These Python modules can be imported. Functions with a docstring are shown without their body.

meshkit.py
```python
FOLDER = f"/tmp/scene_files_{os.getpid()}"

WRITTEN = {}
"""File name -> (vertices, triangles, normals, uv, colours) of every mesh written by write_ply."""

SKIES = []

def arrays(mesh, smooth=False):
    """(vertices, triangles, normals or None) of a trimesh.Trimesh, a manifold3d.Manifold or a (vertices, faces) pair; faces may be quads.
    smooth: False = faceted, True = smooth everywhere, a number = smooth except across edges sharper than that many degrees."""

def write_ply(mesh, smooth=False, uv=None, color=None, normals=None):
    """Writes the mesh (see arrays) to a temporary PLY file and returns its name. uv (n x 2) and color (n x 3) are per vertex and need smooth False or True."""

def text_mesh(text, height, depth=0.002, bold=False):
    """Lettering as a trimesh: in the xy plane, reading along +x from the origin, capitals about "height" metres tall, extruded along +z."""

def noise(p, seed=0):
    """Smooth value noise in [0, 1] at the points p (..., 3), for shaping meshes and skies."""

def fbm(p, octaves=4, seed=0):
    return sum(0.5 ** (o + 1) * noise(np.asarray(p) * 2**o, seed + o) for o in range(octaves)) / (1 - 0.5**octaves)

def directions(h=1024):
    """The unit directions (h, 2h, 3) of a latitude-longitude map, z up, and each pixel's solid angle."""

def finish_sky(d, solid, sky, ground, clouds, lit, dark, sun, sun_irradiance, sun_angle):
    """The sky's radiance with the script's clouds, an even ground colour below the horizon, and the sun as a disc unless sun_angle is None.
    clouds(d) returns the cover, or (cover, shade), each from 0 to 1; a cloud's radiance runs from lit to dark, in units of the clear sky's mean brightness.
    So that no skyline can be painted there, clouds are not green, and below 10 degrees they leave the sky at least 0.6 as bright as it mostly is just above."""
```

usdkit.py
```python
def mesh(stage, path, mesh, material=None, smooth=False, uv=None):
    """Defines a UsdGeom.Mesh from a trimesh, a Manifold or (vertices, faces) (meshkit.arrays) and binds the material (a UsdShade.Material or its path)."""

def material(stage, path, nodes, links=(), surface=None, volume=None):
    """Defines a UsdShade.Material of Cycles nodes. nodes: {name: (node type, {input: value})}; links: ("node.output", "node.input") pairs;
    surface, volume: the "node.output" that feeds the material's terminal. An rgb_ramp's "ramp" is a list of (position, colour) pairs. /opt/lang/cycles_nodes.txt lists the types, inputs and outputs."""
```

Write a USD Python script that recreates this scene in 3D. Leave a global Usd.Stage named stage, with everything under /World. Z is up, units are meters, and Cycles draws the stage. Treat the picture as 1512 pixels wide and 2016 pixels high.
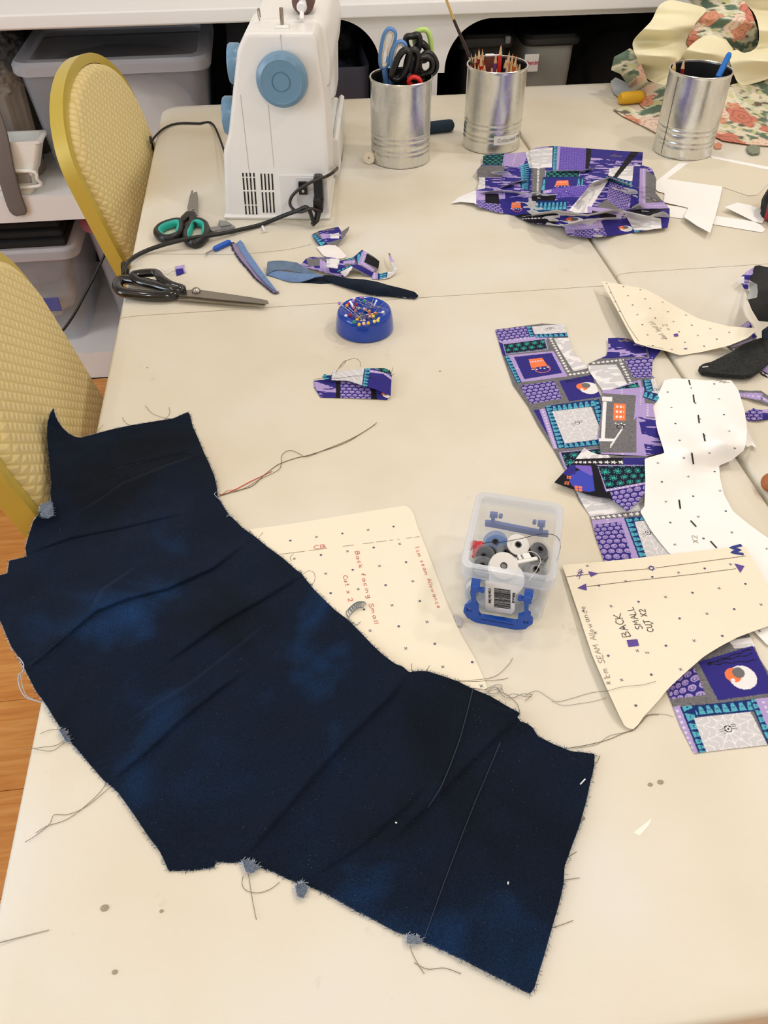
import math, random
import numpy as np, trimesh, usdkit, meshkit, shapely
import shapely.geometry as sg
import manifold3d as m3
from scipy.spatial import Delaunay
from scipy.interpolate import RBFInterpolator
from pxr import Usd, UsdGeom, UsdLux, UsdShade, Gf, Sdf, Vt

stage = Usd.Stage.CreateInMemory()
UsdGeom.SetStageUpAxis(stage, 'Z')
UsdGeom.SetStageMetersPerUnit(stage, 1.0)
stage.DefinePrim('/World', 'Xform')
stage.DefinePrim('/World/Looks', 'Scope')
rng = np.random.default_rng(7)
random.seed(7)

# ------------------------------------------------------------------ camera
ZT = 0.74                                   # table top
FPX, PITCH, YAW, ROLL = 1630.0, 0.762023, 0.122208, -0.002338
EYE = np.array([0.250008, -1.091685, ZT + 0.617166])
_fw = np.array([math.sin(YAW) * math.cos(PITCH), math.cos(YAW) * math.cos(PITCH), -math.sin(PITCH)])
_r = np.array([math.cos(YAW), -math.sin(YAW), 0.0])
_u = np.cross(_r, _fw)
RT = _r * math.cos(ROLL) + _u * math.sin(ROLL)
UP = -_r * math.sin(ROLL) + _u * math.cos(ROLL)
cam = UsdGeom.Camera.Define(stage, '/World/Camera')
cam.CreateHorizontalApertureAttr(36.0)
cam.CreateVerticalApertureAttr(48.0)
cam.CreateFocalLengthAttr(36.0 * FPX / 1512)
cam.CreateClippingRangeAttr(Gf.Vec2f(0.05, 50))
cam.CreateExposureAttr(-0.2)
cam.AddTransformOp().Set(Gf.Matrix4d(*RT, 0, *UP, 0, *(-_fw), 0, *EYE, 1))

# ------------------------------------------------------------------ light: warm ceiling spots, cool window on the left
def disk(name, x, y, power, col, rad=.09, z=2.64):
    l = UsdLux.DiskLight.Define(stage, '/World/' + name)
    l.CreateRadiusAttr(rad); l.CreateIntensityAttr(power); l.CreateColorAttr(Gf.Vec3f(*col))
    l.AddTranslateOp().Set(Gf.Vec3d(x, y, z))
WARM = (1.0, .965, .905)
KEYS = [(1.75, .25, 62), (1.55, -.75, 50), (.35, .25, 26), (-.75, .3, 18), (.0, -1.75, 50), (1.6, -2.2, 38), (-1.2, -1.4, 28), (.9, 1.0, 22), (.3, -3.05, 46)]
for i, (x, y, pw) in enumerate(KEYS):
    disk('ceiling_spot_%03d' % i, x, y, pw * 2.5, WARM)
win = UsdLux.RectLight.Define(stage, '/World/window_daylight')
win.CreateWidthAttr(1.6); win.CreateHeightAttr(1.3); win.CreateIntensityAttr(7.0); win.CreateColorAttr(Gf.Vec3f(.72, .84, 1.0))
_m = Gf.Matrix4d(1); _m.SetRotate(Gf.Rotation(Gf.Vec3d(0, 1, 0), -90)); _m.SetTranslateOnly(Gf.Vec3d(-2.36, -.9, 1.65))
win.AddTransformOp().Set(_m)
dome = UsdLux.DomeLight.Define(stage, '/World/sky')
dome.CreateIntensityAttr(.35); dome.CreateColorAttr(Gf.Vec3f(.9, .95, 1.0))

# ------------------------------------------------------------------ geometry helpers
def ray(px, py):
    return _fw + RT * (px - 756) / FPX - UP * (py - 1008) / FPX
def at(px, py, h=0.0):
    """point at height h above the table top seen at pixel px, py"""
    d = ray(px, py); return EYE + d * (ZT + h - EYE[2]) / d[2]
def onp(px, py, P0, n=None):
    """point on the upright plane through P0 seen at pixel px, py"""
    P0 = np.asarray(P0, float)
    n = np.array([math.sin(YAW), math.cos(YAW), 0]) if n is None else np.asarray(n, float)
    d = ray(px, py); return EYE + d * (np.dot(P0 - EYE, n) / np.dot(d, n))
def flat(pts):
    return np.array([at(*p)[:2] for p in pts])
def lift(xy, h):
    """table-plane points seen from the camera, raised to height h along their lines of sight"""
    xy = np.asarray(xy, float); h = np.broadcast_to(np.asarray(h, float), xy.shape[:-1])
    k = (EYE[2] - ZT - h) / (EYE[2] - ZT)
    return np.concatenate([EYE[:2] + (xy - EYE[:2]) * k[..., None], (ZT + h)[..., None]], -1)
def TM(v, f): return trimesh.Trimesh(np.asarray(v, float), np.asarray(f, int), process=False)
def cat(*ms):
    ms = [m for m in ms if m is not None]
    return trimesh.util.concatenate(ms) if len(ms) > 1 else ms[0]
def move(m, t=(0, 0, 0), R=None):
    m = m.copy()
    if R is not None: m.vertices = m.vertices @ np.asarray(R).T
    m.vertices = m.vertices + np.asarray(t, float); return m
def rotz(a): c, s = math.cos(a), math.sin(a); return np.array([[c, -s, 0], [s, c, 0], [0, 0, 1.0]])
def roty(a): c, s = math.cos(a), math.sin(a); return np.array([[c, 0, s], [0, 1, 0], [-s, 0, c]])
def rotx(a): c, s = math.cos(a), math.sin(a); return np.array([[1, 0, 0], [0, c, -s], [0, s, c]])
def axes(d):
    d = np.asarray(d, float); d = d / np.linalg.norm(d)
    a = np.array([0, 0, 1.0]) if abs(d[2]) < .9 else np.array([1.0, 0, 0])
    x = np.cross(a, d); x /= np.linalg.norm(x); return x, np.cross(d, x), d
def hull(pts):
    return trimesh.convex.convex_hull(np.asarray(pts, float))
def rbox(lo, hi, b=.003, n=2):
    """box with rounded edges"""
    lo, hi = np.array(lo, float), np.array(hi, float)
    b = min(b, (hi - lo).min() / 2.01)
    s = trimesh.creation.icosphere(n - 1 if n > 1 else 0, b).vertices if n > 0 else np.vstack([np.eye(3), -np.eye(3)]) * b
    return hull(np.vstack([s + np.where(np.array(k), hi - b, lo + b) for k in np.ndindex(2, 2, 2)]))
def tube(pts, r, n=8, closed=False, caps=True, flatten=1.0, upv=None):
    P = np.asarray(pts, float); m = len(P); r = np.broadcast_to(np.asarray(r, float), (m,))
    T = np.roll(P, -1, 0) - np.roll(P, 1, 0) if closed else np.gradient(P, axis=0)
    T /= np.maximum(np.linalg.norm(T, axis=1, keepdims=True), 1e-12)
    a, _, _ = axes(T[0]); A = []
    for t in T:
        if upv is not None: a = np.cross(np.asarray(upv, float), t)
        a = a - t * (a @ t); a /= max(np.linalg.norm(a), 1e-9); A.append(a)
    A = np.array(A); B = np.cross(T, A)
    th = np.linspace(0, 2 * np.pi, n, endpoint=False)
    V = (P[:, None] + r[:, None, None] * (np.cos(th)[None, :, None] * A[:, None] + flatten * np.sin(th)[None, :, None] * B[:, None])).reshape(-1, 3)
    F = []
    for i in range(m if closed else m - 1):
        j = (i + 1) % m
        for k in range(n):
            l = (k + 1) % n
            F += [(i * n + k, i * n + l, j * n + l), (i * n + k, j * n + l, j * n + k)]
    if not closed and caps:
        V = np.vstack([V, P[:1], P[-1:]]); c0, c1 = m * n, m * n + 1
        for k in range(n):
            l = (k + 1) % n
            F += [(c0, l, k), (c1, (m - 1) * n + k, (m - 1) * n + l)]
    return TM(V, F)
def curve(pts, n=40, closed=False):
    """smooth curve through points (Catmull-Rom)"""
    P = np.asarray(pts, float); m = len(P)
    t = np.linspace(0, m if closed else m - 1, n, endpoint=not closed)
    i = np.minimum(np.floor(t).astype(int), m - 1 if closed else max(m - 2, 0)); f = (t - i)[:, None]
    g = (lambda k: P[k % m]) if closed else (lambda k: P[np.clip(k, 0, m - 1)])
    a, b, c, d = g(i - 1), g(i), g(i + 1), g(i + 2)
    return .5 * (2 * b + (c - a) * f + (2 * a - 5 * b + 4 * c - d) * f**2 + (3 * b - a - 3 * c + d) * f**3)
def lathe(prof, n=48, close=True):
    prof = np.asarray(prof, float); th = np.linspace(0, 2 * np.pi, n, endpoint=False); m = len(prof)
    V = np.array([[r * math.cos(t), r * math.sin(t), z] for r, z in prof for t in th]); F = []
    for i in range(m - 1):
        for k in range(n):
            l = (k + 1) % n
            F += [(i * n + k, i * n + l, (i + 1) * n + l), (i * n + k, (i + 1) * n + l, (i + 1) * n + k)]
    return TM(V, F)
def prism(poly, z0, z1):
    poly = sg.Polygon(poly) if not hasattr(poly, 'geom_type') else poly
    if not poly.is_valid: poly = poly.buffer(0)
    gs = getattr(poly, 'geoms', [poly])
    return move(cat(*[trimesh.creation.extrude_polygon(g, z1 - z0, engine='earcut') for g in gs]), (0, 0, z0))
def plate(pxs, h0, h1, smooth=0):
    """flat solid lying on the table; outline given at its top"""
    p = np.array([at(x, y, h1)[:2] for x, y in pxs])
    if smooth: p = curve(p, smooth, True)
    return prism(p, ZT + h0, ZT + h1)
def sphere(c, r, n=2): return move(trimesh.creation.icosphere(n, r), c)
def loft(rings, cap=True):
    """closed rings of equal point count"""
    R = [np.asarray(r, float) for r in rings]; n = len(R[0]); V = np.vstack(R); F = []
    for i in range(len(R) - 1):
        for k in range(n):
            l = (k + 1) % n
            F += [(i * n + k, i * n + l, (i + 1) * n + l), (i * n + k, (i + 1) * n + l, (i + 1) * n + k)]
    if cap:
        V = np.vstack([V, R[0].mean(0), R[-1].mean(0)]); a, b = len(V) - 2, len(V) - 1
        for k in range(n):
            l = (k + 1) % n
            F += [(a, l, k), (b, (len(R) - 1) * n + k, (len(R) - 1) * n + l)]
    m = TM(V, F); 
    if m.volume < 0: m.invert()
    return m
def rrect(hx, hy, r, n=6, c=(0, 0)):
    p = []
    for cx, cy, a0 in ((hx - r, hy - r, 0), (-hx + r, hy - r, 90), (-hx + r, -hy + r, 180), (hx - r, -hy + r, 270)):
        for a in np.radians(np.linspace(a0, a0 + 90, n)): p.append((c[0] + cx + r * math.cos(a), c[1] + cy + r * math.sin(a)))
    return np.array(p)
def z_(p2, z): return np.c_[p2, np.full(len(p2), z)]

def sheet(xy, res, h, thick=.0006, hmin=.0002, jitter=.18, seed=1, away=False):
    """cloth or paper: a meshed outline (table-plane coordinates) raised by h(xy), with a thickness. Returns mesh, flat coordinates, index of underside"""
    poly = sg.Polygon(xy).buffer(0)
    if poly.geom_type != 'Polygon': poly = max(poly.geoms, key=lambda g: g.area)
    L = poly.exterior.length; nb = max(8, int(L / res))
    bd = np.array([poly.exterior.interpolate(i * L / nb).coords[0] for i in range(nb)])
    x0, y0, x1, y1 = poly.bounds
    gx, gy = np.meshgrid(np.arange(x0, x1, res), np.arange(y0, y1, res * .866))
    gx = gx + (np.arange(gx.shape[0]) % 2)[:, None] * res / 2
    g = np.c_[gx.ravel(), gy.ravel()] + np.random.default_rng(seed).uniform(-jitter, jitter, (gx.size, 2)) * res
    inner = poly.buffer(-.55 * res)
    shapely.prepare(inner); shapely.prepare(poly)
    g = g[shapely.contains_xy(inner, g[:, 0], g[:, 1])]
    p = np.vstack([bd, g]); tri = Delaunay(p).simplices
    c = p[tri].mean(1); tri = tri[shapely.contains_xy(poly, c[:, 0], c[:, 1])]
    a, b, d = p[tri[:, 0]], p[tri[:, 1]], p[tri[:, 2]]
    neg = ((b - a)[:, 0] * (d - a)[:, 1] - (b - a)[:, 1] * (d - a)[:, 0]) < 0
    tri[neg] = tri[neg][:, ::-1]
    H = np.maximum(np.broadcast_to(h(p) if callable(h) else h, (len(p),)), hmin + thick)
    top = lift(p, H); bot = top - [0, 0, thick]
    if away: bot = top + (top - EYE) / np.linalg.norm(top - EYE, axis=1, keepdims=True) * thick; bot[:, 2] = np.maximum(bot[:, 2], ZT + .0002)
    n = len(p); k = np.arange(nb); l = (k + 1) % nb
    if poly.exterior.is_ccw is False: k, l = l, k
    V = np.vstack([top, bot, top[:nb], bot[:nb]])
    s = 2 * n
    F = np.vstack([tri, tri[:, ::-1] + n, np.c_[s + k, s + nb + k, s + nb + l], np.c_[s + k, s + nb + l, s + l]])
    return TM(V, F), np.vstack([p, p, p[:nb], p[:nb]]), np.r_[np.zeros(n, bool), np.ones(n, bool), np.zeros(2 * nb, bool)]

def ctrl(pts, smoothing=0.0, kernel='thin_plate_spline', lo=0.0):
    """height surface through (px, py, height) control points"""
    P = np.array(pts, float); f = RBFInterpolator(flat(P[:, :2]) * 10, P[:, 2], smoothing=smoothing, kernel=kernel)
    return lambda xy: np.maximum(f(np.asarray(xy) * 10), lo)
def seg_dist(xy, line):
    """distance to a polyline, and which side"""
    best = np.full(len(xy), 1e9); side = np.zeros(len(xy)); along = np.zeros(len(xy)); tot = 0
    for a, b in zip(line[:-1], line[1:]):
        ab = b - a; L = np.linalg.norm(ab); t = ((xy - a) @ ab) / (L * L); tc = np.clip(t, 0, 1)
        q = xy - (a + tc[:, None] * ab); d = np.linalg.norm(q, axis=1); k = d < best
        s = ab[0] * (xy[:, 1] - a[1]) - ab[1] * (xy[:, 0] - a[0])
        best = np.where(k, d, best); side = np.where(k, np.sign(s), side); along = np.where(k, tot + tc * L, along); tot += L
    return best, side, along / tot

# ------------------------------------------------------------------ materials
def srgb(*c):
    c = np.array(c[0] if len(c) == 1 else c, float) / 255
    return np.where(c < .04045, c / 12.92, ((c + .055) / 1.055)**2.4)
_mats = {}
def mat(name, rgb, rough=.5, metal=0.0, var=0.0, vscale=20, bump=0.0, bscale=400, rgb2=None, **kw):
    """principled material; var mixes in rgb2 (or a darker tone) by noise, bump adds fine relief"""
    if name in _mats: return _mats[name]
    c = srgb(rgb); nodes = {'p': ('principled_bsdf', dict(base_color=c, roughness=rough, metallic=metal, **kw))}; links = []
    if var or bump: nodes['g'] = ('geometry', {})
    if var:
        c2 = srgb(rgb2) if rgb2 is not None else c * .7
        nodes['n'] = ('noise_texture', dict(scale=vscale, detail=4, roughness=.6))
        nodes['r'] = ('rgb_ramp', {'ramp': [(.5 - .5 * (1 - var) - .02, c2 if var < 1 else c2), (.62, c)]})
        nodes['r'] = ('rgb_ramp', {'ramp': [(.3, c * (1 - var) + c2 * var), (.65, c)]})
        links += [('g.position', 'n.vector'), ('n.fac', 'r.fac'), ('r.color', 'p.base_color')]
    if bump:
        nodes['bn'] = ('noise_texture', dict(scale=bscale, detail=3)); nodes['b'] = ('bump', dict(strength=min(1, bump), distance=.001))
        links += [('g.position', 'bn.vector'), ('bn.fac', 'b.height'), ('b.normal', 'p.normal')]
    _mats[name] = usdkit.material(stage, '/World/Looks/' + name, nodes, links, surface='p.BSDF'); return _mats[name]
def clear(name, rgb, see=.5, rough=.15, tint=(1, 1, 1)):
    """milky see-through plastic"""
    if name in _mats: return _mats[name]
    nodes = {'t': ('transparent_bsdf', dict(color=tint)), 'p': ('principled_bsdf', dict(base_color=srgb(rgb), roughness=rough)), 'tl': ('translucent_bsdf', dict(color=srgb(rgb))),
             'a': ('mix_closure', dict(fac=.35)), 'm': ('mix_closure', dict(fac=see))}
    _mats[name] = usdkit.material(stage, '/World/Looks/' + name, nodes, [('p.BSDF', 'a.closure1'), ('tl.BSDF', 'a.closure2'), ('a.closure', 'm.closure1'), ('t.BSDF', 'm.closure2')], surface='m.closure'); return _mats[name]
def printed(name, rough=.85, weave=1500, strength=.35):
    """cloth whose printed colours are stored with the mesh"""
    if name in _mats: return _mats[name]
    nodes = {'a': ('attribute', dict(attribute='print')), 'g': ('geometry', {}), 'n': ('noise_texture', dict(scale=weave, detail=1)), 'b': ('bump', dict(strength=strength, distance=.0006)),
             'p': ('principled_bsdf', dict(roughness=rough, specular_ior_level=.25))}
    _mats[name] = usdkit.material(stage, '/World/Looks/' + name, nodes, [('a.color', 'p.base_color'), ('g.position', 'n.vector'), ('n.fac', 'b.height'), ('b.normal', 'p.normal')], surface='p.BSDF'); return _mats[name]

# ------------------------------------------------------------------ scene objects
_names = {}
def numbered(parent, name):
    k = (parent, name); n = _names.get(k, 0); _names[k] = n + 1
    return f'{parent}/{name}' + (f'_{n:03d}' if n else '')
def tag(prim, label=None, category=None, group=None, kind=None):
    for k, v in (('label', label), ('category', category), ('group', group), ('kind', kind)):
        if v: prim.SetCustomDataByKey(k, v)
    return prim
_off = {}
def thing(name, label, category, loc=(0, 0, 0), group=None, kind=None, rz=0.0):
    x = UsdGeom.Xform.Define(stage, numbered('/World', name)); x.AddTranslateOp().Set(Gf.Vec3d(*map(float, loc)))
    if rz: x.AddRotateZOp().Set(math.degrees(rz))
    _off[str(x.GetPath())] = np.asarray(loc, float)
    return tag(x.GetPrim(), label, category, group, kind)
def part(parent, name, mesh, m, smooth=30, label=None, kind=None, local=False, col=None):
    """a mesh under a thing or part; vertices in world coordinates unless local"""
    pp = str(parent.GetPath()); off = _off.get(pp, np.zeros(3)); path = numbered(pp, name)
    if not local: mesh = move(mesh, -off)
    g = usdkit.mesh(stage, path, mesh, m, smooth=smooth)
    if col is not None: UsdGeom.PrimvarsAPI(g).CreatePrimvar('print', Sdf.ValueTypeNames.Color3fArray, 'vertex').Set(Vt.Vec3fArray.FromNumpy(np.asarray(col, np.float32)))
    _off[path] = off if not local else np.zeros(3)
    return tag(g.GetPrim(), label, kind=kind)
def single(name, mesh, m, label, category, smooth=30, group=None, kind=None, col=None):
    path = numbered('/World', name); g = usdkit.mesh(stage, path, mesh, m, smooth=smooth)
    if col is not None: UsdGeom.PrimvarsAPI(g).CreatePrimvar('print', Sdf.ValueTypeNames.Color3fArray, 'vertex').Set(Vt.Vec3fArray.FromNumpy(np.asarray(col, np.float32)))
    _off[path] = np.zeros(3)
    return tag(g.GetPrim(), label, category, group, kind)
def dup(src, loc, rz, label, group=None):
    x = UsdGeom.Xform.Define(stage, numbered('/World', src.GetName())); x.AddTranslateOp().Set(Gf.Vec3d(*map(float, loc))); x.AddRotateZOp().Set(math.degrees(rz))
    p = x.GetPrim(); was = src.GetCustomData(); p.GetReferences().AddInternalReference(src.GetPath()); p.SetInstanceable(True)
    return tag(p, label, was['category'], group or was.get('group'))

# ------------------------------------------------------------------ common looks
WHITE = mat('white_paint', (232, 230, 228), .5)
CREAMP = mat('machine_plastic', (236, 233, 228), .32)
BLACKP = mat('black_plastic', (14, 16, 17), .35)
STEEL = mat('steel', (176, 172, 165), .28, 1.0)
CORD = mat('cord_rubber', (20, 20, 19), .45)
# ================================================================== room
def struct(name, mesh, m, smooth=False): return single(name, mesh, m, None, None, smooth, kind='structure')
WALLM = mat('wall_paint', (226, 222, 214), .8)
WOOD = usdkit.material(stage, '/World/Looks/floor_laminate', {
    'g': ('geometry', {}), 'mp': ('mapping', dict(scale=(1.2, 14, 1))), 'n': ('noise_texture', dict(scale=6, detail=5, distortion=.4)),
    'r': ('rgb_ramp', {'ramp': [(.3, srgb(194, 122, 54)), (.5, srgb(208, 140, 68)), (.7, srgb(218, 156, 84))]}), 'p': ('principled_bsdf', dict(roughness=.35))},
    [('g.position', 'mp.vector'), ('mp.vector', 'n.vector'), ('n.fac', 'r.fac'), ('r.color', 'p.base_color')], surface='p.BSDF')
X0, X1, Y0, Y1, ZC = -2.4, 3.2, -3.4, 1.56, 2.7
fl = struct('floor', trimesh.creation.box(bounds=[[X0, Y0, -.06], [X1, Y1, -.009]]), mat('subfloor', (90, 70, 50), .9))
for i, yy in enumerate(np.arange(-1.25, .98, .19)):       # laminate planks, as far as they can be seen
    offs = (i * .43) % 1.2
    for xx in np.arange(-1.9 - offs, 1.7, 1.2):
        a, b = max(xx, -1.9), min(xx + 1.2, 1.7)
        if b - a > .05: part(fl, 'plank', rbox([a + .0006, yy + .0006, -.009], [b - .0006, min(yy + .19, .972) - .0006, 0.0], .0008, 0), WOOD, False)
for nm, lo, hi in (('floor', [X0, Y0, -.009], [X1, -1.25, 0]), ('floor', [X0, -1.25, -.009], [-1.9, Y1, 0]), ('floor', [1.7, -1.25, -.009], [X1, Y1, 0])):
    part(fl, 'floor_covering', trimesh.creation.box(bounds=[lo, hi]), WOOD, False)
struct('wall_back', trimesh.creation.box(bounds=[[X0, Y1, 0], [X1, Y1 + .1, ZC]]), WALLM)
struct('wall_right', trimesh.creation.box(bounds=[[X1, Y0, 0], [X1 + .1, Y1, ZC]]), WALLM)
struct('wall_front', trimesh.creation.box(bounds=[[X0, Y0 - .1, 0], [X1, Y0, ZC]]), WALLM)
wl = sg.box(Y0, 0, Y1, ZC).difference(sg.box(-1.7, 1.0, -.1, 2.3))
w_ = prism(wl, 0, .1); w_.vertices = np.c_[X0 - .1 + w_.vertices[:, 2], w_.vertices[:, 0], w_.vertices[:, 1]]
struct('wall_left', w_, WALLM)
struct('ceiling', trimesh.creation.box(bounds=[[X0 - .1, Y0 - .1, ZC], [X1 + .1, Y1 + .1, ZC + .1]]), WALLM)

# ================================================================== tables
TABLE = usdkit.material(stage, '/World/Looks/table_plastic', {
    'g': ('geometry', {}), 'n': ('noise_texture', dict(scale=5, detail=3, roughness=.5)), 'r': ('rgb_ramp', {'ramp': [(.3, srgb(216, 205, 182)), (.5, srgb(221, 213, 194)), (.7, srgb(223, 218, 206))]}),
    'n2': ('noise_texture', dict(scale=26, detail=5, roughness=.65)), 'r2': ('rgb_ramp', {'ramp': [(.66, (0, 0, 0)), (.76, (.22, .22, .22))]}),
    'mx': ('mix', dict(color2=srgb(150, 144, 122))), 'bn': ('noise_texture', dict(scale=900, detail=2)), 'b': ('bump', dict(strength=.12, distance=.0005)),
    'p': ('principled_bsdf', dict(roughness=.42, specular_ior_level=.4))},
    [('g.position', 'n.vector'), ('n.fac', 'r.fac'), ('g.position', 'n2.vector'), ('n2.fac', 'r2.fac'), ('r2.color', 'mx.fac'), ('r.color', 'mx.color1'), ('mx.color', 'p.base_color'),
     ('g.position', 'bn.vector'), ('bn.fac', 'b.height'), ('b.normal', 'p.normal')], surface='p.BSDF')
GREYM = mat('grey_table_leg', (110, 112, 114), .4, .6)
def half_top(x0, x1, y0, y1, outer):
    """half of a folding table top: rounded outer corners, a lip that slopes to the edge"""
    def ring(inset, z):
        p = []; r = .045
        for cx, cy, a0, rd in ((x1, y1, 0, outer > 0), (x0, y1, 90, outer > 0), (x0, y0, 180, outer < 0), (x1, y0, 270, outer < 0)):
            rr = r if rd else .004
            for a in np.radians(np.linspace(a0, a0 + 90, 7)):
                sx = 1 if cx == x1 else -1; sy = 1 if cy == y1 else -1
                ins_y = inset if (sy > 0) == (outer > 0) else min(inset * .12, .0008)
                q = max(rr - inset, .001)
                p.append((cx - sx * (inset + q) + q * math.cos(a), cy - sy * (ins_y + q) + q * math.sin(a)))
        return z_(np.array(p), z)
    return loft([ring(.004, ZT - .045), ring(0, ZT - .04), ring(0, ZT - .008), ring(.0022, ZT - .0035), ring(.006, ZT - .0018), ring(.02, ZT - .0004), ring(.024, ZT)])
def table(label, x0, x1, yf, near=.915):
    t = thing('folding_table', label, 'table', ((x0 + x1) / 2, yf, 0))
    part(t, 'table_top', half_top(x0, x1, yf + .0002, yf + .915, 1), TABLE); part(t, 'table_top', half_top(x0, x1, yf - near, yf - .0002, -1), TABLE)
    for s in (1, -1):
        y = yf + s * .66
        for x in (x0 + .09, x1 - .09): part(t, 'leg', tube([(x, y, 0), (x, y, ZT - .046)], .0135, 12), GREYM)
        part(t, 'crossbar', tube([(x0 + .09, y, .25), (x1 - .09, y, .25)], .01, 10), GREYM)
    return t
table('cream plastic folding table in the foreground with the denim piece on it', 0.0, .7485, 0.0, .958)
YF2 = .0352
table('cream folding table on the right, beyond the long seam', .7515, 1.5, YF2)

# ================================================================== shelving along the back wall
YS = .976
S = thing('shelving_unit', 'white built-in shelving with round-cornered openings behind the tables', 'shelf', (0, YS, 0))
def ropen(x0, z0, x1, z1, corner, r=.105):
    b = sg.box(x0, z0, x1, z1)
    cx = x1 if corner > 0 else x0
    sq = sg.box(cx - r, z1 - r, cx, z1) if corner > 0 else sg.box(cx, z1 - r, cx + r, z1)
    cc = sg.Point(cx - corner * r, z1 - r).buffer(r, 24)
    return b.difference(sq.difference(cc))
z = lambda v: ZT + v
front = sg.box(-1.6, 0, 1.72, z(.15))
o1 = ropen(-1.55, z(-.213), .499, z(.143), 1); o1b = sg.box(-1.55, z(-.657), .499, z(-.275))
o2 = ropen(.648, z(.025), 1.66, z(.135), -1).union(sg.box(.632, z(-.213), 1.66, z(.0255))); o2b = sg.box(.632, z(-.657), 1.66, z(-.275))
fr = front.difference(o1).difference(o1b).difference(o2).difference(o2b)
m_ = prism(fr, 0, .022); m_.vertices = np.c_[m_.vertices[:, 0], YS + .022 - m_.vertices[:, 2], m_.vertices[:, 1]]; m_.invert() if m_.volume < 0 else None
part(S, 'front_frame', m_, WHITE, False)
part(S, 'top_board', rbox([-1.62, YS - .03, z(.15)], [1.74, Y1 - .005, z(.178)], .004), WHITE)
for zz in (-.25, -.675): part(S, 'shelf_board', rbox([-1.59, YS + .022, z(zz) - .02], [1.71, Y1 - .03, z(-.214 if zz > -.3 else -.658)], .002, 0), WHITE, False)
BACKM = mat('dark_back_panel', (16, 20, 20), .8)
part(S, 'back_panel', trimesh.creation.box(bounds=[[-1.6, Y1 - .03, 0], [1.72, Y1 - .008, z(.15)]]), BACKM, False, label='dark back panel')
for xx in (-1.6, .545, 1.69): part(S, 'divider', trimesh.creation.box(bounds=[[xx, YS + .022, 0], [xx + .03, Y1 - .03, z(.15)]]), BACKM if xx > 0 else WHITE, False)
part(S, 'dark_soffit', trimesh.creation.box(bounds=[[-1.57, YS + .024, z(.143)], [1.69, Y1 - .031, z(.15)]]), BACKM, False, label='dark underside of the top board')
part(S, 'plinth', rbox([-1.6, YS + .004, 0], [1.72, YS + .03, z(-.70)], .002, 0), WHITE, False)

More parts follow.
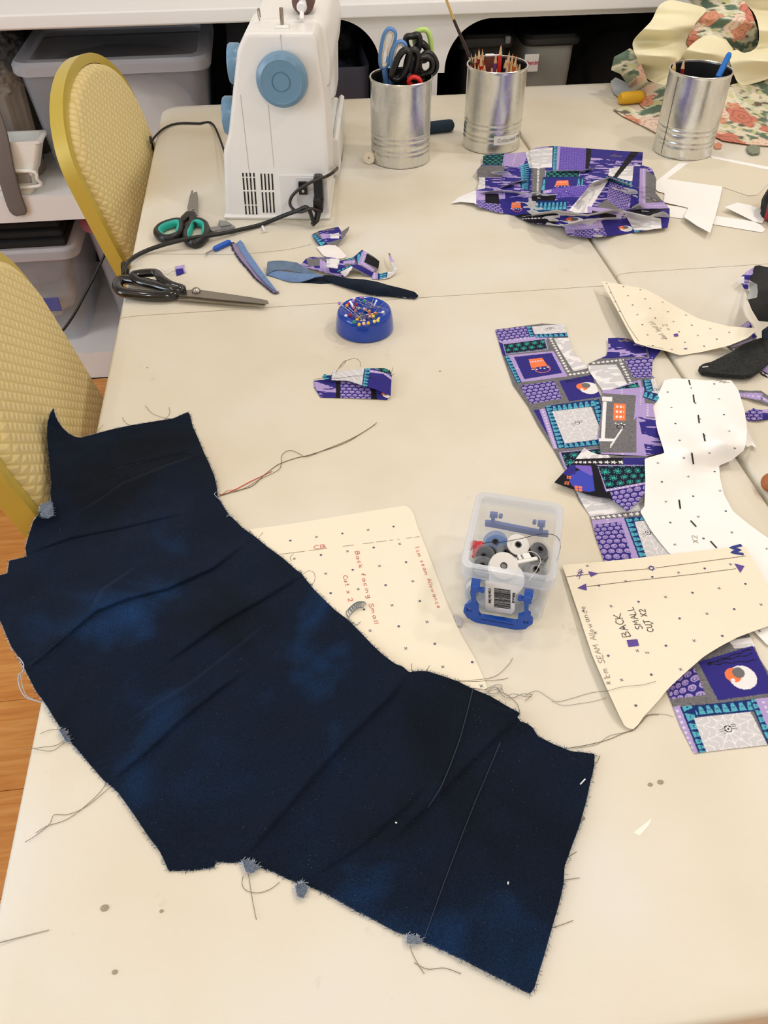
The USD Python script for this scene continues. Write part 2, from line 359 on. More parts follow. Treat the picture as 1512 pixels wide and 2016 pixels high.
# ================================================================== things on the shelves
MILK = clear('milky_plastic', (244, 246, 252), .76, .2)
MILKD = clear('milky_lid', (244, 246, 252), .74, .25)
RIMW = clear('milky_rim', (244, 246, 252), .3, .25)
def bin_(name, label, x0, x1, y0, y1, z0, z1, m, lm, lid_h=.026, taper=.035, rr=.04, rm=None, lidname='lid'):
    """tapered storage box with a rim lid"""
    c = ((x0 + x1) / 2, (y0 + y1) / 2); hx, hy = (x1 - x0) / 2, (y1 - y0) / 2
    t = thing(name, label, 'storage box', (c[0], c[1], z0))
    ht = z1 - z0 - lid_h
    rings = [z_(rrect(hx - taper, hy - taper, rr, 5, c), z0), z_(rrect(hx - .012, hy - .012, rr, 5, c), z0 + ht), z_(rrect(hx - .015, hy - .015, rr, 5, c), z0 + ht), z_(rrect(hx - taper - .003, hy - taper - .003, rr, 5, c), z0 + .004)]
    part(t, 'body', loft(rings), m)
    if lm is not None:
        l_ = part(t, lidname, loft([z_(rrect(hx - .003, hy - .003, rr, 6, c), z0 + ht + .0005), z_(rrect(hx, hy, rr, 6, c), z0 + ht + .006), z_(rrect(hx, hy, rr, 6, c), z1 - .008), z_(rrect(hx - .006, hy - .006, rr, 6, c), z1),
                               z_(rrect(hx - .03, hy - .03, rr * .7, 6, c), z1), z_(rrect(hx - .032, hy - .032, rr * .7, 6, c), z1 - .012), z_(rrect(hx - .012, hy - .012, rr * .8, 6, c), z1 - .012)], False), rm or lm)
        part(l_, 'lid_panel', loft([z_(rrect(hx - .0325, hy - .0325, rr * .7, 6, c), z1 - .0125), z_(rrect(hx - .0325, hy - .0325, rr * .7, 6, c), z1 - .0112)]), lm)
    return t
def lump(c, s, seed, amp=.25, n=4, fs=3.0):
    """soft heap of cloth"""
    m = trimesh.creation.icosphere(n, 1.0); v = m.vertices
    v = v * (1 + amp * (meshkit.fbm(v * fs + seed * 7.3, 4, seed) - .5) * 2)[:, None]
    v[:, 2] = np.where(v[:, 2] < -.45, -.45 + (v[:, 2] + .45) * .1, v[:, 2]); m.vertices = v * np.asarray(s) + np.asarray(c); return m
zs, zl = z(-.2135), z(-.6575)
bin_('storage_bin', 'large clear plastic bin with lid on the middle shelf behind the first chair', -.347, .108, 1.062, 1.42, zs, z(.055), MILK, MILKD, .03, rm=RIMW)
single('folded_cloth', lump((-.118, 1.21, zs + .075), (.178, .125, .13), 3, .08), mat('pale_cloth', (244, 238, 228), .9), 'bundle of pale cloth inside the large clear bin', 'cloth', True)
single('folded_cloth', lump((-.12, 1.24, zs + .222), (.165, .13, .016), 9, .2), mat('mauve_cloth', (104, 84, 84), .9), 'dark mauve cloth on top inside the large clear bin', 'cloth', True)
tr = thing('plastic_tray', 'white plastic handled tray at the left end of the middle shelf', 'tray', (-.44, 1.06, zs))
c_ = (-.435, 1.02); r4 = lambda hx, hy, zz, r=.012: z_(rrect(hx, hy, r, 4, c_), zz)
TRW = mat('tray_white', (238, 237, 230), .35)
part(tr, 'body', loft([r4(.082, .030, zs), r4(.098, .0345, zs + .045), r4(.104, .036, zs + .05), r4(.132, .0375, zs + .118), r4(.138, .038, zs + .12), r4(.138, .038, zs + .126), r4(.128, .033, zs + .126), r4(.088, .026, zs + .012)]), TRW)
part(tr, 'handle', tube(curve([(-.335, .984, zs + .022), (-.33, .9795, zs + .04), (-.34, .979, zs + .06), (-.45, .979, zs + .06), (-.47, .9795, zs + .04), (-.45, .984, zs + .022)], 24, True), .004, 8, True), TRW); part(tr, 'handle_recess', rbox([-.455, .983, zs + .03], [-.345, .988, zs + .055], .002, 0), mat('recess_grey', (150, 148, 144), .6), False)
GREYF = mat('grey_webbing', (112, 104, 100), .85, bump=.5, bscale=900)
pts = curve([onp(-25, 200, (0, .99, 0), (0, 1, 0)), onp(-4, 262, (0, .975, 0), (0, 1, 0)), onp(10, 330, (0, .966, 0), (0, 1, 0)), onp(28, 395, (0, .966, 0), (0, 1, 0)), onp(41, 424, (0, .967, 0), (0, 1, 0))], 24)
single('strap', tube(pts, [.021] * 20 + [.021, .019, .016, .011], 10, flatten=.12, upv=(0, 1, .0)), GREYF, 'grey webbing strap hanging off the middle shelf at far left', 'strap', True)
for k, (px, py, s, col, lb) in enumerate([(20, 92, (.042, .05, .04), (92, 90, 86), 'grey fabric bundle at the top left corner of the middle shelf'), (2, 165, (.045, .05, .045), (140, 128, 116), 'taupe fabric bundle behind the white tray'), (30, 222, (.036, .04, .05), (96, 84, 82), 'brown grey fabric bundle between tray and clear bin'), (-40, 110, (.05, .05, .06), (60, 62, 60), 'dark grey fabric bundle at the left edge of the middle shelf')]):
    c = onp(px, py, (0, (1.30, 1.13, 1.21, 1.42)[k], 0), (0, 1, 0)); s = np.array(s); b = lump(c, s, 20 + k, .3); b2 = b
    v = b.vertices.copy(); low = v[:, 2] < c[2] - .3 * s[2]; v[low, 2] = zs + (v[low, 2] - v[low, 2].min()) * .2; b.vertices = v
    single('fabric_bundle', b, mat('bundle_%d' % k, col, .9, var=.4, vscale=40), lb, 'fabric', True)
DKF = mat('black_fabric', (17, 19, 20), .9, var=.5, vscale=30, rgb2=(30, 34, 34))
for k, (x, y, w) in enumerate([(.205, 1.2, .06), (.325, 1.42, .05)]):
    c = (x, y, zs + .15); b = lump(c, (w, (.16, .09)[k], .3), 40 + k, .12); b.vertices[:, 2] = np.maximum(b.vertices[:, 2], zs + .0005); b.vertices[:, 2] = np.minimum(b.vertices[:, 2], z(.128))
    single('black_bag', b, DKF, ['black fabric bag beside the clear bin, left of the sewing machine', 'black fabric bag behind the sewing machine, beside another'][k], 'bag', True)
SMOKE = clear('smoky_plastic', (120, 120, 135), .45, .2)
DENIMB = mat('denim_in_bin', (28, 34, 58), .9, var=.9, vscale=60, rgb2=(80, 84, 104))
bin_('storage_bin', 'open smoky plastic bin of dark denim on the shelf beside the sewing machine', .352, .492, 1.02, 1.36, zs, z(.03), SMOKE, None, .0, .012, .02)
single('folded_jeans', lump((.424, 1.19, zs + .105), (.052, .13, .115), 5, .18), DENIMB, 'dark jeans folded inside the smoky plastic bin', 'jeans', True)
b = lump((.42, 1.27, z(.055)), (.07, .1, .055), 6, .2); single('black_cloth', b, DKF, 'black cloth heaped over the denim bin by the shelf corner', 'cloth', True)
bin_('storage_bin', 'dark lidded plastic bin with two grey clips, behind the can of pencils', .69, .83, 1.04, 1.4, zs, z(.085), clear('dark_smoke', (46, 46, 50), .25, .2), mat('dark_lid', (22, 24, 25), .4), .03, .015, .02)
for px in (1000, 1042):
    w0 = onp(px, 78, (0, 1.034, 0), (0, 1, 0)); part(stage.GetPrimAtPath('/World/storage_bin_002'), 'clip', rbox(w0 + [-.006, -.004, -.008], w0 + [.006, .006, .008], .002), mat('clip_grey', (120, 120, 118), .4))
bg = bin_('storage_bin', 'translucent grey plastic bin with a white paper label, right of the pencil can', .845, .985, 1.02, 1.4, zs, z(.085), clear('grey_bin', (206, 206, 198), .5, .25), mat('dark_lid', (22, 24, 25), .4), .024, .02, .02)
single('folded_cloth', lump((.915, 1.2, zs + .09), (.05, .13, .1), 11, .2), mat('grey_cloth', (176, 174, 160), .9), 'grey cloth inside the translucent bin with the paper label', 'cloth', True)
w0 = onp(1046, 124, (0, 1.018, 0), (0, 1, 0)); lab = trimesh.creation.box(bounds=[w0 - [.017, 0, .019], w0 + [.017, .0012, .019]])
part(bg, 'paper_label', lab, mat('label_paper', (236, 234, 230), .7), False)
tx = meshkit.text_mesh('Denim', .0085, .0004, True); tx.vertices = np.c_[tx.vertices[:, 0], -tx.vertices[:, 2], tx.vertices[:, 1]]; part(bg, 'label_writing', move(tx, w0 + [-.0145, -.0003, -.004]), mat('red_ink', (196, 60, 80), .7), False)
b = lump((1.18, 1.25, zs + .12), (.16, .15, .2), 12, .15); b.vertices[:, 2] = np.maximum(b.vertices[:, 2], zs + .0005); b.vertices[:, 2] = np.minimum(b.vertices[:, 2], z(.12))
single('black_cloth', b, DKF, 'large black cloth heap filling the right hand opening behind the floral fabric', 'cloth', True)
# lower shelf
bin_('storage_bin', 'clear plastic bin with white rim on the bottom shelf between the chairs', -.66, -.292, 1.01, 1.4, zl, z(-.365), MILK, MILKD, .032, .045, rm=RIMW)
single('folded_cloth', lump((-.49, 1.2, zl + .07), (.115, .12, .06), 15, .2), mat('beige_cloth', (206, 190, 166), .9), 'beige cloth at the bottom of the lower clear bin', 'cloth', True)
single('folded_cloth', lump((-.48, 1.2, zl + .17), (.12, .12, .065), 17, .2), mat('taupe_cloth', (120, 108, 98), .9, var=.8, vscale=25, rgb2=(60, 60, 96)), 'taupe cloth heaped at the top of the lower clear bin', 'cloth', True)
w0 = onp(98, 600, (0, 1.018, 0), (0, 1, 0)); single('fabric_swatch', rbox(w0 - [.027, .001, .02], w0 + [.027, .0025, .02], .001, 0), mat('swatch_blue', (88, 92, 158), .9), 'blue swatch on the front of the lower clear bin', 'swatch', False)
for k in range(4):
    b = rbox([-.66 + .01 * k, 1.02 + .012 * k, z(-.364) + .02 * k], [-.315 - .006 * k, 1.36, z(-.364) + .02 * k + .018], .008)
    b.vertices[:, 2] += .003 * (meshkit.noise(b.vertices * 25, k) - .5) * (k > 0)
    single('folded_garment', b, mat('charcoal_cloth', (30, 30, 30), .9, var=.5, vscale=30), ['lowest', 'second lowest', 'second highest', 'topmost'][k] + ' black folded garment stacked on the lower clear bin', 'garment', 30)
rb = bin_('storage_bin', 'red topped clear plastic bin on the bottom shelf behind the first chair', -.282, .05, 1.04, 1.4, zl, z(-.315), clear('grey_clear', (226, 226, 230), .74, .2), clear('pink_lid', (214, 120, 130), .45, .3), .03, .04)
single('red_cloth', lump((-.115, 1.185, z(-.40)), (.115, .125, .055), 18, .1), mat('red_cloth', (226, 62, 80), .85), 'red cloth in the red topped bin', 'cloth', True)
single('grey_cloth', lump((-.115, 1.2, zl + .09), (.10, .11, .08), 19, .15), mat('slate_cloth', (120, 124, 132), .9), 'slate grey cloth at the bottom of the red topped bin', 'cloth', True)

# ================================================================== chairs
GOLD = mat('gold_frame', (196, 172, 74), .32, .15)
def cushion_mat():
    K = 2 * math.pi / .0145
    nodes = {'t': ('texture_coordinate', {}), 'd1': ('vector_math', dict(math_type='dot_product', vector2=(K * .15, K * .8, K))), 'd2': ('vector_math', dict(math_type='dot_product', vector2=(-K * .15, K * .8, -K))),
             's1': ('math', dict(math_type='sine')), 's2': ('math', dict(math_type='sine')), 'mx': ('math', dict(math_type='maximum')),
             'r': ('rgb_ramp', {'ramp': [(.55, srgb(226, 206, 146)), (.95, srgb(210, 187, 120))]}), 'b': ('bump', dict(strength=.5, distance=.001, invert=True)),
             'p': ('principled_bsdf', dict(roughness=.75, specular_ior_level=.3, sheen_weight=.15))}
    return usdkit.material(stage, '/World/Looks/chair_fabric', nodes, [('t.object', 'd1.vector1'), ('t.object', 'd2.vector1'), ('d1.value', 's1.value1'), ('d2.value', 's2.value1'), ('s1.value', 'mx.value1'), ('s2.value', 'mx.value2'),
                            ('mx.value', 'r.fac'), ('r.color', 'p.base_color'), ('mx.value', 'b.height'), ('b.normal', 'p.normal')], surface='p.BSDF')
CUSH = cushion_mat()
def back_curve(inset=0.0, tb=-.30, n=30):
    wb, wm, zm, zt = .178 - inset, .204 - inset, .05, .19 - inset
    t = np.linspace(tb, zm, n); s = wb + (wm - wb) * np.sin(np.clip((t + .30) / (zm + .30), 0, 1) * np.pi / 2)
    a = np.linspace(0, np.pi, 40)[1:-1]
    return np.r_[np.c_[-s, t], np.c_[-wm * np.cos(a), zm + (zt - zm) * np.sin(a)], np.c_[s, t][::-1]]
LEAN = .242
def lean(st, th):
    """local chair coordinates: front +x, sideways y, up z, measured from the back's axis at table height"""
    st = np.asarray(st); T = st[:, 1]; return np.c_[-math.sin(LEAN) * T + th * math.cos(LEAN), st[:, 0], ZT + T * math.cos(LEAN) + th * math.sin(LEAN)]
def make_chair(label, loc, rz):
    t = thing('banquet_chair', label, 'chair', loc, 'gold banquet chairs', rz=rz)
    o, i = back_curve(0), back_curve(.017)
    n = len(o); th0, th1 = -.011, .014
    ring = [lean(o, th0), lean(o, th1), lean(i, th1), lean(i, th0)]
    V = np.vstack(ring); F = []
    for k in range(n - 1):
        for a in range(4):
            b = (a + 1) % 4; F += [(a * n + k, a * n + k + 1, b * n + k + 1), (a * n + k, b * n + k + 1, b * n + k)]
    fm = TM(V, F); 
    part(t, 'back_frame', fm, GOLD, 40, local=True)
    c0, c1, c2 = back_curve(.0178, -.27), back_curve(.021, -.267), back_curve(.036, -.255)
    c2 = c2 if len(c2) == len(c0) else c0
    cm = loft([lean(c1, -.006), lean(c0, -.002), lean(c0, .012), lean(c1, .021), lean(c2, .028)])
    part(t, 'backrest', cm, CUSH, 50, local=True)
    sx0, sx1 = .06, .46
    seat = loft([z_(rrect(.2, .2, .06, 6, (.27, 0)), .425), z_(rrect(.205, .205, .06, 6, (.27, 0)), .435), z_(rrect(.205, .205, .06, 6, (.27, 0)), .465), z_(rrect(.19, .19, .06, 6, (.27, 0)), .482), z_(rrect(.12, .12, .05, 6, (.27, 0)), .488)])
    part(t, 'seat', seat, CUSH, 50, local=True)
    lo = lean(np.array([[-.178, -.30], [.178, -.30]]), 0)
    for k, s in enumerate((-1, 1)):
        a = lo[k]; part(t, 'leg', tube([a + [0, s * .0, .02], (a[0] - .0, s * .185, .40), (-.03, s * .19, .0)], .0125, 8), GOLD, 40, local=True)
        part(t, 'leg', tube([(.43, s * .18, .425), (.45, s * .19, 0)], .0125, 8), GOLD, 40, local=True)
        part(t, 'side_rail', tube([(a[0], s * .182, .418), (.44, s * .182, .418)], .011, 8), GOLD, 40, local=True)
    return t
ch0 = make_chair('gold framed banquet chair farther from the camera, beside the sewing machine end', (-.06, .568, 0), -.144)
dup(ch0, (-.076, -.214, 0), .107, 'gold framed banquet chair nearest the camera, touched by the denim', 'gold banquet chairs')

# ================================================================== sewing machine
MO = np.array([.1407, .3056, ZT]); ME = np.array([.9909, -.1346, 0]); MD = np.array([.1346, .9909, 0]); MU = np.array([0, 0, 1.0])
def mm(a, d, zz): return MO + np.multiply.outer(np.asarray(a, float), ME) + np.multiply.outer(np.asarray(d, float), MD) + np.multiply.outer(np.asarray(zz, float), MU)
SM = thing('sewing_machine', 'white sewing machine with blue handwheel at the back of the front table', 'sewing machine', mm(.1, .19, 0))
def mprof(shrink=0.0):
    p = sg.Polygon([(.008, .004), (.019, .112), (.031, .141), (.060, .262), (.075, .286), (.180, .286), (.186, .22), (.190, .177), (.191, .11), (.187, .004)]).buffer(-shrink - .006).buffer(.006, 6)
    c = np.array(p.exterior.coords); L = sg.LineString(c).length; return np.array([sg.LineString(c).interpolate(i * L / 90).coords[0] for i in range(90)])
def mring(p, d): return mm(p[:, 0], d, p[:, 1])
def mblock(d0, d1, r=.008, pr=None):
    pr = pr or mprof
    return loft([mring(pr(r), d0), mring(pr(r * .3), d0 + r * .3), mring(pr(0), d0 + r), mring(pr(0), d1 - r), mring(pr(r), d1)])
part(SM, 'column', mblock(0, .125), CREAMP, 35)
def aprof(s=0.0):
    p = sg.Polygon([(.056, .19), (.064, .258), (.077, .288), (.176, .290), (.19, .28), (.197, .23), (.193, .19)]).buffer(-s - .008).buffer(.008, 5)
    c = np.array(p.exterior.coords); L = sg.LineString(c).length; return np.array([sg.LineString(c).interpolate(i * L / 60).coords[0] for i in range(60)])
part(SM, 'arm', mblock(.06, .385, .01, aprof), CREAMP, 35)
def hprof(s=0.0):
    p = sg.Polygon([(.06, .10), (.058, .26), (.07, .290), (.18, .290), (.192, .27), (.186, .10)]).buffer(-s - .01).buffer(.01, 5)
    c = np.array(p.exterior.coords); L = sg.LineString(c).length; return np.array([sg.LineString(c).interpolate(i * L / 60).coords[0] for i in range(60)])
part(SM, 'head', mblock(.29, .40, .01, hprof), CREAMP, 35)
bx = lambda a0, a1, d0, d1, z0, z1, b=.004: loft([np.array([mm(a, d, zz) for a, d in [(a0 + i, d0 + i), (a1 - i, d0 + i), (a1 - i, d1 - i), (a0 + i, d1 - i)]]) for i, zz in ((b, z0), (0, z0 + b), (0, z1 - b), (b, z1))])
part(SM, 'bed', bx(.02, .186, .10, .40, .012, .075), CREAMP, 35)
part(SM, 'accessory_bed', bx(.186, .196, .16, .40, .010, .08, .004), CREAMP, 35)
part(SM, 'base', bx(.006, .188, -.002, .40, .0, .010, .004), CREAMP, 35)
BLUEK = mat('blue_grey_plastic', (104, 140, 166), .3)
hw = lathe([(0, 0), (.034, 0), (.0385, .004), (.0395, .012), (.037, .02), (.031, .0235), (.0285, .0225), (.0145, .0225), (.014, .0212), (.0128, .0212), (.0122, .0226), (0, .0226)], 64)
Mrot = np.stack([ME, MU, -MD], 1)
part(SM, 'handwheel', move(hw, mm(.126, -.001, .225), Mrot), BLUEK, 40, label='blue grey handwheel')
for aa, dd, zz in ((.0570, .045, .232), (.0385, .045, .155)):
    kn = lathe([(0, 0), (.027, 0), (.029, .003), (.029, .015), (.027, .018), (0, .018)], 36)
    part(SM, 'dial', move(kn, mm(aa, dd, zz), np.stack([MD, MU, -ME], 1)), BLUEK, 40, label='blue grey stitch dial')
DARKV = mat('vent_dark', (26, 24, 24), .8)
for a0, zt_, segs in ((.0475, .080, ((.0, .006), (.008, .028), (.031, .053), (.055, .070))), (.0775, .079, ((0, .027), (.031, .066)))):
    for k in range(4):
        for s0, s1 in segs:
            a = a0 + .0066 * k - .0006 * k
            part(SM, 'vent_slot', loft([np.array([mm(a - w - .03 * s_ * 1.2, d, zt_ - s_) for w, s_ in ((.00115, s0), (-.00115, s0), (-.00115, s1), (.00115, s1))]) for d in (-.0006, .002)]), DARKV, False)
part(SM, 'socket_panel', bx(.107, .186, -.0025, .004, .012, .078, .0015), mat('panel_white', (224, 222, 220), .35), 35)
part(SM, 'socket_recess', bx(.134, .184, -.0035, .002, .014, .074, .001), mat('panel_grey', (208, 207, 208), .4), 35)
sw = part(SM, 'switch', bx(.1385, .1525, -.0065, .0, .046, .068, .0012), BLACKP, 35, label='black power switch')
part(sw, 'switch_mark', move(lathe([(0, 0), (.0022, 0), (.0022, .0004), (0, .0004)], 16), mm(.1455, -.0066, .0525), Mrot), WHITE, False)
part(SM, 'seam_line', bx(.0995, .1000, -.0004, .002, .09, .186, .0001), mat('seam_grey', (178, 174, 172), .6), False)
part(SM, 'seam_line', bx(.058, .0585, -.0004, .002, .015, .2, .0001), _mats['seam_grey'], False)
part(SM, 'seam_line', bx(.1272, .1276, -.0004, .002, .262, .283, .0001), _mats['seam_grey'], False)
sp = part(SM, 'spool_pin', tube([mm(.155, .055, .290), mm(.155, .07, .3035), mm(.155, .15, .307)], .0035, 10), CREAMP)
part(SM, 'spool_cap', move(lathe([(0, 0), (.005, 0), (.0078, .003), (.0078, .007), (.0052, .010), (0, .010)], 28), mm(.155, .072, .3045), np.stack([ME, MU, -MD], 1)), mat('cap_white', (228, 228, 228), .3))
part(SM, 'bobbin_winder', tube([mm(.128, .028, .286), mm(.128, .028, .312)], .003, 10), STEEL)
part(SM, 'winder_stop', bx(.117, .139, .02, .036, .2845, .290, .002), CREAMP)
part(SM, 'thread_guide', tube(curve([mm(.09, .06, .288), mm(.089, .055, .300), mm(.092, .05, .306), mm(.093, .052, .294)], 12), .0012, 6), STEEL)
part(SM, 'presser_bar', tube([mm(.13, .345, .075), mm(.13, .345, .12)], .004, 10), STEEL)
SPT = thing('thread_spool', 'brown thread spool lying on top of the sewing machine', 'thread spool', mm(.155, .1, .3))
part(SPT, 'thread', move(lathe([(.004, 0), (.015, .001), (.0172, .006), (.0172, .040), (.015, .045), (.004, .046)], 32), mm(.155, .083, .306), np.stack([ME, MU, MD], 1)), mat('brown_thread', (104, 78, 70), .7, bump=.6, bscale=700))
part(SPT, 'spool_core', move(lathe([(.0036, 0), (.006, 0), (.006, .05), (.0036, .05)], 20), mm(.155, .079, .306), np.stack([ME, MU, MD], 1)), WHITE)
# mains plug and cords
pl = thing('power_plug', 'black mains plug in the socket of the sewing machine', 'plug', mm(.172, -.02, .04))
part(pl, 'plug_body', bx(.165, .1795, -.022, -.0036, .034, .082, .003), BLACKP); part(pl, 'plug_collar', bx(.163, .1785, -.026, -.008, .022, .048, .004), BLACKP)
part(pl, 'strain_relief', tube([mm(.171, -.022, .026), mm(.167, -.03, .013), mm(.16, -.036, .008)], [.0055, .005, .004], 10), BLACKP)
def cordpx(pts, n=80): return curve([at(*p) for p in pts], n)
pf = lambda px, py, off: onp(px, py, MO - MD * off, MD)
cp = [mm(.163, -.036, .012), pf(605, 409, .03), pf(585, 415, .024), pf(560, 424, .02), at(528, 437, .005), at(500, 446, .0045), at(430, 461, .009), at(370, 470, .016), at(325, 481, .012), at(285, 495, .006), at(258, 511, .006), at(246, 527, .012), at(243, 541, .008), np.array([-.006, .17, ZT - .03]), np.array([-.02, .3, .3]), np.array([.1, .5, .02]), np.array([.3, .62, .0055])]
single('mains_cable', tube(curve(cp, 150), .0034, 10), CORD, 'thick black mains cable from the plug across the table to its left edge', 'cable', True)
cp = [mm(.1765, -.025, .026), pf(612, 411, .034), pf(594, 417, .028), pf(580, 414, .02), pf(571, 402, .014), pf(574, 388, .012), pf(587, 374, .014), pf(606, 362, .02), pf(626, 353, .028), pf(645, 346, .022), pf(658, 337, .012), at(666, 328, .004), at(671, 312, .0035), at(671, 298, .0035), at(668, 283, .004), at(665, 268, .01), at(659, 264, .016)]
single('pedal_lead', tube(curve(cp, 130), .0026, 8), mat('lead_rubber', (44, 36, 30), .5), 'thin dark lead looping from the plug round the right of the sewing machine', 'cable', True)
cp = [mm(.002, .12, .05), at(420, 246, .006), at(390, 243, .003), at(350, 243, .003), at(326, 251, .004), at(309, 265, .004), at(298, 281, .003), np.array([-.006, .7, ZT - .02]), np.array([-.01, .75, .4]), np.array([.05, .8, .006])]
single('cable', tube(curve(cp, 100), .0022, 8), CORD, 'thin black cable running from the machine over the back left table edge', 'cable', True)
cp = [onp(232, 455, (0, .8, 0), (0, 1, 0)), onp(209, 496, (0, .8, 0), (0, 1, 0)), onp(180, 555, (0, .78, 0), (0, 1, 0)), onp(150, 612, (0, .76, 0), (0, 1, 0)), onp(128, 645, (0, .74, 0), (0, 1, 0)), onp(108, 666, (0, .72, 0), (0, 1, 0)), onp(60, 720, (0, .66, 0), (0, 1, 0))]
cp += [np.array([cp[-1][0] - .05, cp[-1][1] - .1, .006])]
cp = [np.array([-.02, .8, .66]), *cp]
single('cable', tube(curve(cp, 60), .0032, 8), CORD, 'black cable hanging diagonally in the gap between the two chairs', 'cable', True)
# ================================================================== tin cans and what stands in them
def tin_mat():
    nodes = {'g': ('geometry', {}), 'mp': ('mapping', dict(scale=(1, 1, .45))), 'n': ('noise_texture', dict(scale=38, detail=5, roughness=.7)), 'n1': ('noise_texture', dict(scale=260, detail=3)),
             'r': ('rgb_ramp', {'ramp': [(.35, (.2, .2, .2)), (.65, (.3, .3, .3))]}), 'c': ('rgb_ramp', {'ramp': [(.3, srgb(206, 208, 208)), (.65, srgb(232, 232, 226))]}),
             'mx': ('mix', dict(fac=.2)), 'p': ('principled_bsdf', dict(metallic=.92))}
    return usdkit.material(stage, '/World/Looks/tin', nodes, [('g.position', 'mp.vector'), ('mp.vector', 'n.vector'), ('g.position', 'n1.vector'), ('n.color', 'mx.color1'), ('n1.color', 'mx.color2'), ('n.fac', 'r.fac'), ('mx.color', 'c.fac'),
                            ('r.color', 'p.roughness'), ('c.color', 'p.base_color')], surface='p.BSDF')
TIN = tin_mat()
CR, CH = .0568, .149
DARKIN = mat('tin_inside', (46, 46, 48), .45, .6)
def make_can(label, x, y, label_text=None):
    t = thing('tin_can', label, 'tin can', (x, y, ZT))
    prof = [(0, .004), (CR - .004, .004), (CR - .002, 0), (CR + .0008, .0015), (CR, .004), (CR, .018)]
    for zc in (.024, .032, .045, .054):
        prof += [(CR, zc - .003), (CR - .0009, zc - .0012), (CR - .0009, zc + .0012), (CR, zc + .003)]
    prof += [(CR, .12), (CR, CH - .006), (CR + .0014, CH - .004), (CR + .0016, CH - .0012), (CR + .0004, CH), (CR - .0012, CH - .001), (CR - .0014, CH - .004)]
    part(t, 'can_wall', lathe(prof, 72), TIN, 40, local=True)
    part(t, 'inside', lathe([(CR - .0014, CH - .004), (CR - .0014, .006), (0, .006)], 48), DARKIN, 40, local=True)
    return t
CANS = [(.484, .5405), (.6755, .59), (1.0453, .51)]
k1 = make_can('tin can holding scissors, the leftmost of the three cans', *CANS[0])
k2 = make_can('tin can full of coloured pencils with a paper label near its foot', *CANS[1])
k3 = make_can('tin can holding a blue pen, in front of the floral fabric', *CANS[2])
part(k3, 'side_seam', trimesh.creation.box(bounds=[[-.0009, -.0004, .004], [.0009, .0004, .143]]).apply_transform(trimesh.transformations.translation_matrix([CR * math.cos(math.radians(203)), CR * math.sin(math.radians(203)), 0])), mat('seam_dark', (120, 122, 124), .4, .8), False, local=True)
def wrap(m, rad, a0, z0):
    """bend a flat mesh (x along, y up, z out) round a can"""
    v = m.vertices; a = a0 + v[:, 0] / rad; r = rad + v[:, 2]
    m = m.copy(); m.vertices = np.c_[r * np.cos(a), r * np.sin(a), z0 + v[:, 1]]; return m
g = trimesh.creation.box(bounds=[[0, 0, .0004], [.056, .0165, .0008]]).subdivide_to_size(.004)
part(k2, 'paper_label', wrap(g, CR, math.radians(261), .0185), mat('label_paper', (236, 234, 230), .7), 40, local=True)
tx = meshkit.text_mesh('Coloured Pencils', .0068, .0002).subdivide_to_size(.003)
part(k2, 'label_lettering', wrap(move(tx, (.007, .005, .0009)), CR, math.radians(261), .0185), mat('grey_ink', (110, 110, 110), .7), False, local=True)

def loop_pts(pxs, P0, n=40, dy=0.0):
    P0 = np.array([P0[0], P0[1] + dy, ZT]); return curve([onp(px, py, P0) for px, py in pxs], n, True)
def handle(t, pxs, can, r, m, dy=0.0, name='handle', lab=None, inner=None, im=None, n=44):
    L = loop_pts(pxs, can, n, dy)
    h = part(t, name, tube(L, r, 10, True, flatten=1.35, upv=(0, 1, 0)), m, 40, label=lab)
    if im is not None:
        c = L.mean(0); L2 = L + (c - L) / np.linalg.norm(c - L, axis=1, keepdims=True) * r * .75
        part(h, 'soft_lining', tube(L2, r * .72, 10, True, flatten=1.7, upv=(0, 1, 0)), im, 40)
    return h
c1 = np.array(CANS[0])
SCB = mat('scissor_blue', (92, 140, 200), .4); SCW = mat('scissor_cream', (222, 212, 188), .5)
t = thing('scissors', 'blue handled scissors with cream linings standing in the leftmost can', 'scissors', (c1[0] - .025, c1[1], ZT + .01))
handle(t, [(752, 132), (749, 118), (751, 95), (757, 68), (767, 57), (777, 64), (775, 82), (767, 105), (762, 128)], c1, .0042, SCB, .0, im=SCW)
handle(t, [(771, 130), (773, 104), (780, 87), (790, 82), (798, 90), (792, 105), (784, 118), (779, 132)], c1, .0040, SCB, -.008, im=SCW)
for s, (px, py) in enumerate(((757, 134), (773, 134))):
    a = onp(px, py, (*c1, ZT)); part(t, 'shank', tube([a, a + [.003 * (1 - 2 * s), 0, -.03], [c1[0] - .012 + .004 * s, c1[1] + .004 * s, ZT + .06]], [.0052, .0048, .003], 10), SCB)
    part(t, 'blade', tube([[c1[0] - .012 + .004 * s, c1[1] + .004 * s, ZT + .064], [c1[0] - .004, c1[1] + .004 * s, ZT + .008]], [.005, .001], 8, flatten=.25), STEEL)
SBK = mat('scissor_black', (18, 19, 19), .38)
t = thing('scissors', 'black handled scissors on the right side of the leftmost can', 'scissors', (c1[0] + .02, c1[1] + .01, ZT + .01))
handle(t, [(835, 106), (849, 106), (859, 122), (858, 138), (846, 148), (832, 143), (826, 128)], c1, .0046, SBK, .012)
handle(t, [(817, 121), (829, 113), (843, 113), (851, 124), (848, 138), (834, 147), (822, 146)], c1, .005, SBK, -.002)
part(t, 'shank', tube([onp(829, 140, (*c1, ZT)), [c1[0] + .012, c1[1] + .004, ZT + .05]], [.008, .004], 10), SBK); part(t, 'blade', tube([[c1[0] + .012, c1[1] + .004, ZT + .055], [c1[0] + .006, c1[1] + .006, ZT + .008]], [.005, .001], 8, flatten=.25), STEEL)
t = thing('scissors', 'black scissors with upright narrow handle at the middle of the leftmost can', 'scissors', (c1[0], c1[1] - .01, ZT + .01))
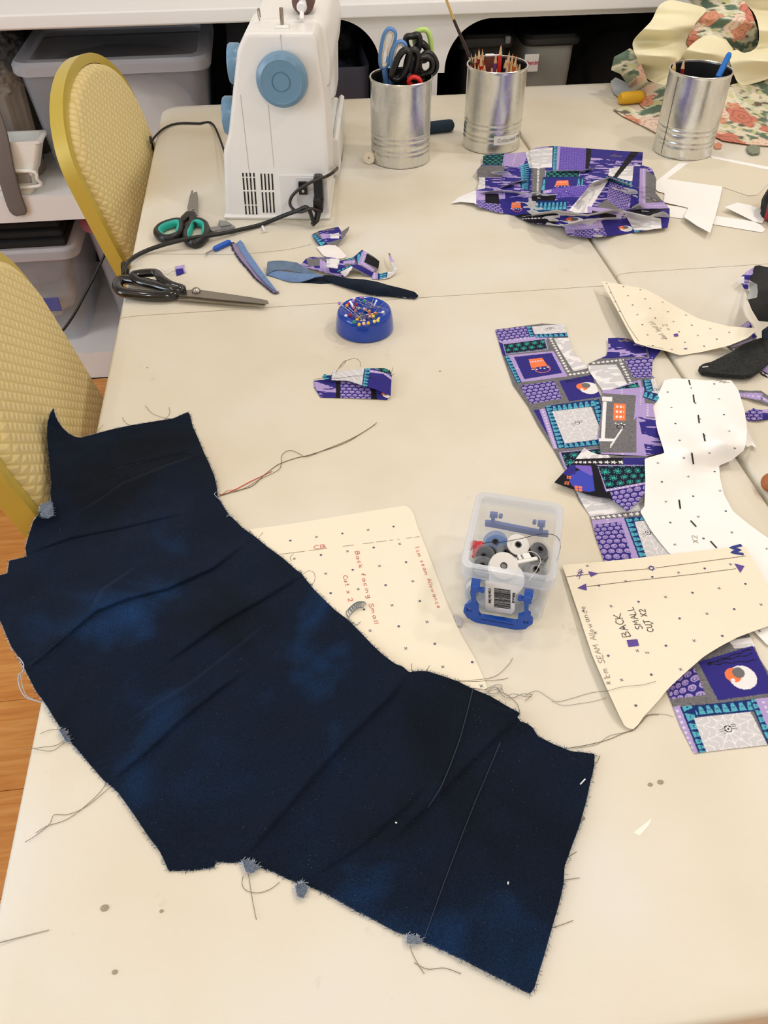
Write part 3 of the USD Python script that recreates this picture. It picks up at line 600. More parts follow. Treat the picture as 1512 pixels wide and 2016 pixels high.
handle(t, [(772, 152), (777, 132), (787, 108), (798, 99), (806, 106), (803, 125), (796, 142), (786, 156)], c1, .0058, SBK, -.02)
handle(t, [(798, 150), (800, 128), (806, 106), (815, 98), (822, 108), (819, 130), (812, 150)], c1, .0058, SBK, -.012)
part(t, 'shank', tube([onp(792, 150, (c1[0], c1[1] - .014, ZT)), [c1[0], c1[1] - .006, ZT + .05]], [.009, .004], 10), SBK); part(t, 'blade', tube([[c1[0], c1[1] - .006, ZT + .055], [c1[0] + .002, c1[1] - .004, ZT + .008]], [.005, .001], 8, flatten=.25), STEEL)
t = thing('scissors', 'black scissors leaning at the back of the leftmost can below the green handle', 'scissors', (c1[0], c1[1] + .03, ZT + .01))
handle(t, [(799, 84), (801, 73), (812, 71), (822, 69), (826, 78), (825, 92), (818, 102), (806, 98)], c1, .0058, SBK, .026)
handle(t, [(818, 100), (826, 84), (838, 92), (843, 108), (832, 118)], c1, .006, SBK, .03)
part(t, 'shank', tube([onp(822, 104, (c1[0], c1[1] + .03, ZT)), [c1[0] + .004, c1[1] + .022, ZT + .05]], [.009, .004], 10), SBK); part(t, 'blade', tube([[c1[0] + .004, c1[1] + .022, ZT + .055], [c1[0] + .004, c1[1] + .022, ZT + .008]], [.005, .001], 8, flatten=.25), STEEL)
t = thing('scissors', 'lime green handled scissors behind the black ones in the leftmost can', 'scissors', (c1[0] + .02, c1[1] + .04, ZT + .01))
P_ = (c1[0], c1[1] + .038, ZT)
handle(t, [(828, 150), (822, 112), (816, 74), (824, 61), (838, 59), (846, 72), (849, 98), (850, 125), (845, 150)], c1, .0046, mat('scissor_lime', (186, 222, 118), .4), .038)
part(t, 'blade', tube([onp(838, 148, P_), [c1[0] + .01, c1[1] + .036, ZT + .06], [c1[0] + .006, c1[1] + .03, ZT + .008]], [.006, .005, .001], 8, flatten=.3), STEEL)
t = thing('red_ring', 'red plastic ring handle peeping over the front rim of the leftmost can', 'handle', (c1[0] + .01, c1[1] - .03, ZT + .01))
handle(t, [(805, 163), (808, 154), (817, 152), (826, 157), (827, 166), (816, 170)], c1, .0042, mat('red_plastic', (206, 28, 26), .35), -.036, 'ring')
part(t, 'stem', tube([onp(816, 172, (c1[0], c1[1] - .036, ZT)), [c1[0] + .008, c1[1] - .03, ZT + .008]], [.004, .003], 8), _mats['red_plastic'])

# coloured pencils
c2 = np.array(CANS[1])
PWOOD = mat('pencil_wood', (222, 186, 142), .7)
def pencil(tip, base, col, cname, label, group=None, rad=.0036, nm='coloured_pencil', cat='pencil'):
    tip, base = np.asarray(tip, float), np.asarray(base, float); d = tip - base; L = np.linalg.norm(d)
    t = thing(nm, label, cat, base, group)
    m = mat('pencil_' + cname, col, .4); R = np.stack(axes(d), 1)
    hx = lambda r, zz: np.array([[r * math.cos(a), r * math.sin(a), zz] for a in np.radians(np.arange(0, 360, 60))])
    part(t, 'barrel', move(loft([hx(rad, 0), hx(rad, L - .019)]), base, R), m, False)
    part(t, 'sharpened_wood', move(loft([hx(rad * .98, L - .019), hx(rad * .3, L - .0045)]), base, R), PWOOD, 30)
    part(t, 'lead', move(loft([hx(rad * .3, L - .0045), hx(rad * .06, L)]), base, R), m, 30)
    return t
PC = {'red': (214, 40, 34), 'tan': (206, 160, 110), 'purple': (120, 70, 134), 'brown': (118, 60, 46), 'orange': (226, 110, 40), 'black': (24, 22, 24), 'pink': (214, 110, 120), 'yellow': (222, 184, 80), 'crimson': (150, 32, 40), 'darkblue': (40, 44, 90), 'ochre': (196, 130, 70)}
rows = [(987, 86, -.034, 'red', 'tall red pencil standing at the front of the pencil can'), (943, 94, .0, 'crimson', 'crimson pencil, tallest in the left cluster of the pencil can'), (950, 96, .012, 'orange', 'orange pencil in the left cluster, right of the crimson one'),
        (936, 101, .004, 'brown', 'brown pencil at the left in the pencil can'), (928, 105, .006, 'pink', 'pink pencil at the far left of the pencil can beside the brush'), (977, 102, -.026, 'purple', 'purple pencil just left of the tall red pencil'),
        (1003, 101, .004, 'tan', 'tan pencil in the right cluster of the pencil can, tallest there'), (1010, 105, .01, 'ochre', 'ochre pencil in the right cluster of the pencil can'), (1017, 109, .004, 'orange', 'orange pencil at the right side of the pencil can'),
        (997, 112, -.012, 'darkblue', 'dark blue pencil right behind the tall red pencil'), (1025, 121, .008, 'black', 'black pencil at the right rim of the pencil can'), (954, 123, -.036, 'brown', 'short brown pencil at the front rim of the pencil can, left of centre'),
        (969, 128, -.04, 'black', 'short black pencil at the front rim of the pencil can'), (978, 135, -.046, 'tan', 'shortest tan pencil at the front rim of the pencil can'), (933, 124, -.02, 'yellow', 'yellow pencil low at the left rim of the pencil can'),
        (947, 108, -.012, 'red', 'short red pencil in the left cluster of the pencil can'), (940, 126, -.03, 'ochre', 'short ochre pencil low at the left of the pencil can'), (946, 131, -.038, 'black', 'short black pencil at the left front rim of the pencil can'), (1019, 126, -.006, 'tan', 'tan pencil low at the right rim of the pencil can'),
        (1008, 122, -.02, 'pink', 'pink pencil low in the right cluster of the pencil can'), (1000, 124, -.028, 'ochre', 'ochre pencil low beside the tall red pencil'), (985, 112, .03, 'brown', 'brown pencil at the back of the pencil can')]
for k, (px, py, dy, cn, lb) in enumerate(rows):
    tip = onp(px, py, (c2[0], c2[1] + dy, ZT)); off = (tip[:2] - c2); 
    e = onp(px, 145, (c2[0], c2[1] + dy, ZT))[:2] - c2; rr = np.linalg.norm(e)
    if rr > CR - .008: tip[:2] += e / rr * (CR - .009 - rr)
    b = c2 + (tip[:2] - c2) * .62
    pencil(tip, (*b, ZT + .0075), PC[cn], cn, lb)
a, b = onp(955, 109, (c2[0], c2[1] - .002, ZT)), onp(972, 108, (c2[0], c2[1] - .002, ZT))
t = thing('marker_box', 'flat brown box standing among the pencils in the can', 'box', ((a[0] + b[0]) / 2, c2[1], ZT + .0075))
part(t, 'body', rbox([a[0], c2[1] - .008, ZT + .0075], [b[0], c2[1] + .0, a[2]], .001), mat('box_brown', (112, 56, 48), .5)); part(t, 'cap', rbox([a[0] - .0004, c2[1] - .0085, a[2]], [b[0] + .0004, c2[1] + .0005, a[2] + .003], .001), WHITE)
t = thing('paint_brush', 'long thin paint brush leaning out of the pencil can to the left', 'paint brush', (c2[0], c2[1], ZT + .01))
P_ = (c2[0], c2[1] + .005, ZT); q = [onp(868, -30, P_), onp(893, 38, P_), onp(905, 66, P_), onp(925, 112, P_), np.array([c2[0] + .005, c2[1] + .005, ZT + .0085])]
part(t, 'pale_handle', tube([q[0], q[1]], [.0022, .0026], 8), mat('brush_wood', (206, 170, 104), .5)); part(t, 'dark_handle', tube([q[1], q[2], q[3]], [.0026, .0028, .003], 8), mat('brush_dark', (52, 34, 34), .4)); part(t, 'ferrule', tube([q[3], q[4]], [.003, .002], 8), STEEL)
# right can
c3 = np.array(CANS[2])
pencil(onp(1329, 112, (c3[0] - .006, c3[1] - .0, ZT)), (c3[0] - .03, c3[1] + .01, ZT + .0075), PC['yellow'], 'yellow', 'yellow pencil at the left rim of the right hand can')
pencil(onp(1347, 113, (c3[0], c3[1] + .02, ZT)), (c3[0] - .018, c3[1] + .012, ZT + .0075), PC['crimson'], 'crimson', 'dark red pencil in the right hand can')
t = thing('pen', 'bright blue pen leaning to the right in the right hand can', 'pen', (c3[0] + .01, c3[1], ZT + .0075))
a = onp(1437, 104, (c3[0], c3[1] - .004, ZT)); m_ = onp(1414, 152, (c3[0], c3[1] - .02, ZT)); b = np.array([c3[0] + .008, c3[1] - .016, ZT + .012])
part(t, 'barrel', tube([b, m_], [.0045, .0052], 12), mat('pen_blue', (20, 110, 196), .3)); part(t, 'cap', tube([m_, m_ + (a - m_) * .9, a], [.0058, .0052, .0035], 12), _mats['pen_blue'])
part(t, 'clip', tube([m_ + [.006, -.001, .008], a + [.0035, -.001, -.006]], .001, 6), mat('pen_navy', (20, 44, 120), .3))
single('eraser', rbox([c3[0] + .026, c3[1] - .012, ZT + .0065], [c3[0] + .044, c3[1] + .006, ZT + .132], .004), mat('eraser_navy', (24, 40, 92), .5), 'navy marker standing at the right inside the right hand can', 'marker', True)

# ================================================================== spools, button, dish, pins
a, b = at(838, 252, .012), at(893, 246, .012); R = np.stack(axes(b - a), 1); L = np.linalg.norm(b - a)
t = thing('thread_spool', 'dark teal spool of thread lying behind the leftmost can', 'thread spool', (a + b) / 2)
part(t, 'thread', move(lathe([(.004, .002), (.010, .003), (.0118, .008), (.0118, L - .008), (.010, L - .003), (.004, L - .002)], 28), a, R), mat('teal_thread', (24, 48, 66), .8, bump=.8, bscale=900)); part(t, 'core', move(lathe([(.003, 0), (.0055, 0), (.0055, L), (.003, L)], 20), a, R), mat('core_dark', (20, 30, 40), .5))
p = at(727, 322, 0) + [0, 0, .0105]; nrm = np.array([-.25, -.9, .35]); R = np.stack(axes(nrm), 1)
t = thing('bobbin', 'small white bobbin leaning against the foot of the leftmost can', 'bobbin', p)
part(t, 'flange', move(lathe([(.0018, .0), (.0105, .0), (.0108, .0008), (.0105, .0016), (.0018, .0016)], 32), p, R), mat('bobbin_cream', (228, 218, 196), .45)); part(t, 'core', move(lathe([(.0018, -.008), (.005, -.008), (.005, 0), (.0018, 0)], 20), p, R), _mats['bobbin_cream'])
DX, DY, DR = .3482, -.0745, .0407
t = thing('pin_dish', 'round blue magnetic pin dish with a shallow bowl', 'pin dish', (DX, DY, ZT))
DBLUE = mat('dish_blue', (0, 62, 170), .15, coat_weight=.4)
part(t, 'dish', move(lathe([(0, .0005), (DR - .002, 0), (DR, .002), (DR - .0008, .012), (DR - .0025, .024), (DR - .0045, .0285), (DR - .0075, .0308), (DR - .0105, .0298), (DR - .016, .0245), (DR - .026, .019), (0, .0165)], 80), (DX, DY, ZT)), DBLUE, 50)
def bowl(r): return float(np.interp(r, [0, DR - .026, DR - .016, DR - .0105], [.0165, .019, .0245, .0298]))
PCOL = {'yellow': (240, 190, 30), 'lemon': (232, 220, 110), 'white': (236, 236, 240), 'red': (196, 30, 50), 'green': (30, 150, 90), 'pink': (230, 150, 170), 'lilac': (176, 130, 204), 'orange': (240, 160, 70), 'peach': (240, 200, 180)}
pr = [(707, 626, 'yellow', 725, 602), (707, 639, 'yellow', 690, 612), (711, 633, 'yellow', 730, 606), (725, 636, 'yellow', 724, 616), (737, 633, 'lemon', 712, 612), (744, 631, 'lemon', 722, 618), (697, 634, 'green', 718, 618), (717, 593, 'green', 735, 612), (697, 588, 'white', 722, 606),
      (754, 615, 'white', 730, 617), (706, 607, 'white', 735, 608), (683, 602, 'orange', 709, 628), (686, 598, 'red', 716, 612), (702, 600, 'red', 700, 620), (727, 618, 'red', 706, 600), (711, 586, 'lilac', 737, 608), (695, 593, 'lilac', 728, 609), (668, 597, 'lilac', 699, 624),
      (696, 606, 'pink', 722, 630), (717, 632, 'peach', 721, 656), (716, 637, 'peach', 708, 604), (727, 613, 'orange', 737, 594), (739, 617, 'orange', 715, 622), (732, 620, 'orange', 755, 608), (735, 623, 'lemon', 710, 605), (690, 620, 'red', 712, 634), (703, 630, 'yellow', 722, 608), (746, 628, 'lemon', 726, 622), (728, 624, 'peach', 734, 637), (700, 612, 'pink', 726, 634), (681, 622, 'white', 706, 616), (720, 610, 'pink', 698, 632)]
PINM = mat('pin_steel', (190, 188, 186), .2, 1.0)
for k, (hx_, hy_, cn, tx_, ty_) in enumerate(pr):
    lay = .0025 + .0004 * (k % 9)
    h0 = at(hx_, hy_, .025); r0 = min(np.linalg.norm(h0[:2] - [DX, DY]), DR); hh = bowl(r0) + lay; h0 = at(hx_, hy_, hh)
    t0 = at(tx_, ty_, .024); d = (t0 - h0)[:2]; d = d / max(np.linalg.norm(d), 1e-6) * .031
    e = h0[:2] + d; re = np.linalg.norm(e - [DX, DY])
    if re > DR - .004: e = h0[:2] + d * .8; re = min(np.linalg.norm(e - [DX, DY]), DR)
    e3 = np.array([*e, ZT + bowl(re) + lay * .9 + .0006])
    ang = math.degrees(math.atan2(h0[1] - DY, h0[0] - DX)) % 360
    where = 'near the middle' if r0 < .009 else 'towards the ' + ['right', 'back right', 'back', 'back left', 'left', 'front left', 'front', 'front right'][int((ang + 22.5) // 45) % 8]
    t = thing('dressmaking_pin', f'pin with {cn} ball head {where} of the blue dish', 'pin', h0, f'{cn} headed pins {where} of the dish')
    part(t, 'head', sphere(h0, .00235, 2), mat('pinhead_' + cn, PCOL[cn], .25), True); part(t, 'shaft', tube([h0, e3], [.0004, .00035], 5), PINM, True)

# ================================================================== tools on the table
TEAL = mat('teal_grip', (36, 176, 158), .45)
t = thing('scissors', 'black scissors with teal lined handles lying left of the sewing machine', 'scissors', at(380, 450, .008))
def flat_loop(t, pxs, r, m, im, h=.008, flatten=1.3, name='handle'):
    L = curve([at(x, y, h) for x, y in pxs], 44, True); hd = part(t, name, tube(L, r, 10, True, flatten=flatten, upv=(0, 0, 1)), m, 40)
    if im is not None:
        c = L.mean(0); L2 = L + (c - L) / np.linalg.norm(c - L, axis=1, keepdims=True) * r * .62
        part(hd, 'soft_lining', tube(L2, r * .78, 10, True, flatten=1.45, upv=(0, 0, 1)), im, 40)
    return hd
flat_loop(t, [(309, 459), (316, 448), (336, 440), (354, 438), (357, 449), (353, 462), (340, 469), (322, 470)], .006, SBK, TEAL)
flat_loop(t, [(371, 452), (377, 441), (390, 437), (404, 443), (406, 459), (400, 472), (384, 480), (369, 474), (366, 463)], .006, SBK, TEAL)
part(t, 'shank', tube(curve([at(353, 441, .008), at(363, 431, .009), at(372, 422, .008)], 10), [.007] * 5 + [.0075] * 5, 10, flatten=.75, upv=(0, 0, 1)), SBK); part(t, 'shank', tube(curve([at(379, 444, .008), at(380, 433, .009), at(377, 421, .01)], 10), .0072, 10, flatten=.75, upv=(0, 0, 1)), SBK)
part(t, 'blade', plate([(370, 424), (369, 408), (373, 388), (377, 375), (380, 374), (380, 392), (383, 424)], .006, .0075), mat('blade_grey', (150, 146, 140), .3, .9), False); part(t, 'blade', plate([(372, 424), (376, 400), (381, 379), (388, 377), (390, 390), (389, 424)], .008, .0095), _mats['blade_grey'], False)
part(t, 'pivot_screw', move(lathe([(0, 0), (.003, 0), (.003, .0015), (0, .002)], 16), at(379, 412, .0095)), STEEL)
t = thing('shears', 'large black handled dressmaking shears at the left table edge, blades pointing right', 'shears', at(300, 565, .01))
BLACKG = mat('gloss_black', (12, 13, 14), .15, coat_weight=.5)
L = curve([at(*q) for q in [(231, 562, .01), (240, 551, .011), (262, 552, .012), (300, 560, .012), (336, 570, .011), (347, 577, .009), (330, 582, .009), (292, 582, .009), (256, 578, .009), (238, 573, .0095)]], 60, True)
part(t, 'lower_handle', tube(L, .0085, 12, True, flatten=.85, upv=(0, 0, 1)), BLACKG, 60)
L = curve([at(*q) for q in [(262, 543, .017), (283, 538, .018), (307, 538, .018), (318, 549, .018), (336, 561, .016), (359, 569, .014), (340, 571, .014), (308, 563, .014), (276, 555, .015)]], 60, True)
part(t, 'upper_handle', tube(L, .0068, 12, True, flatten=.9, upv=(0, 0, 1)), BLACKG, 60)
part(t, 'shank', tube(curve([at(330, 577, .009), at(346, 577, .01), at(362, 579, .009)], 10), [.0085] * 6 + [.006] * 4, 10, flatten=.7, upv=(0, 0, 1)), BLACKG, 60)
BLD = mat('shear_blade', (150, 144, 134), .25, .9)
part(t, 'blade', plate([(352, 571), (392, 570), (440, 577), (500, 586), (526, 591), (529, 596), (520, 597), (440, 590), (352, 581)], .0085, .0105), BLD, False); part(t, 'blade', plate([(350, 578), (400, 580), (460, 589), (524, 597), (520, 601), (470, 598), (400, 592), (350, 588)], .006, .0082), BLD, False)
part(t, 'pivot_screw', move(lathe([(0, 0), (.0062, 0), (.0066, .002), (.004, .0042), (0, .005)], 20), at(386, 573, .0106)), STEEL, 40)
t = thing('seam_ripper', 'seam ripper with blue handle and metal fork beside the blue denim strip', 'seam ripper', at(440, 484, .004))
a, b, c = at(421, 491, .0045), at(453, 476, .0045), at(406, 499, .004)
part(t, 'handle', tube([a, a + (b - a) * .08, a + (b - a) * .92, b], [.0032, .0044, .0046, .003], 12), mat('ripper_blue', (16, 86, 190), .35)); part(t, 'shaft', tube([a, c], [.0015, .0012], 6), STEEL)
part(t, 'fork', cat(tube([c, at(401, 500, .004)], [.001, .0004], 6), tube([c, at(407, 503, .004)], [.001, .0006], 6)), STEEL)
t = thing('plastic_clasp', 'small grey translucent plastic piece right of the teal lined scissors', 'clasp', at(440, 447, .004))
GPL = mat('grey_clear_part', (150, 150, 146), .3, transmission_weight=.25)
part(t, 'body', plate([(412, 447), (429, 445), (431, 433), (447, 435), (463, 446), (462, 453), (430, 457), (416, 454)], .001, .006), GPL, False); part(t, 'tab', plate([(431, 434), (447, 436), (455, 442), (434, 445)], .006, .009), GPL, False); part(t, 'hinge', tube([at(424, 455, .006), at(461, 449, .006)], .0015, 8), mat('grey_hinge', (110, 108, 104), .4))
t = thing('plastic_clip', 'tiny white plastic peg lying in front of the sewing machine', 'clip', at(520, 452, .003))
part(t, 'peg', tube([at(517, 446, .004), at(521, 455, .0035)], [.0022, .0016], 8), WHITE); part(t, 'crosspiece', tube([at(514, 458, .002), at(521, 456, .0022), at(527, 456, .002)], .0012, 6), clear('clear_bit', (230, 230, 230), .4))
single('needle', tube([at(-6, 1857, .0008), at(96, 1831, .0008)], [.0005, .0003], 6), STEEL, 'sewing needle lying on the table at the lower left edge', 'needle', True)
single('paper_shard', plate([(1247, 1639), (1284, 1610), (1278, 1624), (1260, 1645)], 0, .0003), mat('shard', (244, 240, 228), .7), 'tiny torn white paper shard on the bare table at lower right', 'paper', False)
CRL = ['tiny lint speck between the pin dish and the printed fabric strip', 'tiny lint speck right of the foot of the sewing machine', 'tiny lint speck above the top edge of the denim near the left chair', 'tiny lint speck low on the table under the denim, lower left', 'small lint speck on the table left of the denim\'s lower tip', 'larger grey glue crumb on the table below the left end of the denim', 'grey lint speck above the paper shard at lower right', 'dark lint speck beside the right raw edge of the denim', 'grey lint speck just above the paper shard, rightmost of two']
for k, (px, py, s) in enumerate([(866, 731, .0012), (658, 324, .0011), (290, 724, .0011), (226, 1914, .0016), (318, 1794, .0012), (206, 1788, .0024), (1280, 1545, .0016), (1148, 1612, .0014), (1300, 1540, .002)]):
    b = trimesh.creation.icosphere(1, s); b.vertices *= [1.3, 1, .25]; single('crumb', move(b, at(px, py, 0) + [0, 0, s * .25]), mat('crumb_grey', (158, 148, 126), .9), CRL[k], 'crumb', True, group=None)
# ================================================================== prints: flat colours of the cloth, drawn in the cloth's own plane
K_ = {'indigo': (48, 42, 126), 'lav': (174, 154, 206), 'navy': (18, 46, 108), 'teal': (86, 172, 190), 'black': (22, 20, 28), 'green': (56, 168, 156), 'grey': (206, 204, 206), 'white': (234, 232, 232),
      'tweed': (112, 110, 112), 'orange': (240, 124, 74), 'plum': (120, 96, 190), 'pale': (216, 206, 226), 'blue': (64, 72, 176)}
K_ = {k: srgb(v) for k, v in K_.items()}
def tweed(x, y):
    n = meshkit.noise(np.c_[x * 14, y * 14, x * 0], 3) * .6 + meshkit.noise(np.c_[x * 4, y * 30, x * 0 + 5], 4) * .4
    return K_['tweed'] * (.45 + 1.1 * n)[:, None]
def fill(n, k): return np.repeat(K_[k][None], n, 0)
def put(c, m, k): c[m] = K_[k]
def hexes(x, y, p):
    r = np.round(y / (p * .86)); X = x - (r % 2) * p / 2; q = np.round(X / p); return X - q * p, y - r * p * .86
def m_pumpkin(x, y, W, H):
    c = fill(len(x), 'indigo'); a, b = hexes(x, y, .78); r = np.hypot(a, b * 1.12); put(c, r < .31, 'lav')
    put(c, (np.abs(r - .17) < .035) & (b < .02), 'indigo'); put(c, (np.abs(np.abs(a) - .09) < .035) & (np.abs(b - .08) < .04), 'indigo'); return c
def m_pumpkin_l(x, y, W, H):
    c = fill(len(x), 'plum'); a, b = hexes(x, y, 1.0); r = np.hypot(a, b * 1.2); put(c, r < .40, 'indigo'); put(c, r < .26, 'plum'); return c
def m_spider(x, y, W, H):
    c = fill(len(x), 'black') * .5 + fill(len(x), 'navy') * .15; a, b = hexes(x, y, 1.15); r = np.hypot(a, b); th = np.arctan2(b, a)
    put(c, r < .17, 'green'); put(c, (r < .45) & (np.abs(np.sin(4 * th + np.sin(r * 9))) > .86), 'green'); e = np.minimum.reduce([x, y, W - x, H - y]); put(c, e < .14, 'lav'); return c
def m_ghost(x, y, W, H):
    c = fill(len(x), 'navy'); p = .72
    if W >= H: a, b = (x % p) - p / 2, y - H / 2; h = H
    else: a, b = (y % p) - p / 2, x - W / 2; h = W
    b = b / max(h, .2) * .9
    put(c, (np.abs(a) < .24 - .28 * (b + .05)) & (b > -.3) & (b < .32), 'teal'); put(c, (np.abs(np.abs(a) - .07) < .035) & (np.abs(b - .0) < .06), 'navy'); return c
def m_star(x, y, W, H):
    c = tweed(x, y); p = .62
    if W >= H: a, b = (x % p) - p / 2, y - H / 2
    else: a, b = (y % p) - p / 2, x - W / 2
    r = np.hypot(a, b); th = np.arctan2(b, a); put(c, r < .2 + .07 * np.cos(5 * th), 'white'); return c
def m_starb(x, y, W, H):
    c = fill(len(x), 'black'); a, b = (x % .62) - .31, y - H / 2; r = np.hypot(a, b); put(c, r < .2 + .08 * np.cos(5 * np.arctan2(b, a)), 'white'); return c
def m_lav(x, y, W, H):
    c = fill(len(x), 'lav'); p = .5
    if W >= H: a, b = (x % p) - p / 2, y - H / 2
    else: a, b = (y % p) - p / 2, x - W / 2
    put(c, np.hypot(a, b) < .13, 'pale'); return c
def m_tweed(x, y, W, H): return tweed(x, y)
def m_cloud(x, y, W, H):
    c = fill(len(x), 'grey'); n = meshkit.fbm(np.c_[x * .55, y * 1.5, x * 0], 3, 8); put(c, n > .56, 'white'); return c
def m_camo(x, y, W, H):
    c = fill(len(x), 'indigo'); n = meshkit.fbm(np.c_[x * .5, y * 1.7, x * 0], 3, 5); put(c, n > .56, 'lav'); return c
def m_web(x, y, W, H):
    c = fill(len(x), 'grey'); cx, cy = W * .5, H * .55; r = np.hypot(x - cx, y - cy); th = np.arctan2(y - cy, x - cx)
    put(c, np.abs(((th / (2 * np.pi) * 10) % 1) - .5) * r < .06, 'white'); put(c, np.abs(((r * (1 + .12 * np.cos(10 * th))) % .75) - .37) < .045, 'white')
    put(c, np.abs(np.hypot(x - cx, y - cy - .1) - .3) < .045, 'black'); put(c, np.hypot(x - cx, y - cy - .1) < .1, 'black')
    for s in (-1, 1):
        for j, o in enumerate((.1, .3, -.1)): put(c, (np.abs((y - cy) - o - .18 * np.sin((x - cx) * 3)) < .03) & (s * (x - cx) > .3) & (s * (x - cx) < .75), 'tweed')
    return c
def m_webx(x, y, W, H):
    c = fill(len(x), 'grey'); r = np.hypot(x, y); th = np.arctan2(y, x); put(c, np.abs(((th / (np.pi / 2) * 4) % 1) - .5) * r < .06, 'white'); put(c, np.abs((r % .8) - .4) < .045, 'white'); return c
def m_fox(x, y, W, H):
    c = fill(len(x), 'indigo'); cx, cy = W * .62, H * .42; r = min(W, H) * .27
    put(c, np.hypot(x - cx, y - cy) < r, 'white'); put(c, (np.hypot(x - cx + r * .55, y - cy - r * .35) < r * .62), 'orange'); put(c, np.hypot(x - cx + r * .1, y - cy - r * .45) < r * .45, 'tweed'); put(c, np.hypot(x - cx + r * .75, y - cy + r * .05) < r * .16, 'white')
    for k, (o, s) in enumerate(((.88, -.15), (.8, -.45), (.92, .1))):
        put(c, (np.abs(y - H * o - s * (x - W * .5) * .4 - .06 * np.sin(x * 5 + k)) < .05) & (x > W * .15) & (x < W * .95), 'black')
    return c
def m_bag(x, y, W, H):
    c = fill(len(x), 'indigo'); u, v = x / W - .5, y / H
    put(c, np.abs(np.hypot(u - .05, (v - .33) * 1.1) - .2) * W < .06, 'orange'); put(c, (np.abs(u) < .17 + .1 * (.9 - v)) & (v > .42) & (v < .82), 'orange'); put(c, (v > .66) & (v < .72) & (np.abs(((u * 14) % 1) - .5) < .28) & (np.abs(u) < .18), 'pale')
    for k in range(5): put(c, np.hypot((u + .2 - .1 * k) * W, (v - .36 + .03 * (k % 2)) * H) < .13, 'white')
    return c
def m_boo(x, y, W, H):
    c = tweed(x, y); u, v = x / W, y / H
    put(c, (np.abs(u - .52) < .17) & (np.abs(v - .68) < .15), 'orange'); put(c, (np.abs(u - .52) < .12) & (np.abs(((v * 11) % 1) - .5) < .22) & (np.abs(v - .68) < .11) & (np.sin(u * 60) > -.3), 'white')
    for k in range(4): put(c, np.hypot((u - .42 - .08 * k) * W, (v - .48 + .02 * (k % 2)) * H) < .12, 'white')
    put(c, (np.abs(v - .34 - (u - .55) * 1.0) < .028) & (u > .3) & (u < .62), 'white'); put(c, (np.abs(v - .2) < .022) & (u < .42), 'white')
    put(c, (np.abs(u - .1) < .05) & (v > .18) & (v < .85), 'white'); put(c, (np.abs(v - .9) < .04) & (u < .3), 'white'); put(c, np.abs(np.hypot((u - .55) * W, (v - .42) * H) - .42) < .05, 'black'); return c
def m_house(x, y, W, H):
    c = fill(len(x), 'black'); u, v = x / W, y / H
    put(c, (np.hypot((u - .72) * W, (v - .45) * H) < H * .36) & (u < .9), 'blue'); put(c, (v > .62) & (u > .5) & (v > 1.3 - u * .8) & (u < .9), 'plum'); put(c, (v > .55 + .5 * np.abs(u - .3)) & (u < .5), 'indigo')
    for a, b, s in ((.34, .5, 1), (.3, .3, 1), (.56, .16, 1.6)):
        w = (np.abs(u - a) < .05 * s) & (np.abs(v - b) < .05 * s); put(c, w & (np.abs(u - a) > .008) & (np.abs(v - b) > .008), 'orange')
    return c
def m_ind(x, y, W, H): return fill(len(x), 'indigo')
def m_blk(x, y, W, H): return fill(len(x), 'black')
def m_wht(x, y, W, H): return fill(len(x), 'white')
def m_bat(x, y, W, H):
    c = fill(len(x), 'indigo'); n = meshkit.fbm(np.c_[x * .8, y * 1.4, x * 0], 3, 12); put(c, (y < H * .35) & (n > .5), 'lav'); w = (np.abs(x - W * .45) < 1.1) & (np.abs(y - H * .55 - .3 * np.abs(np.sin((x - W * .45) * 4))) < .22); c[w] = tweed(x[w], y[w]); put(c, np.hypot(x - W * .42, y - H * .7) < .14, 'orange'); return c
MOT = {k[2:]: v for k, v in list(globals().items()) if k.startswith('m_') and callable(v)}
def homog(src):
    d = [(0, 1), (1, 1), (1, 0), (0, 0)]; A = []
    for (x, y), (u, v) in zip(src, d): A += [[x, y, 1, 0, 0, 0, -u * x, -u * y, -u], [0, 0, 0, x, y, 1, -v * x, -v * y, -v]]
    return np.linalg.svd(np.array(A))[2][-1].reshape(3, 3)
def paint(xy, blocks, base='tweed', back='grey', under=None):
    """blocks: (motif, four corners in pixels from top left, clockwise), the later ones on top"""
    x, y = xy[:, 0] * 100, xy[:, 1] * 100
    c = MOT[base](x + 300, y + 300, 999., 999.)
    for mname, q in blocks:
        Q = flat(q); W = (np.linalg.norm(Q[1] - Q[0]) + np.linalg.norm(Q[2] - Q[3])) * 50; H = (np.linalg.norm(Q[3] - Q[0]) + np.linalg.norm(Q[2] - Q[1])) * 50
        Hm = homog(Q); p = np.c_[xy, np.ones(len(xy))] @ Hm.T; w = p[:, 2]; s, t = p[:, 0] / w, p[:, 1] / w
        k = (s >= 0) & (s <= 1) & (t >= 0) & (t <= 1) & (w * np.sign(Hm[2] @ [*Q.mean(0), 1]) > 0)
        if k.any(): c[k] = MOT[mname](s[k] * W, t[k] * H, W, H)
    if under is not None: c[under] = K_[back]
    return c
PRINT = printed('printed_cotton')
def zq(ox, oy, s): return lambda *v: [(ox + v[i] / s, oy + v[i + 1] / s) for i in range(0, len(v), 2)]
def cloth(name, label, outline, res, h, blocks, base='tweed', thick=.0005, category='fabric', smooth_out=0, seed=1, back='grey', away=False):
    xy = flat(outline)
    if smooth_out: xy = curve(xy, smooth_out, True)
    m, p, un = sheet(xy, res, h, thick, seed=seed, away=away)
    return single(name, m, PRINT, label, category, True, col=paint(p, blocks, base, back, un))

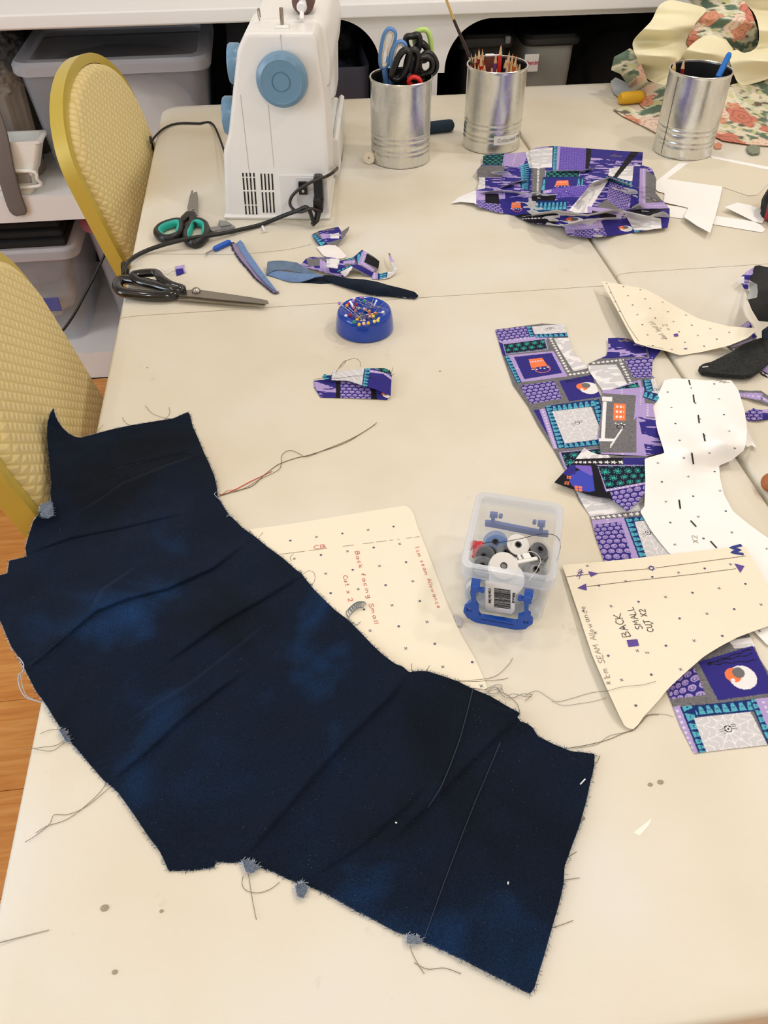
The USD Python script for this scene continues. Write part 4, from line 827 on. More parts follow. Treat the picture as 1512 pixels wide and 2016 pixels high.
# ---- large printed cotton panel lying flat at the right, running under the paper patterns
A2, A3, A4 = zq(960, 540, 2.74), zq(1020, 720, 3.073), zq(1080, 1060, 3.5)
F1 = [(975, 649), (1020, 643), (1066, 637), (1112, 639), (1118, 662), (1128, 690), (1160, 728), (1200, 820), (1260, 900), (1330, 1000), (1390, 1080), (1440, 1180), (1479, 1257), (1496, 1297), (1530, 1350), (1560, 1440), (1512, 1466), (1440, 1474), (1367, 1483), (1340, 1430), (1315, 1365), (1240, 1220), (1190, 1105), (1172, 1055), (1160, 1012), (1140, 985), (1112, 925), (1090, 885), (1060, 838), (1040, 800), (1010, 757), (990, 700)]
B1 = [('lav', A2(40, 340, 330, 320, 340, 350, 70, 380)), ('pumpkin', A2(38, 300, 212, 280, 226, 338, 64, 362)), ('ghost', A2(206, 282, 236, 280, 252, 336, 226, 340)), ('web', A2(238, 282, 425, 266, 440, 316, 256, 326)), ('ghost', A2(250, 324, 446, 314, 458, 336, 258, 342)),
      ('spider', A2(80, 376, 312, 346, 328, 406, 96, 432)), ('ind', A2(50, 362, 80, 372, 100, 440, 84, 440)), ('cloud', A2(350, 346, 460, 340, 560, 500, 466, 526)), ('star', A2(318, 342, 352, 338, 464, 540, 430, 552)), ('star', A2(430, 528, 580, 506, 590, 538, 440, 556)),
      ('ghost', A2(88, 442, 118, 440, 184, 582, 158, 588)), ('lav', A2(112, 436, 356, 414, 432, 550, 184, 582)), ('bag', A2(142, 446, 345, 424, 402, 532, 198, 566)), ('pumpkin', A2(174, 600, 362, 574, 402, 670, 230, 698)), ('fox', A2(385, 575, 575, 540, 680, 650, 440, 686)),
      ('ind', A3(92, 268, 128, 264, 215, 440, 178, 420)), ('lav', A3(128, 264, 162, 258, 244, 502, 214, 502)), ('ghost', A3(160, 245, 205, 240, 290, 495, 240, 502)), ('ghost', A3(440, 208, 490, 202, 560, 470, 520, 478)), ('ghost', A3(200, 240, 460, 204, 470, 250, 212, 280)), ('ghost', A3(268, 470, 540, 436, 552, 474, 282, 502)),
      ('web', A3(205, 276, 442, 248, 522, 440, 282, 472)), ('spider', A3(245, 522, 520, 496, 560, 560, 290, 640)), ('cloud', A3(340, 740, 760, 700, 780, 880, 430, 912)), ('star', A3(432, 912, 760, 876, 766, 904, 446, 936)), ('lav', A3(446, 936, 642, 916, 740, 1190, 500, 1190)), ('pumpkin', A3(460, 962, 622, 944, 700, 1190, 480, 1190)),
      ('ghost', A3(640, 922, 692, 916, 800, 1190, 740, 1190)), ('ghost', A3(692, 916, 790, 906, 800, 936, 700, 944)), ('web', A3(704, 944, 800, 932, 930, 1150, 780, 1170)),
      ('cloud', A4(1240, 700, 1400, 680, 1440, 740, 1280, 760)), ('fox', A4(1030, 852, 1406, 738, 1570, 1060, 1168, 1116)), ('pumpkin', A4(820, 1000, 1004, 890, 1082, 1076, 830, 1112)), ('lav', A4(846, 1164, 906, 1150, 1034, 1490, 976, 1490)), ('ghost', A4(905, 1160, 1420, 1108, 1450, 1190, 940, 1235)),
      ('ghost', A4(905, 1160, 1000, 1150, 1100, 1490, 1040, 1490)), ('ghost', A4(1384, 1112, 1440, 1106, 1590, 1440, 1520, 1450)), ('ghost', A4(1060, 1480, 1540, 1420, 1560, 1450, 1070, 1500)), ('web', A4(1000, 1238, 1390, 1194, 1516, 1434, 1090, 1480)), ('lav', A4(1424, 1106, 1512, 1098, 1660, 1420, 1570, 1440))]
hf1 = lambda xy: .0010 + .0012 * meshkit.fbm(np.c_[xy * 18, xy[:, :1] * 0], 2, 3)
cloth('printed_cotton_length', 'long patchwork printed cotton panel lying flat under the paper patterns on the right', F1, .00075, hf1, B1)

# ---- second printed piece, overlapping
F2 = A2(650, 345, 700, 342, 760, 348, 935, 410, 890, 465, 885, 545, 900, 556) + A3(868, 180, 815, 240, 832, 330, 888, 525, 780, 546, 640, 540, 500, 532, 484, 420, 500, 300, 512, 150, 470, 90) + A2(545, 520, 544, 482, 600, 456, 640, 440, 652, 400)
B2 = [('camo', A2(590, 390, 850, 372, 862, 444, 580, 456)), ('bat', A2(650, 330, 850, 340, 845, 392, 640, 400)), ('ind', A2(850, 360, 950, 380, 930, 470, 880, 470)), ('star', A2(560, 466, 730, 448, 740, 474, 560, 496)), ('cloud', A2(530, 492, 692, 486, 800, 640, 590, 640)), ('star', A2(692, 474, 742, 466, 800, 590, 752, 590)),
      ('pumpkin', A2(738, 460, 892, 446, 900, 556, 786, 560)), ('spider', A3(540, 150, 740, 84, 752, 140, 590, 160)), ('lav', A3(500, 148, 760, 130, 790, 560, 480, 560)), ('boo', A3(506, 166, 716, 180, 716, 526, 484, 526)), ('lav', A3(716, 160, 770, 120, 760, 250, 700, 330)), ('web', A3(780, 86, 890, 60, 880, 200, 820, 190)),
      ('ghost', A3(752, 84, 802, 84, 820, 150, 770, 176)), ('ghost', A3(764, 150, 870, 176, 842, 222, 752, 190)), ('lav', A3(740, 226, 830, 230, 840, 312, 726, 306)), ('camo', A3(726, 310, 840, 320, 900, 540, 776, 540))]
hc = ctrl([(1200, 668, .004), (1300, 690, .004), (1285, 740, .003), (1160, 725, .003), (1190, 770, .004), (1255, 780, .010), (1302, 778, .006), (1240, 830, .009), (1182, 840, .003), (1292, 828, .010), (1184, 892, .004), (1240, 890, .006), (1308, 890, .006), (1220, 720, .003)], lo=.0025)
hf2 = lambda xy: hc(xy) + .0008 * meshkit.fbm(np.c_[xy * 30, xy[:, :1] * 0], 2, 4)
cloth('printed_piece', 'curved printed cotton piece with an orange sweet bag on grey, pinned beside the dashed paper', F2, .0007, hf2, B2, seed=2)

# ---- turned-over flap with the haunted house
F3 = A3(220, 705, 280, 640, 330, 588, 400, 496, 440, 522, 482, 536, 640, 546, 782, 548, 772, 620, 772, 760, 730, 820, 662, 880, 600, 830, 556, 802, 488, 792, 420, 778, 350, 752, 280, 728)
B3 = [('cloud', A3(330, 566, 400, 480, 560, 520, 560, 556)), ('starb', A3(320, 572, 630, 566, 640, 602, 316, 596)), ('ind', A3(630, 550, 800, 546, 800, 600, 640, 604)), ('tweed', A3(540, 536, 800, 540, 800, 556, 560, 556)), ('house', A3(236, 596, 470, 606, 500, 790, 210, 760)), ('spider', A3(470, 600, 790, 600, 790, 716, 528, 756)), ('blk', A3(440, 606, 480, 602, 530, 760, 490, 786)), ('lav', A3(530, 748, 790, 700, 790, 716, 534, 762)), ('pumpkin', A3(556, 762, 790, 712, 790, 900, 600, 900))]
hf3 = ctrl([(1092, 949, .008), (1127, 912, .012), (1150, 882, .008), (1200, 897, .012), (1274, 898, .014), (1200, 920, .018), (1270, 930, .018), (1270, 967, .012), (1236, 1006, .008), (1200, 978, .010), (1180, 950, .016), (1134, 965, .008), (1230, 960, .018)], lo=.005)
cloth('printed_flap', 'turned over printed cotton flap with haunted house and teal spiders', F3, .0007, hf3, B3, base='blk', seed=3)

# ================================================================== paper patterns
PAPER = mat('pattern_paper', (238, 228, 204), .75, subsurface_weight=0.0); PAPERW = mat('white_paper', (246, 244, 240), .75)
INKB = mat('blue_grey_print', (86, 92, 116), .8); INKK = mat('black_marker', (26, 24, 24), .7); INKP = mat('purple_pencil', (92, 70, 150), .8); INKR = mat('red_pencil_line', (206, 104, 92), .8); INKG = mat('pencil_line', (150, 138, 124), .8); INKBL = mat('blue_marker', (34, 48, 130), .7)
GLY = {'A': [[(0, 0), (.3, 1), (.6, 0)], [(.12, .4), (.48, .4)]], 'B': [[(0, 0), (0, 1), (.4, .95), (.45, .7), (.1, .55), (.5, .4), (.5, .1), (0, 0)]], 'C': [[(.55, .85), (.3, 1), (.05, .7), (.05, .3), (.3, 0), (.55, .12)]], 'K': [[(0, 0), (0, 1)], [(.5, 1), (.02, .45), (.55, 0)]],
       'S': [[(.5, .9), (.25, 1), (.05, .8), (.2, .55), (.45, .4), (.5, .15), (.25, 0), (0, .1)]], 'M': [[(0, 0), (.08, 1), (.3, .4), (.55, 1), (.65, 0)]], 'L': [[(0, 1), (0, 0), (.45, 0)]], 'U': [[(0, 1), (.05, .15), (.25, 0), (.45, .15), (.5, 1)]], 'T': [[(0, 1), (.6, 1)], [(.3, 1), (.3, 0)]],
       'X': [[(0, 0), (.5, 1)], [(0, 1), (.5, 0)]], 'N': [[(0, 0), (0, 1), (.5, 0), (.5, 1)]], 'E': [[(.5, 1), (0, 1), (0, 0), (.5, 0)], [(0, .5), (.4, .5)]], '1': [[(.1, .8), (.28, 1), (.28, 0)]], '2': [[(0, .8), (.2, 1), (.45, .85), (.4, .55), (0, 0), (.5, 0)]], '.': [[(.1, 0), (.16, .04)]], '=': [[(0, .5), (.3, .62)], [(0, .28), (.3, .4)]],
       'a': [[(.4, .5), (.15, .6), (0, .3), (.15, 0), (.4, .15), (.4, .6), (.45, 0)]], 'c': [[(.4, .5), (.2, .6), (0, .3), (.15, 0), (.4, .08)]], 'k': [[(0, 0), (0, 1)], [(.35, .6), (.03, .3), (.38, 0)]], 'f': [[(.4, .9), (.2, 1), (.15, .7), (.12, 0)], [(0, .55), (.32, .55)]], 'i': [[(.1, .6), (.1, 0)], [(.1, .8), (.12, .84)]],
       'n': [[(0, .6), (0, 0)], [(0, .4), (.2, .6), (.35, .45), (.36, 0)]], 'g': [[(.4, .5), (.2, .6), (0, .35), (.15, .1), (.4, .2), (.4, .6), (.4, -.3), (.1, -.35)]], 'm': [[(0, .6), (0, 0)], [(0, .4), (.15, .6), (.26, .45), (.27, 0)], [(.27, .4), (.42, .6), (.53, .45), (.55, 0)]], 'l': [[(.08, 1), (.08, 0)]], 'u': [[(0, .6), (.03, .1), (.2, 0), (.35, .2), (.36, .6), (.38, 0)]],
       't': [[(.15, .95), (.15, .1), (.3, 0)], [(0, .65), (.32, .65)]], 'x': [[(0, 0), (.38, .6)], [(0, .6), (.38, 0)]], 's': [[(.35, .55), (.15, .6), (.05, .45), (.3, .2), (.2, 0), (0, .06)]], 'e': [[(0, .3), (.36, .32), (.3, .56), (.12, .6), (0, .3), (.12, .02), (.36, .08)]], 'o': [[(.2, .6), (0, .3), (.18, 0), (.38, .3), (.2, .6)]], 'w': [[(0, .6), (.12, 0), (.26, .45), (.4, 0), (.52, .6)]],
       'A_': [], '*': [[(.05, .3), (.45, .8)], [(.05, .8), (.45, .3)], [(.25, .25), (.25, .9)]], ' ': []}
def ribbon(xy, w, h, up=.0004):
    """flat stroke along table-plane points, lying on the surface h"""
    P = np.asarray(xy, float)
    P = np.vstack([np.linspace(a, b, max(2, int(np.linalg.norm(b - a) / .003) + 1), endpoint=False) for a, b in zip(P[:-1], P[1:])] + [P[-1:]])
    T = np.gradient(P, axis=0); T /= np.maximum(np.linalg.norm(T, axis=1, keepdims=True), 1e-9); N = np.c_[-T[:, 1], T[:, 0]] * w / 2
    Q = np.vstack([P + N, P - N]); n = len(P); i = np.arange(n - 1)
    return TM(lift(Q, h(Q) + up), np.vstack([np.c_[i, i + n, i + n + 1], np.c_[i, i + n + 1, i + 1]]))
def blob(c, r, h, up=.0004, n=10, pts=None):
    a = np.linspace(0, 2 * np.pi, n, endpoint=False); Q = np.c_[c[0] + r * np.cos(a), c[1] + r * np.sin(a)] if pts is None else np.asarray(pts); Q = np.vstack([Q, Q.mean(0)]); n = len(Q) - 1
    F = np.array([(n, k, (k + 1) % n) for k in range(n)])
    if np.cross(*(Q[F[0][1:]] - Q[n])) < 0: F = F[:, ::-1]
    return TM(lift(Q, h(Q) + up), F)
def write(text, p0, p1, hgt, h, w=.0006):
    a, b = flat([p0, p1]); d = b - a; L = np.linalg.norm(d); d /= L; n = np.array([-d[1], d[0]]); r = np.random.default_rng(len(text))
    adv = [(.45 if ch in ' .' else .25 if ch in 'il1' else .78 if ch in 'mwMW' else .62) for ch in text]; sx = L / sum(adv); x = 0; out = []
    for ch, ad in zip(text, adv):
        o = r.uniform(-.06, .06)
        for st in GLY.get(ch, []): out.append(ribbon([a + d * (x + px * .9) * sx + n * (py + o) * hgt for px, py in st], w, h))
        x += ad
    return cat(*out)
def pattern(name, label, outline, hctl, grid=None, res=.004, m=None, smooth_out=0, lo=.0006, seed=1, skip=None):
    xy = flat(outline); xy = curve(xy, smooth_out, True) if smooth_out else xy
    h = (lambda q: np.full(len(q), hctl)) if np.ndim(hctl) == 0 else ctrl(hctl, lo=lo)
    t = thing(name, label, 'paper pattern', (*xy.mean(0), ZT))
    ms, _, _ = sheet(xy, res, h, .0003, seed=seed); part(t, 'sheet', ms, m or PAPER, True)
    if grid:
        o, a, b = flat(grid); a, b = a - o, b - o; pg = sg.Polygon(xy).buffer(0).buffer(-.0025); dots, cr = [], []; r = np.random.default_rng(3)
        for i in range(-14, 15):
            for j in range(-14, 15):
                p = o + a * i + b * j
                if pg.contains(sg.Point(p)) and not (skip and skip(p)):
                    if (i + j) % 2 == 0: dots.append(blob(p, .00125, h))
                    else:
                        q = .0013; u = a / np.linalg.norm(a) * q; v = np.array([-u[1], u[0]]); cr += [ribbon([p - u - v, p + u + v], .0005, h), ribbon([p - u + v, p + u - v], .0005, h)]
        if dots: part(t, 'printed_dots', cat(*dots), INKB, False, kind='stuff')
        if cr: part(t, 'printed_crosses', cat(*cr), INKB, False, kind='stuff')
    return t, h
Z6 = zq(400, 960, 2.7)
P4 = Z6(245, 222, 440, 196, 560, 178, 700, 155, 900, 122, 1075, 95, 1100, 108, 1120, 140, 1135, 195, 1200, 360, 1290, 600, 1370, 780, 1440, 900, 1490, 1010, 1515, 1075, 1400, 1060, 1040, 980, 700, 720, 500, 500, 330, 330)
t4, h4 = pattern('paper_pattern', 'cream dotted paper pattern with red handwriting, half under the denim piece', P4, .0008, Z6(463, 281, 602, 262, 484, 377))
part(t4, 'handwriting', cat(write('Back facing Small', Z6(806, 340)[0], Z6(912, 730)[0], .0042, h4), write('Cut x 2', Z6(742, 468)[0], Z6(776, 612)[0], .0044, h4), write('CB', Z6(588, 326)[0], Z6(660, 318)[0], .0052, h4), write('1 cm seam Allowance', Z6(1124, 312)[0], Z6(1248, 650)[0], .0042, h4, .0005)), INKR, False, label='red pencil handwriting')
for a, b in ((400, 540), (560, 660), (740, 800), (850, 905), (920, 975), (990, 1010), (1030, 1045), (1080, 1112), (1122, 1150)):
    f_ = lambda x: (x, 355 - (x - 400) * .127)
    part(t4, 'pencil_dash', ribbon(flat(Z6(*f_(a), *f_(b))), .0005, h4), INKG, False)
P2 = A3(886, 88, 940, 76, 1000, 78, 1130, 88, 1290, 88, 1334, 150, 1372, 280, 1386, 390, 1376, 480, 1366, 512, 1292, 572, 1216, 604, 1222, 680, 1246, 780, 1300, 880, 1400, 962, 1512, 1042, 1600, 1110, 1600, 1700, 1512, 1693, 1420, 1600, 1290, 1420, 1160, 1220, 915, 1136, 860, 1070, 800, 990, 738, 882, 764, 850, 770, 700, 766, 562, 886, 528, 872, 480, 846, 400, 822, 300, 816, 240)
H2 = [(1310, 748, .006), (1345, 746, .010), (1400, 748, .012), (1440, 750, .010), (1290, 800, .008), (1360, 800, .014), (1440, 800, .014), (1466, 812, .011), (1300, 860, .016), (1370, 860, .022), (1440, 850, .024), (1308, 892, .022), (1270, 904, .026), (1350, 885, .032), (1420, 868, .034), (1468, 850, .030), (1466, 884, .022), (1440, 905, .010),
      (1270, 950, .017), (1340, 940, .014), (1400, 924, .006), (1269, 998, .007), (1330, 985, .004), (1420, 942, .003), (1262, 1008, .004), (1290, 1040, .004), (1360, 1000, .003), (1440, 1006, .003), (1400, 1060, .003), (1330, 1090, .003), (1500, 1060, .003), (1500, 1200, .003), (1540, 1250, .003), (1440, 1160, .003)]
tp2, h2 = pattern('paper_pattern', 'white paper pattern with black marker dashes, buckled over the printed fabric', P2, H2, [A3(952, 349)[0], A3(1100, 322)[0], A3(977, 451)[0]], .003, PAPERW, lo=.0024)
for q in ((1033, 86, 1041, 116), (1060, 174, 1066, 222), (1090, 297, 1096, 347), (1121, 408, 1131, 456), (1051, 526, 1062, 596), (974, 810, 982, 864), (1044, 936, 1078, 973), (1164, 1060, 1202, 1102)):
    part(tp2, 'marker_dash', ribbon(flat(A3(*q)), .0017, h2, .0006), INKK, False)
part(tp2, 'handwriting', cat(write('X2', A3(1090, 1072)[0], A3(1080, 1020)[0], .0055, h2), ribbon(flat(A3(1190, 92, 1240, 86, 1215, 100, 1262, 92, 1236, 104, 1280, 98)), .0007, h2)), INKG, False)
single('paper_curl', sheet(flat(A3(1370, 388, 1392, 386, 1412, 440, 1444, 500, 1410, 478, 1392, 492, 1372, 476)), .003, ctrl([(1467, 847, .026), (1473, 846, .024), (1489, 882, .004), (1478, 876, .006), (1467, 874, .018)], lo=.003), .0003)[0], PAPERW, 'small curled white paper tag at the right end of the buckled pattern', 'paper', True)
P1 = A2(612, 35, 740, 58, 852, 80, 930, 122, 1000, 165, 1140, 240, 1300, 280, 1400, 288, 1470, 290, 1400, 345, 1300, 385, 1150, 420, 1040, 437, 950, 410, 880, 396, 795, 370, 745, 280, 700, 195)
H1 = [(1183, 553, .016), (1215, 611, .020), (1250, 675, .016), (1270, 569, .024), (1274, 620, .026), (1300, 640, .014), (1307, 690, .010), (1340, 699, .003), (1325, 600, .018), (1330, 650, .008), (1380, 693, .004), (1376, 628, .018), (1434, 642, .026), (1434, 680, .018), (1471, 666, .028), (1496, 646, .034), (1400, 660, .014)]
tp1, h1 = pattern('paper_pattern', 'creased paper pattern half cream half white, propped up near the black fabric', P1, H1, A2(782, 165, 877, 183, 808, 217), .003, lo=.002)
part(tp1, 'pencil_line', cat(ribbon(flat(A2(650, 62, 700, 165, 760, 280, 815, 360)), .0006, h1), ribbon(flat(A2(860, 384, 950, 400)), .0006, h1)), INKG, False)
part(tp1, 'handwriting', cat(write('Back Small Cut', A2(968, 345)[0], A2(890, 250)[0], .0075, h1), write('x2', A2(985, 300)[0], A2(960, 262)[0], .0065, h1)), INKG, False)
part(tp1, 'drawn_square', blob(None, 0, h1, .0006, pts=flat(A2(1003, 322, 1025, 318, 1030, 333, 1008, 337))), INKP, False); part(tp1, 'drawn_star', write('*', A2(1064, 410)[0], A2(1095, 405)[0], .006, h1, .0008), INKP, False)
P3 = A4(92, 183, 280, 168, 470, 150, 720, 122, 1000, 90, 1200, 66, 1345, 50, 1400, 130, 1460, 230, 1512, 332, 1570, 440, 1560, 590, 1512, 604, 1410, 640, 1300, 682, 1190, 740, 1110, 788, 1060, 822, 950, 918, 850, 1010, 800, 1062, 770, 1102, 700, 1180, 655, 1226, 620, 1280, 586, 1312, 556, 1310, 524, 1292, 480, 1204, 400, 1030, 350, 915, 300, 800, 240, 620, 205, 510, 180, 440, 130, 290)
H3 = [(1106, 1112, .004), (1214, 1103, .005), (1366, 1086, .006), (1464, 1074, .007), (1149, 1237, .007), (1194, 1354, .008), (1217, 1403, .007), (1246, 1434, .002), (1290, 1280, .008), (1323, 1349, .008), (1350, 1180, .009), (1420, 1271, .009), (1500, 1160, .008), (1530, 1230, .008)]
tp3, h3 = pattern('paper_pattern', 'cream dotted paper pattern marked BACK SMALL, with purple arrows, nearest the right edge', P3, H3, A4(620, 435, 807, 404, 712, 583), .003, lo=.003, smooth_out=0)
part(tp3, 'grain_line', cat(ribbon(flat(A4(118, 264, 270, 246, 330, 240, 690, 208)), .0006, h3), ribbon(flat(A4(735, 203, 1000, 168, 1358, 120)), .0006, h3), ribbon(flat(A4(262, 331, 600, 290, 1000, 246, 1290, 208)), .0006, h3)), mat('brown_pencil', (128, 108, 88), .8), False)
for q in (A4(198, 341, 258, 310, 264, 358), A4(274, 226, 344, 240, 292, 264), A4(1280, 172, 1350, 190, 1322, 236)): part(tp3, 'purple_arrow', blob(None, 0, h3, .0005, pts=flat(q)), INKP, False)
sc, s6 = A4(709, 204)[0], []
for k in range(2): s6.append(ribbon([flat([sc])[0] + .0036 * np.array([math.cos(a), math.sin(a)]) for a in np.radians([90 + 180 * k, 210 + 180 * k, 330 + 180 * k, 450 + 180 * k])], .0007, h3, .0005))
part(tp3, 'purple_star', cat(*s6), INKP, False)
part(tp3, 'letter_m', cat(ribbon(flat(A4(1330, 45, 1256, 64, 1320, 78, 1262, 96, 1344, 108)), .0034, h3, .0005)), INKBL, False, label='blue marker letter M')
part(tp3, 'handwriting', cat(write('BACK', A4(570, 672)[0], A4(490, 508)[0], .0078, h3, .0007), write('SMALL', A4(652, 622)[0], A4(572, 462)[0], .0064, h3, .0007), write('CUT X2', A4(728, 642)[0], A4(660, 478)[0], .0060, h3, .0007), write('=', A4(712, 790)[0], A4(700, 762)[0], .009, h3)), mat('dark_pen', (58, 48, 48), .7), False)
part(tp3, 'seam_note', write('*1cm SEAM Allowance.', A4(440, 1006)[0], A4(238, 434)[0], .0055, h3, .0006), INKG, False); part(tp3, 'purple_square', blob(None, 0, h3, .0005, pts=flat(A4(538, 700, 612, 694, 624, 738, 552, 748))), INKP, False)
part(tp3, 'scribble', ribbon(flat(A4(210, 280, 232, 214, 190, 262, 238, 250, 196, 232, 244, 236, 206, 222, 225, 208)), .0006, h3, .0005), INKP, False)
# white paper scraps at the right back
Z8 = zq(1240, 290, 5.56)
for lb, q, h0, mm_ in (('sheet of thin grey tracing paper under the white paper offcuts beside the right can', Z8(640, 165, 900, 110, 1512, 250, 1640, 290, 1520, 400, 1480, 430, 1400, 520, 1300, 530, 1010, 432, 410, 345), .0008, mat('tracing_paper', (222, 212, 190), .7)),
                       ('narrow white paper strip along the back of the tracing paper', Z8(880, 92, 1512, 212, 1640, 240, 1640, 272, 1512, 246, 900, 118), .0013, PAPERW), ('slanting white paper strip at the foot of the right can', Z8(540, 170, 640, 172, 410, 346, 300, 440, 268, 470, 290, 370), .0013, PAPERW),
                       ('small white paper offcut under the largest offcut, by the crumpled print', Z8(410, 632, 640, 660, 590, 782, 440, 762), .0010, PAPERW), ('long white paper offcut pointing right from the largest offcut', Z8(930, 748, 1360, 812, 1440, 852, 1480, 900, 1455, 932, 908, 842), .0012, PAPERW),
                       ('triangular white paper offcut at the right, raised at its tip', Z8(1040, 652, 1180, 604, 1330, 636, 1450, 690, 1480, 780, 1450, 832, 1360, 812), [(1429, 407, .010), (1452, 399, .007), (1501, 414, .002), (1501, 439, .002), (1485, 436, .002), (1470, 420, .005)], PAPERW),
                       ('largest white paper offcut with a torn lower edge and a pencil tick', Z8(272, 440, 410, 345, 700, 388, 1015, 430, 980, 590, 935, 760, 905, 850, 880, 936, 800, 892, 740, 862, 650, 800, 590, 762, 640, 662, 370, 600, 380, 502, 300, 480), [(1290, 367, .002), (1314, 352, .002), (1422, 367, .004), (1398, 458, .012), (1346, 427, .009), (1355, 409, .003), (1306, 398, .003), (1408, 427, .006)], PAPERW)):
    hh = (lambda v: (lambda x: np.full(len(x), v)))(h0) if np.ndim(h0) == 0 else ctrl(h0, lo=.0018)
    single('paper_offcut', sheet(flat(q), .004, hh, .0003)[0], mm_, lb, 'paper', True)
# ================================================================== the denim piece
Z7, ZB, ZC_ = zq(0, 780, 2.52), zq(0, 1280, 2.16), zq(600, 1250, 2.326)
DEN = Z7(265, 60, 275, 100, 292, 132, 315, 162, 342, 186, 370, 200, 400, 206, 460, 190, 540, 168, 640, 146, 760, 126, 860, 110, 932, 78, 942, 92, 956, 150, 986, 216, 1012, 280, 1040, 340, 1062, 392, 1074, 442, 1080, 500, 1130, 580, 1200, 650, 1270, 700, 1330, 750, 1400, 800, 1470, 862) + Z6(522, 456, 556, 500, 590, 542, 640, 592, 700, 650, 770, 702, 830, 762, 900, 836, 960, 892, 1020, 936, 1060, 950, 1096, 982)
DEN += ZC_(520, 164, 560, 166, 620, 184, 700, 212, 772, 248, 850, 280, 920, 322, 986, 358, 972, 376, 990, 398, 1016, 404, 1044, 424, 1066, 462, 1140, 500, 1220, 532, 1280, 538, 1328, 545, 1326, 600, 1306, 682, 1290, 760, 1256, 880, 1226, 960, 1190, 1060, 1186, 1140, 1165, 1230, 1130, 1350, 1096, 1470, 1068, 1560, 1050, 1622, 1030, 1642, 1000, 1628, 930, 1590, 850, 1552, 760, 1504, 650, 1452, 540, 1402, 480, 1376, 420, 1360, 330, 1310, 230, 1260, 100, 1186, 10, 1146)
DEN += ZB(1260, 986, 1220, 970, 1170, 946, 1100, 920, 1040, 900, 980, 902, 920, 898, 906, 924, 820, 935, 716, 938, 700, 900, 676, 850, 630, 790, 570, 700, 500, 602, 440, 552, 360, 460, 290, 380, 230, 290, 200, 240, 150, 170, 110, 92, 80, 32, 60, 2) + Z7(60, 1252, 32, 1190, 8, 1130, -18, 1080, -24, 1010, -14, 940, -2, 888, 36, 880, 46, 816, 90, 806, 132, 796, 126, 750, 146, 680, 166, 620, 196, 580, 214, 540, 254, 518, 250, 470, 255, 430, 246, 350, 240, 280, 233, 200, 236, 130, 250, 84)
HD = [(105, 804, .052), (93, 860, .040), (97, 930, .032), (101, 986, .024), (58, 1050, .014), (18, 1103, .009), (-6, 1180, .006), (10, 1250, .004), (37, 1294, .003), (70, 1360, .003), (140, 853, .020), (183, 856, .008), (214, 847, .005), (302, 830, .004), (372, 812, .003), (150, 930, .016), (200, 930, .006), (160, 1010, .010), (220, 1010, .005), (110, 1080, .009), (180, 1080, .005), (100, 1180, .006), (120, 1280, .005),
      (401, 891, .005), (429, 978, .0035), (330, 930, .006), (320, 1060, .0055), (480, 1120, .006), (505, 1058, .003), (250, 1250, .007), (420, 1300, .007), (620, 1250, .006), (685, 1219, .003), (806, 1323, .008), (204, 1535, .003), (300, 1450, .006), (331, 1714, .003), (420, 1560, .006), (560, 1450, .007), (600, 1600, .006), (720, 1500, .006), (481, 1697, .003), (700, 1792, .004), (900, 1450, .007), (931, 1355, .004), (1023, 1405, .009), (1060, 1448, .004), (1000, 1550, .006), (1170, 1484, .003), (1100, 1640, .004), (900, 1700, .005), (832, 1852, .003), (1051, 1946, .003), (950, 1850, .004), (780, 1700, .005)]
hd0 = ctrl(HD, lo=.0022)
CRE = [([(40, 1330), (100, 1280), (190, 1204), (250, 1180), (330, 1160), (420, 1120), (482, 1072)], .0070, .020, 1), ([(222, 1537), (287, 1484), (350, 1425), (426, 1363), (480, 1325)], .0060, .016, 1), ([(330, 1305), (436, 1228), (520, 1180), (596, 1133)], .0055, .016, 1), ([(486, 1686), (560, 1600), (648, 1497), (707, 1435), (768, 1375), (806, 1324)], .0075, .018, 1),
       ([(780, 1650), (850, 1582), (930, 1500), (1021, 1412)], .0060, .012, 1), ([(931, 1357), (915, 1420), (900, 1470), (870, 1545), (842, 1590)], .0030, .007, -1), ([(985, 1462), (952, 1540), (930, 1592), (880, 1722), (834, 1850)], .0026, .006, -1), ([(232, 921), (300, 906), (378, 888)], .0022, .006, 1), ([(152, 1010), (200, 980), (242, 950), (330, 915), (392, 893)], .0042, .012, -1),
       ([(55, 1090), (140, 1060), (240, 1040), (360, 1012)], .0035, .014, 1), ([(45, 1316), (84, 1290), (140, 1244)], .0030, .012, -1), ([(935, 1368), (975, 1392), (1015, 1402)], .0035, .006, -1), ([(610, 1732), (720, 1660), (800, 1590), (842, 1545)], .0035, .018, 1), ([(250, 1420), (380, 1340), (520, 1230)], .003, .018, -1), ([(180, 1200), (200, 1160), (260, 1120)], .004, .02, -1)]
CRE = [(flat(p), a, w, s) for p, a, w, s in CRE]
def hden(xy):
    h = hd0(xy)
    for ln, a, w, s in CRE:
        d, sd, al = seg_dist(xy, ln); e = np.minimum(1, np.minimum(al, 1 - al) * 6 + .12)
        sg_ = sd * s * d; h = h + .62 * a * e * np.exp(-np.maximum(sg_, 0) / (w * 1.25)) / (1 + np.exp(-np.clip(sg_ / .0009, -40, 40))) - .0008 * e * np.exp(-((sg_ + .0012) / .0016)**2)
    n = meshkit.fbm(np.c_[xy * 14, xy[:, :1] * 0], 3, 6) - .5
    return np.maximum(h + .007 * n, .0018)
